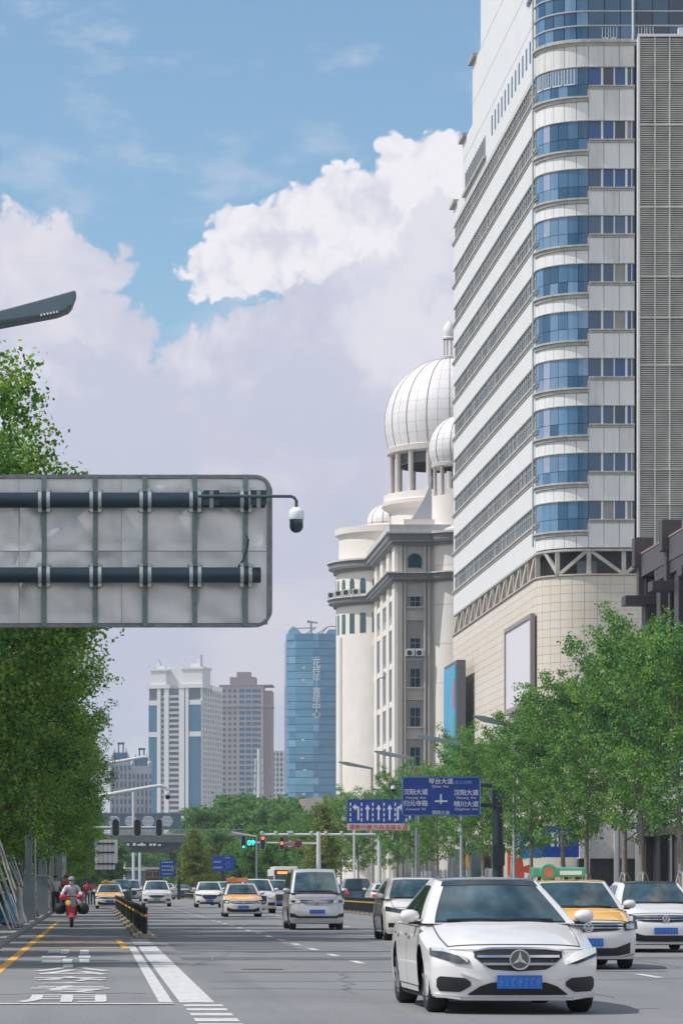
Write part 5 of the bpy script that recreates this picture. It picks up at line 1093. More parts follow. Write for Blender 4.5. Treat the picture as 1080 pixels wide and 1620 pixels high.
# ------------------------------------------------------------------ yellow banded road barriers
bar_d = mat('barrier_dark', (.022, .032, .036), .45, metal=.2, var=.2); bar_y = mat('barrier_yellow', (.80, .47, .04), .45)
footm = mat('barrier_foot', (.40, .33, .24), .8, var=.3, scale=4)
pm = MB(); pm.lathe([(.055, 0), (.055, .55)], 0, 0, 0, 10); pm.cur = 1; pm.lathe([(.058, .55), (.058, .62)], 0, 0, 0, 10); pm.cur = 0; pm.lathe([(.055, .62), (.055, .74), (.075, .745), (.075, .77), (.05, .79), (.001, .82)], 0, 0, 0, 10)
post_me = pm.mesh('barrier_post', [bar_d, bar_y], smooth=40)
foot_me = MB().box(-.28, .28, -.16, .16, 0, .06).box(-.16, .16, -.12, .12, .06, .12).mesh('barrier_foot', footm, bevel=.02)
bal_me = MB().tube([(0, 0, .12), (0, 0, .66)], .013, 5).mesh('baluster', bar_d)
def barrier(lab, pts, step, bals=3):
    t = thing('road_barrier', lab, 'barrier', (pts[0][0], pts[0][1], 0)); L_ = []
    for (xa, ya), (xb, yb) in zip(pts, pts[1:]):
        n = max(1, int(math.hypot(xb-xa, yb-ya)/step))
        for i in range(n): L_.append((xa+(xb-xa)*i/n, ya+(yb-ya)*i/n))
    L_.append(pts[-1]); bl = MB()
    for i, (x, y) in enumerate(L_):
        link('post', post_me, t, (x, y, 0))
        if i % 3 == 0 or y < 96: link('foot', foot_me, t, (x, y, 0))
        if i+1 < len(L_):
            x2, y2 = L_[i+1]
            for q_ in range(1, bals+1): f_ = q_/(bals+1); bl.tube([(x+(x2-x)*f_, y+(y2-y)*f_, .14), (x+(x2-x)*f_, y+(y2-y)*f_, .6)], .014, 4, cap=False)
    for z in (.16, .60): 
        q = MB(); 
        for (xa, ya), (xb, yb) in zip(pts, pts[1:]): q.bar((xa, ya, z), (xb, yb, z), .035, .04)
        q.build('rail', bar_d, t)
    bl.build('balusters', bar_d, t, kind='stuff')
barrier('dark post barrier with yellow bands dividing off the left lane', [(1.30, 86), (1.22, 192)], .55)
barrier('dark barrier with yellow bands between the opposing carriageways', [(12.75, 118), (12.7, 210)], .9, 2)
barrier('distant dark barrier with yellow bands in mid road', [(10.0, 318), (8.2, 420)], 1.5, 2)

# ------------------------------------------------------------------ vehicles
paint = {k: mat('car_paint_'+k, c_, r_, metal=me_, var=.015, scale=.6, coat=.8) for k, c_, r_, me_ in
         (('white', (.74, .72, .715), .35, 0), ('cream', (.66, .64, .62), .4, 0), ('yellow', (.90, .48, .07), .4, 0), ('silver', (.50, .50, .54), .38, .35), ('black', (.012, .02, .032), .25, 0), ('orange', (.80, .40, .12), .4, 0), ('grey', (.26, .29, .31), .35, .3), ('teal', (.02, .045, .05), .3, .1), ('red', (.45, .04, .04), .4, 0), ('blue', (.08, .2, .4), .4, 0))}
autoglass = mat('auto_glass', (.032, .068, .080), .04, var=.95, scale=1.5, spec=1.0, stretch=(1, .5, 1.5)); dglass = mat('side_glass', (.02, .04, .045), .05, var=.3, scale=2, spec=.9)  # auto_glass: cloudy reflections painted in as uneven colour
grille_m = mat('grille_black', (.012, .014, .017), .45); chrome = mat('chrome', (.62, .64, .67), .16, metal=.9, var=.03); lampg = mat('lamp_glass', (.035, .042, .047), .08, var=.5, scale=9, spec=1.0)
ledw = mat('lamp_white', (.85, .86, .80), .2, var=0, emit=.15); ledoff = mat('lamp_clear', (.48, .51, .53), .12, var=.2, scale=12, spec=1.); plate_b = mat('plate_blue', (.015, .13, .52), .4, var=.15, scale=20); plate_g = mat('plate_green', (.10, .45, .25), .4); plate_w = mat('plate_mark', (.07, .22, .58), .5)
tyre_m = mat('tyre', (.018, .019, .021), .85, var=.2, scale=10); rim_m = mat('rim', (.40, .41, .43), .3, metal=.7); taill = mat('tail_lamp', (.55, .02, .02), .2, emit=.25); seam_m = mat('seam', (.06, .06, .065), .8); underm = mat('underbody', (.012, .013, .015), .9)
interior = mat('wiper', (.015, .017, .02), .6)
def vehicle(name, label, cat, X, D, spec, flip=False, rot=0., group=None):
    S = dict(L=4.6, W=1.8, H=1.45, hf=.72, cowl=(1.15, .98), roof=(2.05, 3.25), rear=(4.15, 1.0), tail=.95, zb=.17, ax=(.85, 3.65), wr=.32, body='white', roofc=None, hoodc=None, kf=.36, grille=None, belt=.96, wb=.93, wt=.66, tire=.2, detail=2, rack=False)
    S.update(spec); L, W, H = S['L'], S['W'], S['H']; hw = W/2
    t = thing(name, label, cat, (0, 0, 0), group); bp = paint[S['body']]
    def topl(y): return float(np.interp(y, [0, .12, .35, S['cowl'][0], S['rear'][0], L-.1, L], [S['hf']-.03, S['hf'], S['hf']+.05, S['cowl'][1], S['rear'][1], S['tail'], S['tail']-.06]))
    def fy(x, z):
        a = min(1., abs(x)/hw); return S['kf']*a**3.6+float(np.interp(z, [S['zb'], .30, .55, S['hf'], S['hf']+.3], [.08, .01, 0, S.get('rake', .12), S.get('rake', .12)+.1]))
    def ry(x, z): a = min(1., abs(x)/hw); return .26*a**4+float(np.interp(z, [S['zb'], .35, .6, S['tail']], [.08, 0, 0, .08]))
    def wd(y, z):
        w_ = hw*float(np.interp(z, [S['zb'], .33, .58, .8, S['belt']+.05], [.955, .985, 1., .985, .93]))
        f_ = max(0, (S['ax'][0]-y)/S['ax'][0]); g_ = max(0, (y-S['ax'][1])/(L-S['ax'][1])); return w_*(1-.05*f_*f_-.06*g_*g_)
    ra = S['wr']+.055
    def zlow(y, side):
        z = S['zb']+ .03*(1 if side else 0)
        if side:
            for ya in S['ax']:
                if abs(y-ya) < ra: z = max(z, S['wr']+math.sqrt(ra*ra-(y-ya)**2))
        return z
    def bpnt(a, b_, c_, side=False):
        y0 = b_*L; zt_ = topl(y0)-.055*abs(a)**5-.012*a*a; z = zlow(y0, side)+(zt_-zlow(y0, side))*c_; x = a*wd(y0, z)
        y = (1-b_)*fy(x, z)+b_*(L-ry(x, z)) ; return (x, y, z)
    # y stations, denser round the wheel arches
    bs_ = sorted(set([round(v, 4) for v in list(np.linspace(0, 1, 34 if S['detail'] > 1 else 20))+[(ya+ra*math.cos(R(q)))/L for ya in S['ax'] for q in range(0, 181, 15 if S['detail'] > 1 else 30)]]))
    nx, nz_ = (18, 9) if S['detail'] > 1 else (12, 6); q = MB()
    def grid(fn, n, m):
        k = len(q.v); q.v += [fn(i, j) for j in range(m+1) for i in range(n+1)]
        for j in range(m):
            for i in range(n): w0 = k+j*(n+1)+i; q.face(w0, w0+1, w0+n+2, w0+n+1)
    cs = [i/nz_ for i in range(nz_+1)]; as_ = [-1+2*i/nx for i in range(nx+1)]
    grid(lambda i, j: bpnt(as_[i], 0, cs[j]), nx, nz_); grid(lambda i, j: bpnt(as_[i], 1, cs[j]), nx, nz_)
    for s_ in (-1, 1): grid(lambda i, j, s_=s_: bpnt(s_, bs_[i], cs[j], 0 < i < len(bs_)-1), len(bs_)-1, nz_)
    grid(lambda i, j: bpnt(as_[i], bs_[j], 1), nx, len(bs_)-1)
    me = q.mesh('body', bp); bmh = bmesh.new(); bmh.from_mesh(me); bmesh.ops.remove_doubles(bmh, verts=bmh.verts, dist=.004); bmesh.ops.recalc_face_normals(bmh, faces=bmh.faces); bmh.to_mesh(me); bmh.free(); sharp(me, 48); body = link('body', me, t)
    MB().box(-hw+.22, hw-.22, .25, L-.25, S['zb']-.02, .62).box(-hw+.06, hw-.06, S['ax'][0]+ra, S['ax'][1]-ra, S['zb']-.02, .45).build('underbody', underm, t)
    # surface strips on the front
    def strip(nm, xa, xb, zl, zh, m, off=.012, th=.03, n=14, par=t, fn=None, mir=False, nzs=2):
        fn = fn or fy; r_o = None
        for s_ in ((-1, 1) if mir else (1,)):
            q = MB(); k = 0
            for i in range(n+1):
                x = xa+(xb-xa)*i/n; lo = zl(abs(x)) if callable(zl) else zl; hi = zh(abs(x)) if callable(zh) else zh
                hi = max(hi, lo+.002)
                for j in range(nzs+1):
                    z = lo+(hi-lo)*j/nzs; q.v.append((s_*x, fn(x, z)-off, z))
                q.v.append((s_*x, fn(x, hi)+th, hi)); q.v.append((s_*x, fn(x, lo)+th, lo))
            m_ = nzs+3
            for i in range(n):
                for j in range(m_): q.face(k+i*m_+j, k+i*m_+(j+1) % m_, k+(i+1)*m_+(j+1) % m_, k+(i+1)*m_+j)
            q.face(*[k+j for j in range(m_)]); q.face(*[k+n*m_+j for j in range(m_)])
            r_o = q.build(nm, m, par, smooth=40)
        return r_o
    I = lambda xs, ys: (lambda x: float(np.interp(x, xs, ys)))
    G = S['grille'] or 'plain'; hf = S['hf']
    if not flip:
        if G == 'star':
            g_ = strip('grille', -.46, .46, I([0, .30, .46], [.455, .475, .60]), I([0, .3, .46], [.690, .685, .66]), grille_m, .010, n=20)
            strip('surround', -.475, .475, I([0, .3, .475], [.690, .685, .66]), I([0, .3, .475], [.712, .706, .675]), chrome, .02, n=20, par=g_)
            for z in (.52, .60): strip('slat', -.43+(.6-z)*.6, .43-(.6-z)*.6, z, z+.026, chrome, .028, n=16, par=g_)
            em = MB(); em.lathe([(.092, -.01), (.092, .012), (.108, .012), (.108, -.01)], 0, -.055, .58, 32, axis='y')
            for a in (90, 210, 330): em.prism([(.022*math.cos(R(a-90)), .58+.022*math.sin(R(a-90))), (.098*math.cos(R(a)), .58+.098*math.sin(R(a))), (.022*math.cos(R(a+90)), .58+.022*math.sin(R(a+90)))], -.068, -.048)
            em.build('emblem', chrome, t, smooth=40)
            MB().lathe([(.001, .0), (.093, .0)], 0, -.046, .58, 28, axis='y').build('emblem_disc', mat('emblem_grey', (.13, .14, .155), .2, metal=.3), t)
            strip('headlight', .515, .885, I([.515, .62, .885], [.535, .53, .615]), I([.515, .62, .75, .885], [.575, .650, .690, .695]), lampg, .014, mir=True, n=16)
            strip('light_strip', .53, .87, I([.53, .62, .76, .87], [.545, .620, .660, .668]), I([.53, .62, .76, .87], [.575, .655, .697, .70]), ledoff, .022, mir=True, n=16)
            strip('lit_lamp', -.885, -.50, I([.50, .62, .76, .885], [.525, .56, .625, .70]), I([.50, .62, .76, .885], [.572, .662, .728, .765]), ledw, .03, n=12) if False else strip('lit_lamp', .50, .87, I([.50, .62, .76, .87], [.525, .565, .61, .645]), I([.50, .62, .76, .87], [.572, .655, .695, .70]), ledw, .03, n=12)
            strip('side_intake', .50, .83, I([.50, .6, .80, .83], [.30, .235, .24, .29]), I([.50, .56, .80, .83], [.345, .385, .40, .37]), grille_m, .012, mir=True, n=12)
            strip('lower_intake', -.52, .52, .205, I([0, .28, .40, .52], [.34, .34, .30, .215]), grille_m, .011, n=18)
            strip('splitter', -.60, .60, .150, .182, chrome, .03, n=18); strip('lip', .60, .86, I([.6, .86], [.155, .185]), I([.6, .86], [.185, .215]), bp, .03, mir=True, n=8)
            strip('bumper_crease', .40, .60, I([.4, .6], [.36, .43]), I([.4, .6], [.375, .45]), bp, .018, mir=True, n=6)
            pz_ = (.275, .415)
        elif G in ('vw', 'vw2'):
            zg = hf-.17
            g_ = strip('grille', -.62, .62, I([0, .45, .62], [zg-.02, zg-.0, zg+.05]), I([0, .62], [zg+.125, zg+.115]), grille_m, .010, n=20)
            for z in (zg+.035, zg+.085): strip('slat', -.58, .58, z, z+.018, chrome, .022, n=18, par=g_)
            em = MB(); em.lathe([(.062, -.01), (.062, .012), (.078, .012), (.078, -.01)], 0, -.035, zg+.055, 24, axis='y')
            for a, b_ in (((-.03, .055), (0, -.0)), ((.03, .055), (0, 0)), ((-.055, .02), (-.028, -.055)), ((-.028, -.055), (0, -.012)), ((0, -.012), (.028, -.055)), ((.028, -.055), (.055, .02))): em.bar((a[0], -.04, zg+.055+a[1]), (b_[0], -.04, zg+.055+b_[1]), .014, .012)
            em.build('emblem', chrome, t)
            strip('headlight', .60, .845, I([.60, .84], [zg-.005, zg+.02]), I([.60, .72, .845], [zg+.12, zg+.155, zg+.15]), lampg, .014, mir=True, n=10)
            strip('headlight_lens', .64, .78, zg+.03, zg+.11, ledoff, .02, mir=True, n=6)
            strip('lower_intake', -.70, .70, I([0, .5, .70], [.22, .225, .26]), I([0, .45, .70], [.345, .35, .44]), grille_m, .011, n=20)
            strip('chin_trim', -.78, .78, I([0, .6, .78], [.195, .20, .24]), I([0, .6, .78], [.212, .218, .26]), chrome, .02, n=20)
            pz_ = (.375, .505)
        elif G == 'van':
            g_ = strip('grille', -.52, .52, I([0, .3, .52], [.76, .78, .86]), I([0, .1, .52], [.88, .90, .92]), grille_m, .010, n=20)
            for k, z in enumerate((.785, .825, .865)): strip('slat', -.36-k*.06, .36+k*.06, z, z+.014, chrome, .02, n=16, par=g_)
            MB().prism([(-.06, .895), (.06, .895), (0, .86)], -.05, -.02).build('emblem', chrome, t)
            strip('headlight', .50, .84, I([.5, .84], [.83, .79]), I([.5, .65, .84], [.90, .96, .97]), ledoff, .014, mir=True, n=10); strip('headlight_lens', .66, .78, .84, .91, lampg, .022, mir=True, n=6)
            strip('lower_intake', -.62, .62, .36, .43, grille_m, .011, n=18); strip('fog_lamp', .56, .82, I([.56, .82], [.37, .40]), I([.56, .7, .82], [.42, .50, .52]), grille_m, .012, mir=True); strip('chin_trim', -.72, .72, .325, .345, chrome, .018, n=18)
            pz_ = (.50, .625)
        elif G == 'dark_suv':
            strip('grille', -.42, .42, I([0, .34, .42], [.42, .44, .55]), I([0, .42], [.90, .86]), grille_m, .012, n=14); strip('headlight', .52, .86, I([.52, .86], [.72, .76]), I([.52, .86], [.80, .88]), lampg, .014, mir=True)
            strip('lit_lamp', .55, .84, .76, .84, ledw, .03); strip('side_intake', .50, .85, .38, .54, grille_m, .012, mir=True); strip('chin_trim', -.8, .8, .30, .34, chrome, .018, n=16); pz_ = (.46, .59)
        elif G == 'wide_suv':
            strip('grille', -.50, .50, I([0, .35, .5], [.56, .60, .68]), I([0, .5], [.76, .74]), grille_m, .012, n=14); strip('headlight', .50, .88, I([.5, .88], [.70, .76]), I([.5, .88], [.755, .83]), ledoff, .014, mir=True)
            strip('lower_intake', -.55, .55, .27, .36, grille_m, .011, n=14); strip('side_intake', .60, .86, .36, .52, grille_m, .012, mir=True); strip('chrome_line', .3, .86, I([.3, .6, .86], [.54, .44, .34]), I([.3, .6, .86], [.56, .46, .36]), chrome, .02, mir=True); pz_ = (.41, .53)
        else:
            strip('grille', -.45, .45, I([0, .3, .45], [.50, .54, .64]), I([0, .45], [hf-.04, hf-.05]), grille_m, .012, n=12); strip('headlight', .48, .86, I([.48, .86], [hf-.14, hf-.08]), I([.48, .86], [hf-.05, hf+.03]), lampg, .014, mir=True)
            strip('lower_intake', -.6, .6, .24, .34, grille_m, .011, n=12); strip('fog_lamp', .62, .8, .34, .44, grille_m, .012, mir=True); pz_ = (.36, .48)
        pc_ = plate_g if S.get('plate') == 'g' else plate_b
        pl = MB().box(-.235, .235, -.045, -.02, pz_[0], pz_[1]).build('number_plate', pc_, t)
        mk_ = MB(); r_ = random.Random(int(D*3)); x = -.20
        while x < .19:
            w_ = .035; h0 = pz_[0]+.03; h1 = pz_[1]-.03
            mk_.box(x, x+.012, -.049, -.0455, h0, h1)
            if r_.random() < .7: mk_.box(x+.012, x+w_, -.049, -.0455, h1-.018, h1)
            if r_.random() < .6: mk_.box(x+.012, x+w_, -.049, -.0455, (h0+h1)/2-.008, (h0+h1)/2+.008)
            x += .062 if abs(x+.076) > .02 else .075
        mk_.build('plate_marks', plate_w, pl, kind='stuff')
    else:
        rfn = lambda x, z: ry(x, z)
    # rear features
    def rstrip(nm, xa, xb, z0, z1, m, mir=True):
        for s_ in ((-1, 1) if mir else (1,)):
            q = MB(); k = 0
            for i in range(7):
                x = xa+(xb-xa)*i/6
                for z in (z0, z1): q.v.append((s_*x, L-ry(x, z)+.015, z))
            for i in range(6): q.face(k+2*i, k+2*i+1, k+2*i+3, k+2*i+2)
            q.build(nm, m, t)
    rstrip('tail_light', .50*hw/.9, .80*hw/.9, S['tail']-.24, S['tail']-.08, taill); rstrip('rear_plate', -.23, .23, S['tail']-.42, S['tail']-.29, plate_b, False); rstrip('rear_bumper_insert', -.6, .6, .26, .36, grille_m, False)
    # greenhouse
    cy_, cz_ = S['cowl']; rf, rb_ = S['roof']; by, bz = S['rear']; wb, wt = hw*S['wb'], hw*S['wt']; Hh = H
    def gp(a, b_, c_, off=0.):
        zb0 = (1-b_)*cz_+b_*bz-.03; z = zb0+(Hh-.02*a*a*1.0-.03*(2*b_-1)**2*(1 if rb_-rf > 1 else 1)-zb0)*c_
        yf = cy_+(rf-cy_)*c_**.95+.10*a*a; yr = by+(rb_-by)*c_**.95-.06*a*a
        wz = wb+(wt-wb)*c_**1.15-.03*(1-min(1, 4*min(b_, 1-b_)))**2
        return (a*(wz+off), yf+(yr-yf)*b_, z)
    def gsurf(nm, fn, n, m, mm, par=t, sm=45):
        q = MB(); q.v = [fn(i/n, j/m) for j in range(m+1) for i in range(n+1)]
        for j in range(m):
            for i in range(n): w0 = j*(n+1)+i; q.face(w0, w0+1, w0+n+2, w0+n+1)
        return q.build(nm, mm, par, smooth=sm)
    q = MB()
    def g2(fn, n, m):
        k = len(q.v); q.v += [fn(i/n, j/m) for j in range(m+1) for i in range(n+1)]
        for j in range(m):
            for i in range(n): w0 = k+j*(n+1)+i; q.face(w0, w0+1, w0+n+2, w0+n+1)
    for bb in (0, 1): g2(lambda u, v: gp(2*u-1, bb, v), 12, 6)
    for aa in (-1, 1): g2(lambda u, v: gp(aa, u, v), 14, 6)
    g2(lambda u, v: gp(2*u-1, v, 1), 12, 12)
    me = q.mesh('cabin', bp); bmh = bmesh.new(); bmh.from_mesh(me); bmesh.ops.remove_doubles(bmh, verts=bmh.verts, dist=.003); 
    if S['detail'] > 1:
        es = [e for e in bmh.edges if len(e.link_faces) == 2 and e.calc_face_angle(0) > .45]; bmesh.ops.bevel(bmh, geom=es, offset=.03, segments=2, profile=.6, affect='EDGES')
    bmesh.ops.recalc_face_normals(bmh, faces=bmh.faces); bmh.to_mesh(me); bmh.free(); sharp(me, 40); link('cabin', me, t)
    def gy(p, o): return (p[0], p[1]-o, p[2]+o*.5)
    wsr = S.get('ws', (.87, .05, .93))
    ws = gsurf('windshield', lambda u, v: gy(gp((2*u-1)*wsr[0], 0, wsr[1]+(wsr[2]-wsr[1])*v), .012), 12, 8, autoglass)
    gsurf('windshield_seal', lambda u, v: gy(gp((2*u-1)*(wsr[0]+.015), 0, wsr[1]-.03+(wsr[2]-wsr[1]+.05)*v), .007), 12, 8, interior, ws)
    MB().tube([gy(gp(-.72, 0, .06), .03), gy(gp(-.3, 0, .075), .035), gy(gp(.1, 0, .06), .03)], .012, 5).tube([gy(gp(-.05, 0, .055), .03), gy(gp(.35, 0, .08), .035), gy(gp(.7, 0, .06), .03)], .012, 5).build('wiper', interior, t)
    gsurf('rear_window', lambda u, v: (lambda p: (p[0], p[1]+.012, p[2]+.004))(gp((2*u-1)*.84, 1, .12+.76*v)), 10, 5, dglass)
    for s_ in (-1, 1):
        for (u0, u1) in S.get('sw', ((.10, .46), (.50, .86))):
            def sf(u, v, s_=s_, u0=u0, u1=u1):
                b_ = u0+(u1-u0)*u; c_ = .10+.76*v
                sh = 0.10*(v) if u0 < .2 and u < .2 else 0
                p = gp(s_, b_+(sh if u < .5 else 0)*(1-u/.2 if u < .2 else 0), c_, .008); return p
            gsurf('side_window', sf, 8, 5, dglass)
    if S['roofc'] == 'black': gsurf('roof_header', lambda u, v: gy(gp((2*u-1)*.93, 0, wsr[2]+.025+(.995-wsr[2]-.025)*v), .010), 12, 3, paint['black'])
    if S['roofc']: gsurf('roof_panel', lambda u, v: (lambda p: (p[0], p[1], p[2]+.006))(gp((2*u-1)*.93, .0+v*.97, 1)), 12, 12, paint[S['roofc']])
    # bonnet
    def hood(u, v):
        a = (2*u-1)*S.get('hw_', .80); b_ = (S.get('h0', .14)+(cy_-.02-S.get('h0', .14))*v)/L; a *= 1-.06*(1-v); p = bpnt(a, b_, 1); return (p[0], p[1], p[2]+.009+.012*(1-abs(2*u-1)**3)*math.sin(math.pi*min(1, v*1.2))*.8)
    if S['detail'] > 1:
        def seam(u, v):
            hw2 = S.get('hw_', .80)+.014; h0_ = S.get('h0', .14)-.012
            a = (2*u-1)*hw2*(1-.06*(1-v)); b_ = (h0_+(cy_-.012-h0_)*v)/L; p = bpnt(a, b_, 1); return (p[0], p[1], p[2]+.0045)
        gsurf('bonnet_gap', seam, 14, 12, seam_m, sm=60)
        gsurf('bumper_gap', lambda u, v: (lambda x, z: (x, fy(x, z)-.0125, z))((2*u-1)*.80*hw/.9, S['hf']-.045+.007*v+.0*u), 16, 1, seam_m)
    gsurf('bonnet', hood, 14, 12, paint[S['hoodc']] if S['hoodc'] else bp, sm=60)
    # doors (thin raised skins), handles, sill
    def sp(y, z, s_, off): return (s_*(wd(y, z)+off), y*(1-0)+0, z)
    dr = S.get('doors', ((S['ax'][0]+ra+.10, (S['ax'][0]+S['ax'][1])/2+.10), ((S['ax'][0]+S['ax'][1])/2+.12, S['ax'][1]-ra+.18)))
    for s_ in (-1, 1):
        for (y0, y1) in dr:
            def df(u, v, s_=s_, y0=y0, y1=y1):
                y = y0+(y1-y0)*u; z0_ = .27; z1_ = topl(y)-.075; z = z0_+(z1_-z0_)*v
                if y > S['ax'][1]-ra-.02: z = max(z, S['wr']+math.sqrt(max(0, (ra+.04)**2-(y-S['ax'][1])**2)))
                return sp(y, z, s_, .006)
            if S['detail'] > 1: gsurf('door_gap', lambda u, v, df=df: (lambda p, q: (p[0]-s_*.003, q[1]+(p[1]-q[1])*1.0+(u-.5)*.03, p[2]+(v-.5)*.024))(df(u, v), df(u, v)), 8, 6, seam_m, sm=40)
            d_ = gsurf('door', df, 8, 6, bp, sm=40)
            if S['detail'] > 1: MB().bar(sp(y1-.28, topl(y1)-.17, s_, .03), sp(y1-.08, topl(y1)-.165, s_, .03), .025, .03).build('handle', chrome if S['body'] != 'yellow' else bp, d_)
    for s_ in (-1, 1):
        mx = s_*(wd(cy_+.35, cz_)+.10); my, mz = cy_+.38, cz_+.05
        mr_ = MB(); mr_.lathe([(.001, -.13), (.055, -.11), (.085, -.04), (.085, .05), (.06, .10), (.001, .12)], 0, 0, 0, 14, axis='x'); mr_.v = [(x*.85*s_+mx, y*1.0+my, z*.85+mz) for x, y, z in mr_.v]
        hm = mr_.build('mirror', bp if S['body'] != 'yellow' else paint['white'], t, smooth=60); MB().box(min(mx, mx-s_*.12), max(mx, mx-s_*.12), my-.02, my+.05, mz-.09, mz-.055).build('mirror_stalk', interior, hm)
    # wheels
    wr_, tw = S['wr'], S['tire']
    tm_ = MB().lathe([(wr_*.62, -tw/2+.02), (wr_*.88, -tw/2), (wr_*.97, -tw/2+.02), (wr_, -tw/2+.045), (wr_, tw/2-.045), (wr_*.97, tw/2-.02), (wr_*.88, tw/2), (wr_*.62, tw/2-.02)], 0, 0, 0, 28, axis='x').mesh('tyre', tyre_m, smooth=35)
    rm2 = MB(); rm2.lathe([(wr_*.64, tw*.42), (wr_*.60, tw*.46), (wr_*.56, tw*.40), (wr_*.56, -tw*.2)], 0, 0, 0, 24, axis='x')
    for k in range(5): a = R(72*k+18); rm2.bar((tw*.40, .03*math.cos(a), .03*math.sin(a)), (tw*.44, wr_*.6*math.cos(a), wr_*.6*math.sin(a)), .055, .03)
    rm2.lathe([(.001, tw*.44), (.05, tw*.43), (.05, tw*.3)], 0, 0, 0, 12, axis='x'); rme = rm2.mesh('rim', rim_m, smooth=40)
    dme = MB().lathe([(.001, tw*.1), (wr_*.6, tw*.1)], 0, 0, 0, 18, axis='x').mesh('brake_disc', underm)
    for ya in S['ax']:
        for s_ in (-1, 1):
            w_ = link('wheel', tm_, t); w_.location = (s_*(hw-tw/2-.035), ya, wr_); w_.rotation_euler.z = 0 if s_ > 0 else math.pi
            for mm, nm in ((rme, 'rim'), (dme, 'brake_disc')): r3 = bpy.data.objects.new(nm, mm); col.objects.link(r3); r3.parent = w_
    t.location = (X, D, 0)
    if flip: t.rotation_euler.z = math.pi; t.location = (X, D+L, 0)
    if rot: t.rotation_euler.z += rot
    return t, gp
STAR, gp_ = vehicle('white_saloon', 'white saloon with three pointed star emblem and black roof, nearest car', 'car', 4.43, 35.0, dict(L=4.69, W=1.83, H=1.445, hf=.72, cowl=(1.32, .97), roof=(2.35, 3.35), rear=(4.2, 1.0), tail=.98, ax=(.86, 3.70), wr=.335, body='white', roofc='black', grille='star', kf=.40, wt=.63, wb=.93, hw_=.84, h0=.16, tire=.225, ws=(.86, .05, .86)), rot=R(1.0))
VWS = dict(L=4.45, W=1.70, H=1.46, hf=.80, cowl=(1.05, 1.0), roof=(1.85, 3.1), rear=(3.95, 1.03), tail=.98, ax=(.82, 3.42), wr=.31, grille='vw', kf=.30, wt=.70, body='cream', roofc='yellow', hoodc='yellow', hw_=.93, h0=.10)
T1, gp1 = vehicle('yellow_taxi', 'yellow and white taxi with green roof sign behind the star saloon', 'taxi', 7.92, 53.8, VWS)
def roofsign(t, D, X, z, w, h, base_m, panel_m, disc_m, lab):
    s_ = thing('taxi_roof_sign', lab, 'taxi sign', (X, D, z)); MB().box(X-w/2, X+w/2, D-.10, D+.10, z+.05, z+h).build('case', base_m, s_, bevel=.03)
    MB().lathe([(.001, -.02), (.13, -.02), (.15, .02)], X-w*.2, D-.105, z+h*.62, 20, axis='y').build('boss', base_m, s_)
    MB().lathe([(.001, -.02), (.085, -.02), (.085, .0)], X-w*.2, D-.13, z+h*.60, 18, axis='y').build('orange_disc', disc_m, s_)
    MB().box(X+w*.02, X+w*.42, D-.125, D-.101, z+.09, z+h-.06).build('white_panel', panel_m, s_)
    for dx_ in (-.35, -.1, .15, .35): MB().box(X+dx_*w-.02, X+dx_*w+.02, D-.08, D+.08, z, z+.05).build('foot', black_p, s_)
green_s = mat('roof_sign_green', (.10, .38, .24), .4, var=.05); roofsign(T1, 53.8+2.2, 7.74, 1.445, .90, .215, green_s, mat('roof_sign_white', (.62, .72, .66), .4, emit=.1), mat('roof_sign_orange', (.55, .22, .10), .5), 'long green box sign with white panel and orange disc on the near taxi roof')
vehicle('white_saloon', 'white saloon with black roof and wide chrome grille at right edge', 'car', 11.5, 67.5, dict(VWS, W=1.80, L=4.6, body='white', roofc='black', hoodc=None, H=1.45, grille='vw2', wt=.68))
vehicle('white_hatchback', 'white hatchback half hidden behind the star saloon', 'car', 8.0, 82., dict(L=4.5, W=1.78, H=1.57, hf=.82, cowl=(1.0, 1.05), roof=(1.75, 3.9), rear=(4.35, 1.1), tail=1.02, ax=(.85, 3.5), body='cream', kf=.34, wt=.70))
vehicle('silver_van', 'silver minivan with blue number plate in the middle lane', 'van', 6.77, 102., dict(L=4.8, W=1.70, H=1.89, hf=.98, cowl=(.62, 1.16), roof=(1.30, 4.6), rear=(4.72, 1.2), tail=1.15, zb=.2, ax=(.72, 3.72), wr=.32, body='silver', grille='van', kf=.24, wt=.77, belt=1.15, rake=.14, sw=((.10, .30), (.33, .62), (.65, .92)), h0=.14, hw_=.80, ws=(.88, .04, .86)))
T2, gp2 = vehicle('orange_taxi', 'orange and white taxi with orange roof sign in mid distance', 'taxi', 6.37, 143.7, dict(VWS, roofc='orange', hoodc='orange', hf=.76))
roofsign(T2, 145.9, 6.2, 1.45, .95, .24, mat('roof_sign_salmon', (.58, .25, .15), .5), mat('roof_sign_salmon2', (.65, .30, .24), .5), mat('roof_sign_ochre', (.45, .30, .08), .5), 'salmon orange box sign on roof of the mid distance taxi')
SUV = dict(L=4.6, W=1.88, H=1.70, hf=.92, cowl=(1.0, 1.12), roof=(1.75, 4.0), rear=(4.45, 1.15), tail=1.1, zb=.24, ax=(.88, 3.6), wr=.36, kf=.32, wt=.71, belt=1.08, rake=.10, detail=1)
vehicle('white_suv', 'white sport utility car with lit headlight behind the orange taxi', 'car', 7.97, 163.7, dict(SUV, grille='dark_suv', body='white'))
vehicle('white_suv', 'white sport utility car behind and right of the lit headlight one', 'car', 10.2, 186, dict(SUV, body='silver'))
vehicle('white_crossover', 'white crossover left of the orange taxi with dark grille', 'car', 7.1, 207, dict(SUV, H=1.62, W=1.8, body='white', hf=.84))
vehicle('pale_crossover', 'pale car roof showing between the crossover and the orange taxi', 'car', 9.0, 232, dict(SUV, H=1.66, body='cream'))
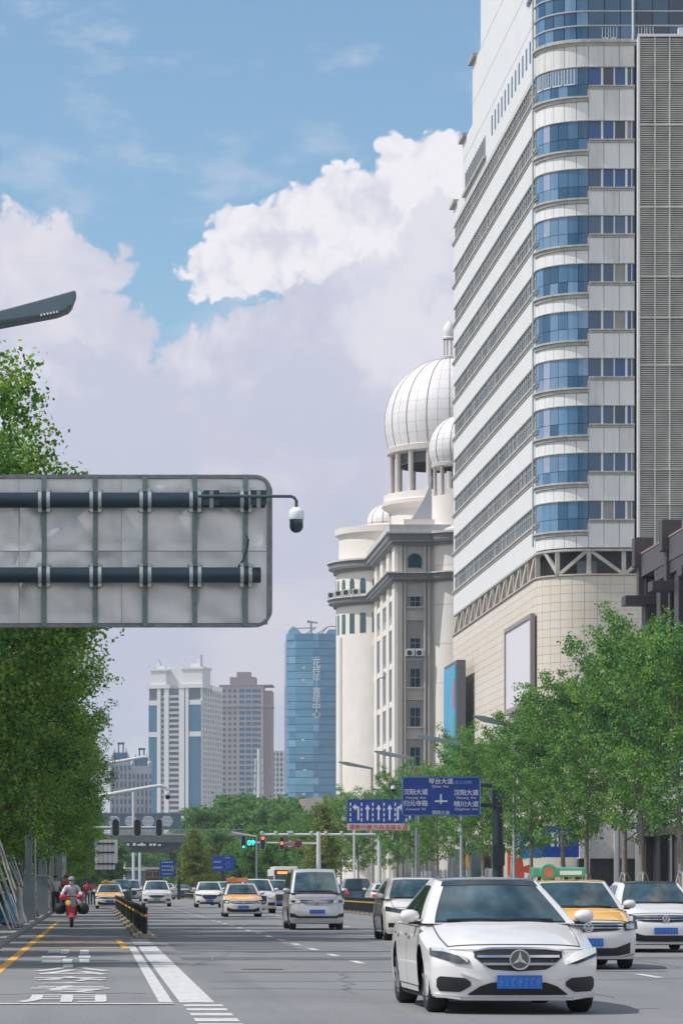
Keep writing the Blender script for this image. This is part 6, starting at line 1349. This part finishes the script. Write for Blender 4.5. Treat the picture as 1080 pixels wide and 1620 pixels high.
T3, gp3 = vehicle('orange_taxi', 'orange and white taxi in the left lane past the barrier', 'taxi', .88, 198., dict(VWS, W=1.74, roofc='orange', hoodc='orange', hf=.76, detail=1))
roofsign(T3, 200, .85, 1.45, .9, .18, mat('roof_sign_yellow', (.65, .42, .12), .5), sign_white, mat('roof_sign_ochre', (.45, .30, .08), .5), 'low yellow box sign on the left lane taxi roof')
vehicle('white_suv', 'white sport utility car with green number plate left of centre', 'car', 3.98, 215, dict(SUV, grille='wide_suv', plate='g', body='white', W=1.93))
vehicle('silver_minivan', 'grey silver minivan following between the left taxi and white car', 'van', 3.15, 288, dict(SUV, H=1.9, body='silver', cowl=(.7, 1.2), hf=1.0, ws=(.88, .04, .88)))
vehicle('black_minivan', 'dark minivan behind the left lane taxi', 'van', 2.0, 262, dict(SUV, H=1.85, body='teal', cowl=(.7, 1.2), hf=1.0))
vehicle('white_car', 'distant white car right of the green plated one', 'car', 7.0, 330, dict(SUV, H=1.6, body='white')); vehicle('white_car', 'farthest small pale car near the distant barrier', 'car', 8.1, 372, dict(SUV, H=1.55, body='cream')); vehicle('grey_car', 'small grey car just left of the distant barrier', 'car', 9.2, 352, dict(SUV, H=1.5, body='grey'))
vehicle('dark_suv', 'dark green sport utility car driving away behind the median barrier', 'car', 15.7, 200, dict(SUV, H=1.80, W=1.9, body='teal'), flip=True)
vehicle('white_car', 'pale car with red tail lights driving away, right of the dark one', 'car', 15.4, 176, dict(SUV, H=1.5, body='cream', tail=1.0), flip=True)
vehicle('blue_car', 'small dark blue car driving away beside the silver van', 'car', 19.0, 262, dict(SUV, H=1.5, body='blue'), flip=True)
vehicle('white_car', 'white car driving away seen left of the silver van', 'car', 14.3, 246, dict(SUV, H=1.5, body='white'), flip=True)
vehicle('dark_car', 'low dark car roof just right of the silver van', 'car', 17.6, 232, dict(SUV, H=1.45, body='black'), flip=True)
# bus
BU = thing('city_bus', 'white city bus with orange lit display behind the silver van', 'bus', (18.2, 318, 0)); X, D = 18.2, 318
bw_ = mat('bus_white', (.66, .64, .60), .45, var=.04)
MB().box(X-1.25, X+1.25, D, D+11, .35, 2.95).box(X-1.1, X+1.1, D+1.2, D+9, 2.95, 3.2).build('body', bw_, BU, bevel=.08)
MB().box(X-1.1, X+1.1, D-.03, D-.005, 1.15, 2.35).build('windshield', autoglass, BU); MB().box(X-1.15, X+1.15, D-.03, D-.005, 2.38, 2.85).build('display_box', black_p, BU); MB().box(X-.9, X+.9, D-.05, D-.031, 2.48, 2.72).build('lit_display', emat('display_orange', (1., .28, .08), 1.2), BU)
MB().box(X-1.35, X-1.26, D+.3, D+.5, 1.5, 2.3).build('mirror', black_p, BU)
for s_ in (-1, 1): MB().box(X+s_*.9-.2, X+s_*.9+.2, D-.03, D-.005, .7, .95).build('headlight', lampg, BU)  # one each side
for ya in (2.2, 8.4):
    for s_ in (-1, 1): MB().lathe([(.3, -.14), (.5, -.14), (.5, .14), (.3, .14), (.001, .1)], X+s_*1.08, D+ya, .5, 20, axis='x').build('wheel', tyre_m, BU)
for k in range(6): MB().box(X-1.262, X-1.251, D+1+k*1.6, D+2.45+k*1.6, 1.3, 2.3).build('side_window', dglass, BU)
MB().box(X-1.0, X+1.0, D-.02, D-.004, .45, .62).build('bumper_insert', grille_m, BU)

# ------------------------------------------------------------------ people
def figure(parent, joints, edges, radii, m, name, sub=2):
    me = bpy.data.meshes.new(name); me.from_pydata([tuple(Vector(j)) for j in joints], edges, []); o = bpy.data.objects.new(name, me); col.objects.link(o)
    sk = o.modifiers.new('skin', 'SKIN'); sb = o.modifiers.new('sub', 'SUBSURF'); sb.levels = sb.render_levels = sub
    for i, r in enumerate(radii): v = me.skin_vertices[0].data[i]; v.radius = (r, r) if not isinstance(r, tuple) else r; v.use_root = (i == 0)
    dg = bpy.context.evaluated_depsgraph_get(); me2 = bpy.data.meshes.new_from_object(o.evaluated_get(dg)); bpy.data.objects.remove(o); bpy.data.meshes.remove(me)
    me2.materials.clear(); me2.materials.append(m); 
    if hasattr(me2, 'shade_smooth'): me2.shade_smooth()
    if parent is not None: me2.transform(Matrix.Translation(-OFF[parent.name]))
    return link(name, me2, parent)
skin_m = mat('skin', (.42, .26, .19), .6, var=.05); shirt_l = mat('shirt_lilac', (.74, .69, .78), .8, var=.15, scale=9, bump=.3); trous = mat('trousers_dark', (.03, .035, .05), .85, var=.1)
cap_m = mat('cap_grey', (.33, .34, .40), .8); mask_m = mat('mask_blue', (.34, .50, .54), .7); hairm = mat('hair', (.015, .013, .012), .6)
redm = mat('red_cloth', (.55, .05, .07), .7, var=.3, scale=7, bump=.3); bagm = mat('bag_black', (.012, .016, .018), .6, var=.5, scale=6, bump=.5)
RX, RD = PX(113, 108), 108.
def q3(x, y, z): return (RX+x, RD+y, z)
SCT = thing('electric_scooter', 'red electric scooter with dark bulging side bags and pale front shield', 'scooter', (RX, RD, 0))
def wheelm(y): return MB().lathe([(.12, -.05), (.19, -.055), (.215, -.03), (.22, 0), (.215, .03), (.19, .055), (.12, .05)], RX, RD+y, .22, 24, axis='x')
for y in (.0, 1.15): w_ = wheelm(y).build('wheel', tyre_m, SCT, smooth=40); MB().lathe([(.13, -.03), (.03, -.045), (.03, .045), (.13, .03)], RX, RD+y, .22, 14, axis='x').build('hub', rim_m, w_, smooth=30)
MB().tube([q3(-.075, 0, .22), q3(-.075, .06, .5), q3(0, .12, .72)], .022, 8).tube([q3(.075, 0, .22), q3(.075, .06, .5), q3(0, .12, .72)], .022, 8).tube([q3(0, .12, .68), q3(0, .18, 1.0)], .028, 8).build('fork', steel_g, SCT, smooth=50)
fm2 = MB().lathe([(.24, -.06), (.25, 0), (.24, .06)], RX, RD, .22, 14, 20, 150, axis='x').build('front_mudguard', mat('scooter_red', (.58, .03, .04), .35, coat=.5), SCT, smooth=50)
MB().prism([(RX-.10, .42), (RX+.10, .42), (RX+.17, .75), (RX+.10, .98), (RX-.10, .98), (RX-.17, .75)], RD+.02, RD+.16).build('leg_shield', MATS['scooter_red'], SCT, bevel=.03)
MB().prism([(RX-.02, .66), (RX+.13, .68), (RX+.14, .98), (RX-.02, .98)], RD-.05, RD+.015).build('front_panel', mat('panel_slate', (.22, .30, .36), .4), SCT, bevel=.015)
MB().lathe([(.001, -.05), (.07, -.03), (.085, .03), (.001, .05)], RX-.10, RD-.03, .80, 16, axis='y').build('headlight', mat('lamp_yellow', (.75, .50, .10), .3, emit=.2), SCT, smooth=50)
MB().tube([q3(-.33, .22, 1.02), q3(-.12, .17, 1.0), q3(.12, .17, 1.0), q3(.33, .22, 1.02)], .02, 8).build('handlebar', black_p, SCT, smooth=50)
for s_ in (-1, 1): MB().tube([q3(s_*.25, .2, 1.04), q3(s_*.33, .17, 1.2)], .008, 5).lathe([(.001, -.012), (.055, -.01), (.055, .01)], RX+s_*.35, RD+.16, 1.22, 12, axis='y').build('mirror', black_p, SCT)
MB().box(RX-.13, RX+.13, RD+.2, RD+1.25, .30, .38).box(RX-.12, RX+.12, RD+.55, RD+1.35, .38, .70).build('floor_and_frame', MATS['scooter_red'], SCT, bevel=.03); MB().box(RX-.14, RX+.14, RD+.5, RD+1.2, .70, .80).build('seat', black_p, SCT, bevel=.04)
for s_ in (-1, 1): figure(SCT, [q3(s_*.34, .5, .82), q3(s_*.38, .5, .6), q3(s_*.36, .55, .42)], [(0, 1), (1, 2)], [(.15, .17), (.22, .24), (.17, .17)], bagm, 'side_bag')
for s_ in (-1, 1): figure(SCT, [q3(s_*.14, .20, 1.0), q3(s_*.28, .18, 1.0), q3(s_*.40, .24, .94)], [(0, 1), (1, 2)], [(.08, .08), (.12, .11), (.06, .07)], redm, 'hand_cover')
RDR = thing('person', 'rider in pale lilac shirt, grey cap and mask on the red scooter', 'person', (RX, RD+.75, .8))
hip = .86
J = [q3(0, .78, hip), q3(0, .76, 1.02), q3(0, .70, 1.20), q3(0, .66, 1.32), q3(0, .64, 1.39),
     q3(-.17, .67, 1.30), q3(-.29, .50, 1.13), q3(-.31, .25, 1.05), q3(.17, .67, 1.30), q3(.29, .50, 1.13), q3(.31, .25, 1.05)]
figure(RDR, J, [(0, 1), (1, 2), (2, 3), (3, 4), (3, 5), (5, 6), (6, 7), (3, 8), (8, 9), (9, 10)], [(.15, .12), (.16, .12), (.17, .12), (.13, .1), .055, (.085, .08), .062, .045, (.085, .08), .062, .045], shirt_l, 'shirt')
figure(RDR, [q3(0, .80, hip), q3(-.10, .62, hip-.02), q3(-.14, .34, .78), q3(-.13, .36, .45), q3(-.13, .28, .40), q3(.10, .62, hip-.02), q3(.14, .34, .78), q3(.13, .36, .45), q3(.13, .28, .40)], [(0, 1), (1, 2), (2, 3), (3, 4), (0, 5), (5, 6), (6, 7), (7, 8)], [.14, .10, .075, .055, .045, .10, .075, .055, .045], trous, 'trousers')
figure(RDR, [q3(0, .65, 1.37), q3(0, .61, 1.44), q3(0, .585, 1.52), q3(0, .60, 1.58)], [(0, 1), (1, 2), (2, 3)], [.055, .075, (.085, .10), .07], skin_m, 'head')
MB().lathe([(.105, 0), (.11, .04), (.09, .09), (.04, .12), (.001, .125)], RX, RD+.59, 1.535, 18).build('cap', cap_m, RDR, smooth=60); MB().prism([(RX-.085, RD+.50), (RX+.085, RD+.50), (RX+.06, RD+.41), (RX-.06, RD+.41)], 1.535, 1.548, axis='z').build('cap_brim', cap_m, RDR)
MB().tube([q3(0, .515, 1.485), q3(0, .505, 1.445), q3(0, .54, 1.41)], [.05, .07, .05], 10).build('face_mask', mask_m, RDR, smooth=60)
for s_ in (-1, 1): MB().lathe([(.001, -.006), (.012, 0), (.001, .006)], RX+s_*.032, RD+.493, 1.51, 8, axis='y').build('eye', hairm, RDR); MB().tube([q3(s_*.10, .6, 1.5), q3(s_*.105, .61, 1.46)], .018, 6).build('ear', skin_m, RDR)
def pedestrian(lab, X, D, shirt, trouser, seated=False, face=0):
    t = thing('person', lab, 'person', (X, D, 0)); a = lambda x, y, z: (X+x, D+y, z); z0 = .0
    h = .1 if seated else 0
    if not seated: legs = [a(0, 0, .92), a(-.09, 0, .86), a(-.10, -.04, .48), a(-.10, .02, .10), a(-.10, -.10, .05), a(.09, 0, .86), a(.11, .08, .48), a(.11, .16, .10), a(.11, .05, .05)]
    else: legs = [a(0, 0, .78), a(-.10, -.1, .76), a(-.14, -.38, .72), a(-.14, -.36, .35), a(-.14, -.45, .3), a(.10, -.1, .76), a(.14, -.38, .72), a(.14, -.36, .35), a(.14, -.45, .3)]
    figure(t, legs, [(0, 1), (1, 2), (2, 3), (3, 4), (0, 5), (5, 6), (6, 7), (7, 8)], [.13, .095, .07, .05, .05, .095, .07, .05, .05], trouser, 'trousers', 1)
    zz = legs[0][2]; fw = -.4 if seated else 0
    figure(t, [a(0, 0, zz), a(0, 0, zz+.25), a(0, -.02, zz+.45), a(0, -.02, zz+.52), a(-.18, -.02, zz+.44), a(-.24, fw*.5, zz+.20), a(-.22, fw-.05, zz+.05 if not seated else zz+.25), a(.18, -.02, zz+.44), a(.24, fw*.5, zz+.20), a(.22, fw-.05, zz+.05 if not seated else zz+.25)], [(0, 1), (1, 2), (2, 3), (2, 4), (4, 5), (5, 6), (2, 7), (7, 8), (8, 9)], [(.15, .11), (.15, .11), (.16, .11), .06, .08, .055, .04, .08, .055, .04], shirt, 'shirt', 1)
    figure(t, [a(0, -.02, zz+.5), a(0, -.03, zz+.60), a(0, -.04, zz+.70)], [(0, 1), (1, 2)], [.05, .08, .09], skin_m, 'head', 1); MB().lathe([(.105, 0), (.105, .05), (.06, .10), (.001, .11)], X, D-.02, zz+.68, 12).build('hair', hairm, t, smooth=60)
    return t
rs_ = mat('shirt_rust', (.42, .07, .04), .8, var=.3, scale=6); pk_ = mat('shirt_pink', (.48, .22, .25), .8, var=.2)
pedestrian('pedestrian in rust red top standing behind the scooter rider', PX(104, 150), 150, rs_, trous).location.z = .125
pedestrian('person in dark red jacket at roadside right of the rider', PX(138, 226), 226, redm, trous, False).location.z = 0
pedestrian('person in pinkish top at roadside beside the left taxi', PX(147, 232), 232, pk_, trous, False).location.z = 0
pedestrian('person in black and white behind the leaning props', PX(88, 150), 150, mat('shirt_white', (.55, .55, .56), .8), trous).location.z = .125
mc = thing('parked_moped', 'small pale parked moped behind the rider near the kerb end', 'moped', (PX(130, 215), 215, 0)); X, D = PX(130, 215), 215
for y in (0, 1.15): MB().lathe([(.12, -.04), (.22, -.03), (.22, .03), (.12, .04)], X, D+y, .22, 14, axis='x').build('wheel', tyre_m, mc)
MB().prism([(X-.17, .35), (X+.17, .35), (X+.2, .8), (X+.08, 1.0), (X-.08, 1.0), (X-.2, .8)], D+.05, D+.2).build('front_shield', mat('moped_cream', (.55, .50, .45), .4), mc, bevel=.03); MB().box(X-.13, X+.13, D+.5, D+1.2, .4, .78).build('seat', black_p, mc, bevel=.04); MB().tube([(X-.32, D+.2, 1.03), (X+.32, D+.2, 1.03)], .02).build('handlebar', black_p, mc)

# ------------------------------------------------------------------ trees
leaf_near = leafmat('leaf_green', (.032, .105, .038), (.10, .25, .06), (.34, .46, .09)); leaf_r = leafmat('leaf_fresh_green', (.03, .105, .048), (.09, .235, .08), (.26, .42, .11)); leaf_far = leafmat('leaf_dense_green', (.025, .085, .035), (.075, .20, .05), (.17, .31, .08)); leaf_y = leafmat('leaf_yellow_green', (.07, .13, .04), (.15, .21, .06), (.26, .29, .08))
def leaf_mesh(centres, per, sig, size, m, rng, name='foliage'):
    C_ = np.repeat(np.array(centres), per, axis=0); n = len(C_); C_ = C_+rng.normal(0, 1, (n, 3))*np.array([sig, sig, sig*.75])
    nrm = rng.normal(0, 1, (n, 3))+np.array([0, 0, .55]); nrm /= np.linalg.norm(nrm, axis=1)[:, None]
    a = np.cross(nrm, rng.normal(0, 1, (n, 3))); a /= np.linalg.norm(a, axis=1)[:, None]; b_ = np.cross(nrm, a); s_ = size*rng.uniform(.65, 1.25, (n, 1)); a *= s_; b_ *= s_*.75
    v = np.stack([C_-a*.5, C_+b_*.5+nrm*s_*.08, C_+a*.55, C_-b_*.5+nrm*s_*.08], 1).reshape(-1, 3)
    me = bpy.data.meshes.new(name); me.vertices.add(4*n); me.vertices.foreach_set('co', v.ravel()); me.loops.add(4*n); me.loops.foreach_set('vertex_index', np.arange(4*n, dtype=np.int32)); me.polygons.add(n); me.polygons.foreach_set('loop_start', np.arange(0, 4*n, 4, dtype=np.int32)); me.update(); me.validate(); me.materials.append(m); return me
def tree_kind(seed, H, base, Rm, nb, up, m_leaf, m_bark, per=34, size=.13, sig=.17, env='ovoid', tr=.16, sub=5, tight=1.):
    rng = np.random.default_rng(seed); wood = MB(); cen = []
    tp = [(0, 0, 0)]; bx = rng.uniform(-.25, .25, 2)
    for k in range(1, 7): tp.append((bx[0]*math.sin(k/6*2), bx[1]*math.sin(k/6*2.5), H*.93*k/6))
    wood.tube(tp, [tr*(1-.9*k/6)+.012 for k in range(7)], 9)
    limbs = MB()
    for i in range(nb):
        f = (i+.5)/nb; z = base+(H*.9-base)*f**.95; az = i*2.39996+rng.uniform(-.4, .4)
        if env == 'ovoid': L_ = Rm*(math.sin(math.pi*min(1, .14+.80*f))**.7)*rng.uniform(.65, 1.1)
        elif env == 'cone': L_ = Rm*(1.08-f)**.8*rng.uniform(.6, 1.15)+.2
        else: L_ = Rm*math.sin(math.pi*min(1, .10+.86*f))**.5*rng.uniform(.8, 1.05)
        el = R(up+rng.uniform(-14, 16)-20*(1-f)); d = np.array([math.cos(az)*math.cos(el), math.sin(az)*math.cos(el), math.sin(el)])
        tx, ty = np.interp(z, [p[2] for p in tp], [p[0] for p in tp]), np.interp(z, [p[2] for p in tp], [p[1] for p in tp]); p0 = np.array([tx, ty, z]); Ln = L_/max(.45, math.cos(el))
        pts = []
        for k in range(6):
            u = k/5; p = p0+d*Ln*u+np.array([0, 0, .10*Ln*u*u])+rng.normal(0, .05, 3)*u; pts.append(p)
        limbs.tube([tuple(p) for p in pts], [max(.010, tr*.32*(1-f*.6)*(1-.85*k/5)) for k in range(6)], 5, cap=False)
        ncl = max(3, int(Ln/.27))
        for k in range(ncl):
            u = .22+.80*(k+rng.random())/ncl; p = p0+d*Ln*u+np.array([0, 0, .10*Ln*u*u]); spread = tight*.10+tight*.34*math.sin(math.pi*min(1, u*.8+.1))*min(1.2, Ln/2)
            for q_ in range(sub if u < .85 else 2):
                off = rng.normal(0, 1, 3)*spread*np.array([1, 1, .75]); cen.append(p+off)
    wm_ = wood.mesh('trunk', m_bark, smooth=60); lmh = limbs.mesh('limbs', m_bark, smooth=60)
    return wm_, lmh, leaf_mesh(cen, per, sig, size, m_leaf, rng)
KL = [tree_kind(11+k, H, 2.7, 3.5, 54, 24, leaf_near, bark, per=44, size=.105, sig=.17, env='round', tr=.19, sub=4) for k, H in enumerate((12.5, 11.3, 13.2))]
KR = [tree_kind(31+k, H, 3.3, 3.4, 36, 52, leaf_r, bark_pale, per=26, size=.14, sig=.16, env='ovoid', tr=.15, sub=2, tight=.55) for k, H in enumerate((13.2, 11.8, 14.2))]
KF = [tree_kind(51+k, H, 1.6, 4.6, 46, 22, leaf_far, bark, per=11, size=.42, sig=.42, env='round', tr=.3, sub=4) for k, H in enumerate((13.0, 11.0))]
KY = tree_kind(61, 8.0, 1.4, 1.7, 44, 48, leaf_y, bark_pale, per=14, size=.2, sig=.2, env='cone', tr=.12, sub=3)
def place(kind, X, D, s, rz, name, lab, group=None, z=.1, cat='tree'):
    t = thing(name, lab, cat, (X, D, z), group); t.rotation_euler.z = rz; t.scale = (s[0], s[0], s[1]) if isinstance(s, tuple) else (s, s, s)
    for nm, me in zip(('trunk', 'limbs', 'crown'), kind): o = bpy.data.objects.new(nm, me); col.objects.link(o); o.parent = t
    return t
rt = random.Random(21)
n_ord = lambda i: ordn[i] if i < len(ordn) else 'last'
left_pos = [(-4.9, 84, 1.30), (-4.2, 93, 1.24), (-4.8, 103, .95), (-3.9, 112, 1.06), (-4.2, 124, .82), (-3.1, 136, 1.02), (-3.9, 149, .78), (-2.7, 163, .96), (-3.3, 178, .80), (-2.1, 194, .90), (-2.8, 212, .78), (-2.5, 230, .8), (-2.3, 254, .78), (-2.2, 282, .78), (-2.0, 315, .78)]
for i, (X, D, s) in enumerate(left_pos): place(KL[i % 3], X, D, s, rt.uniform(0, 6.28), 'street_tree', 'dense leafy street tree on the left pavement, %s from the camera' % n_ord(i), 'street trees on the left pavement')
for i, (X, D, s) in enumerate(((-8.2, 57, .95), (-8.2, 66, 1.0), (-8.0, 75, .9))): place(KL[i % 3], X, D, s, rt.uniform(0, 6.28), 'street_tree', 'leafy tree just outside the left edge, %s of three' % ('nearest', 'middle', 'farthest')[i], 'trees whose shade falls on the road')
for i, (X, D, s) in enumerate(((-8.5, 120, 1.0), (-7.5, 145, .9), (-7, 175, .9), (-7, 215, .9), (-8, 98, 1.0), (-6.5, 260, .9))): place(KL[(i+1) % 3], X, D, s, rt.uniform(0, 6.28), 'street_tree', 'leafy tree in the second row behind left kerb, %s placed' % n_ord(i), 'second row of trees at left')
right_pos = [(26.3, 150, .98), (26.0, 159, 1.06), (26.4, 167, 1.0), (26.1, 178, .95), (26.3, 188, .98), (25.9, 199, .86), (26.2, 211, .82), (26.0, 224, .90), (26.2, 238, .84), (26.0, 253, .80), (26.1, 270, .78), (26.0, 288, .78), (26.1, 308, .78), (26.0, 330, .78), (26.0, 354, .78), (25.6, 380, .78), (25.2, 408, .75)]
for i, (X, D, s) in enumerate(right_pos): place(KR[i % 3], X, D, s, rt.uniform(0, 6.28), 'street_tree', 'upright feathery street tree on the right pavement, %s from the camera' % n_ord(i), 'street trees on the right pavement')
sup = MB()
for a in (20, 140, 260): sup.tube([(.75*math.cos(R(a)), .75*math.sin(R(a)), 0), (.16*math.cos(R(a)), .16*math.sin(R(a)), 1.9)], .035, 6)
sup_me = sup.mesh('stake', mat('stake_pale', (.50, .47, .43), .8, var=.2)); ring_me = MB().lathe([(.17, 1.75), (.21, 1.75), (.21, 1.9), (.17, 1.9)], 0, 0, 0, 10).mesh('collar', steel_g)
for i, (X, D, s) in enumerate(right_pos[:12]):
    t = thing('tree_stakes', 'three pale stakes propping the right hand street tree, %s from the camera' % n_ord(i), 'tree support', (X, D, .125), 'stakes round the right hand trees'); link('stakes', sup_me, t); link('collar', ring_me, t)
    for ch in t.children: ch.location = (0, 0, 0)
far_pos = [(PX(318, 640), 640, 1.25), (PX(345, 650), 655, 1.52), (PX(378, 640), 640, 1.45), (PX(410, 620), 625, 1.40), (PX(445, 600), 600, 1.32), (PX(296, 620), 620, 1.0), (PX(475, 560), 560, 1.2), (PX(505, 520), 520, 1.1), (PX(535, 500), 500, 1.1), (PX(460, 500), 500, .95), (PX(345, 470), 470, .7), (PX(380, 455), 455, .66), (PX(415, 440), 440, .72), (PX(450, 425), 425, .72), (PX(485, 415), 415, .75), (PX(225, 760), 760, .8), (PX(255, 780), 780, .85), (PX(195, 740), 740, .8), (PX(282, 700), 700, .8), (PX(160, 640), 640, .8), (PX(515, 390), 392, .75), (PX(370, 600), 600, .9), (PX(170, 480), 480, .62), (PX(120, 430), 430, .9)]
for i, (X, D, s) in enumerate(far_pos): place(KF[i % 2], X, D, s, rt.uniform(0, 6.28), 'distant_tree', 'rounded dense green tree in the distance, %s by the overpass and ramp' % n_ord(i), 'rounded trees in the distance', 0)
for i, (px, D, s, l) in enumerate(((308, 330, .88, 'tall pale yellow green young tree in front of the overpass'), (332, 352, .70, 'shorter yellow green young tree right of the tall one'), (512, 345, 1.25, 'narrow yellow green tree in front of the round tower foot'), (293, 372, .6, 'small pale green tree beside the square blue sign'))): place(KY, PX(px, D), D, s, i*1.3, 'young_tree', l, 'young yellow green trees', 0)
# low dark building and hedge closing the left verge far away
lb2 = thing('left_side_building', 'dark low building behind the trunks on the left', 'building', (-14, 300, 0)); MB().box(-30, -9.5, 60, 330, 0, 7).build('body', mat('left_wall_dark', (.06, .07, .075), .85, var=.2, scale=.5), lb2); MB().box(-30, -9.3, 60, 330, 7, 7.4).build('coping', concrete_d, lb2)
for k in range(24): MB().box(-9.5, -9.44, 63+k*11, 70+k*11, .4, 3.4).build('shop_window', dglass, lb2)
hd = tree_kind(71, 2.6, .2, 1.2, 30, 20, leaf_far, bark, per=12, size=.2, sig=.25, env='round', tr=.05, sub=4)
for i, D in enumerate((128, 150, 172, 196, 222, 250, 280)): place(hd, -4.6, D, (1.3, 1.0), i, 'shrub', 'dark green shrub between the left tree trunks, %s from the camera' % n_ord(i), 'shrubs between the left trunks', .1, 'shrub')

# ------------------------------------------------------------------ haze
hz = MB().box(-1500, 1500, -100, 2600, -1.2, 190).build('haze', (lambda m: m)(bpy.data.materials.new('haze_air')), kind='stuff')
hm = hz.data.materials[0]; hm.use_nodes = True; n = hm.node_tree.nodes; n.clear(); o_ = n.new('ShaderNodeOutputMaterial'); v_ = n.new('ShaderNodeVolumePrincipled'); v_.inputs['Color'].default_value = (.80, .88, 1., 1); v_.inputs['Density'].default_value = .00014; v_.inputs['Anisotropy'].default_value = .0
hm.node_tree.links.new(v_.outputs[0], o_.inputs['Volume'])
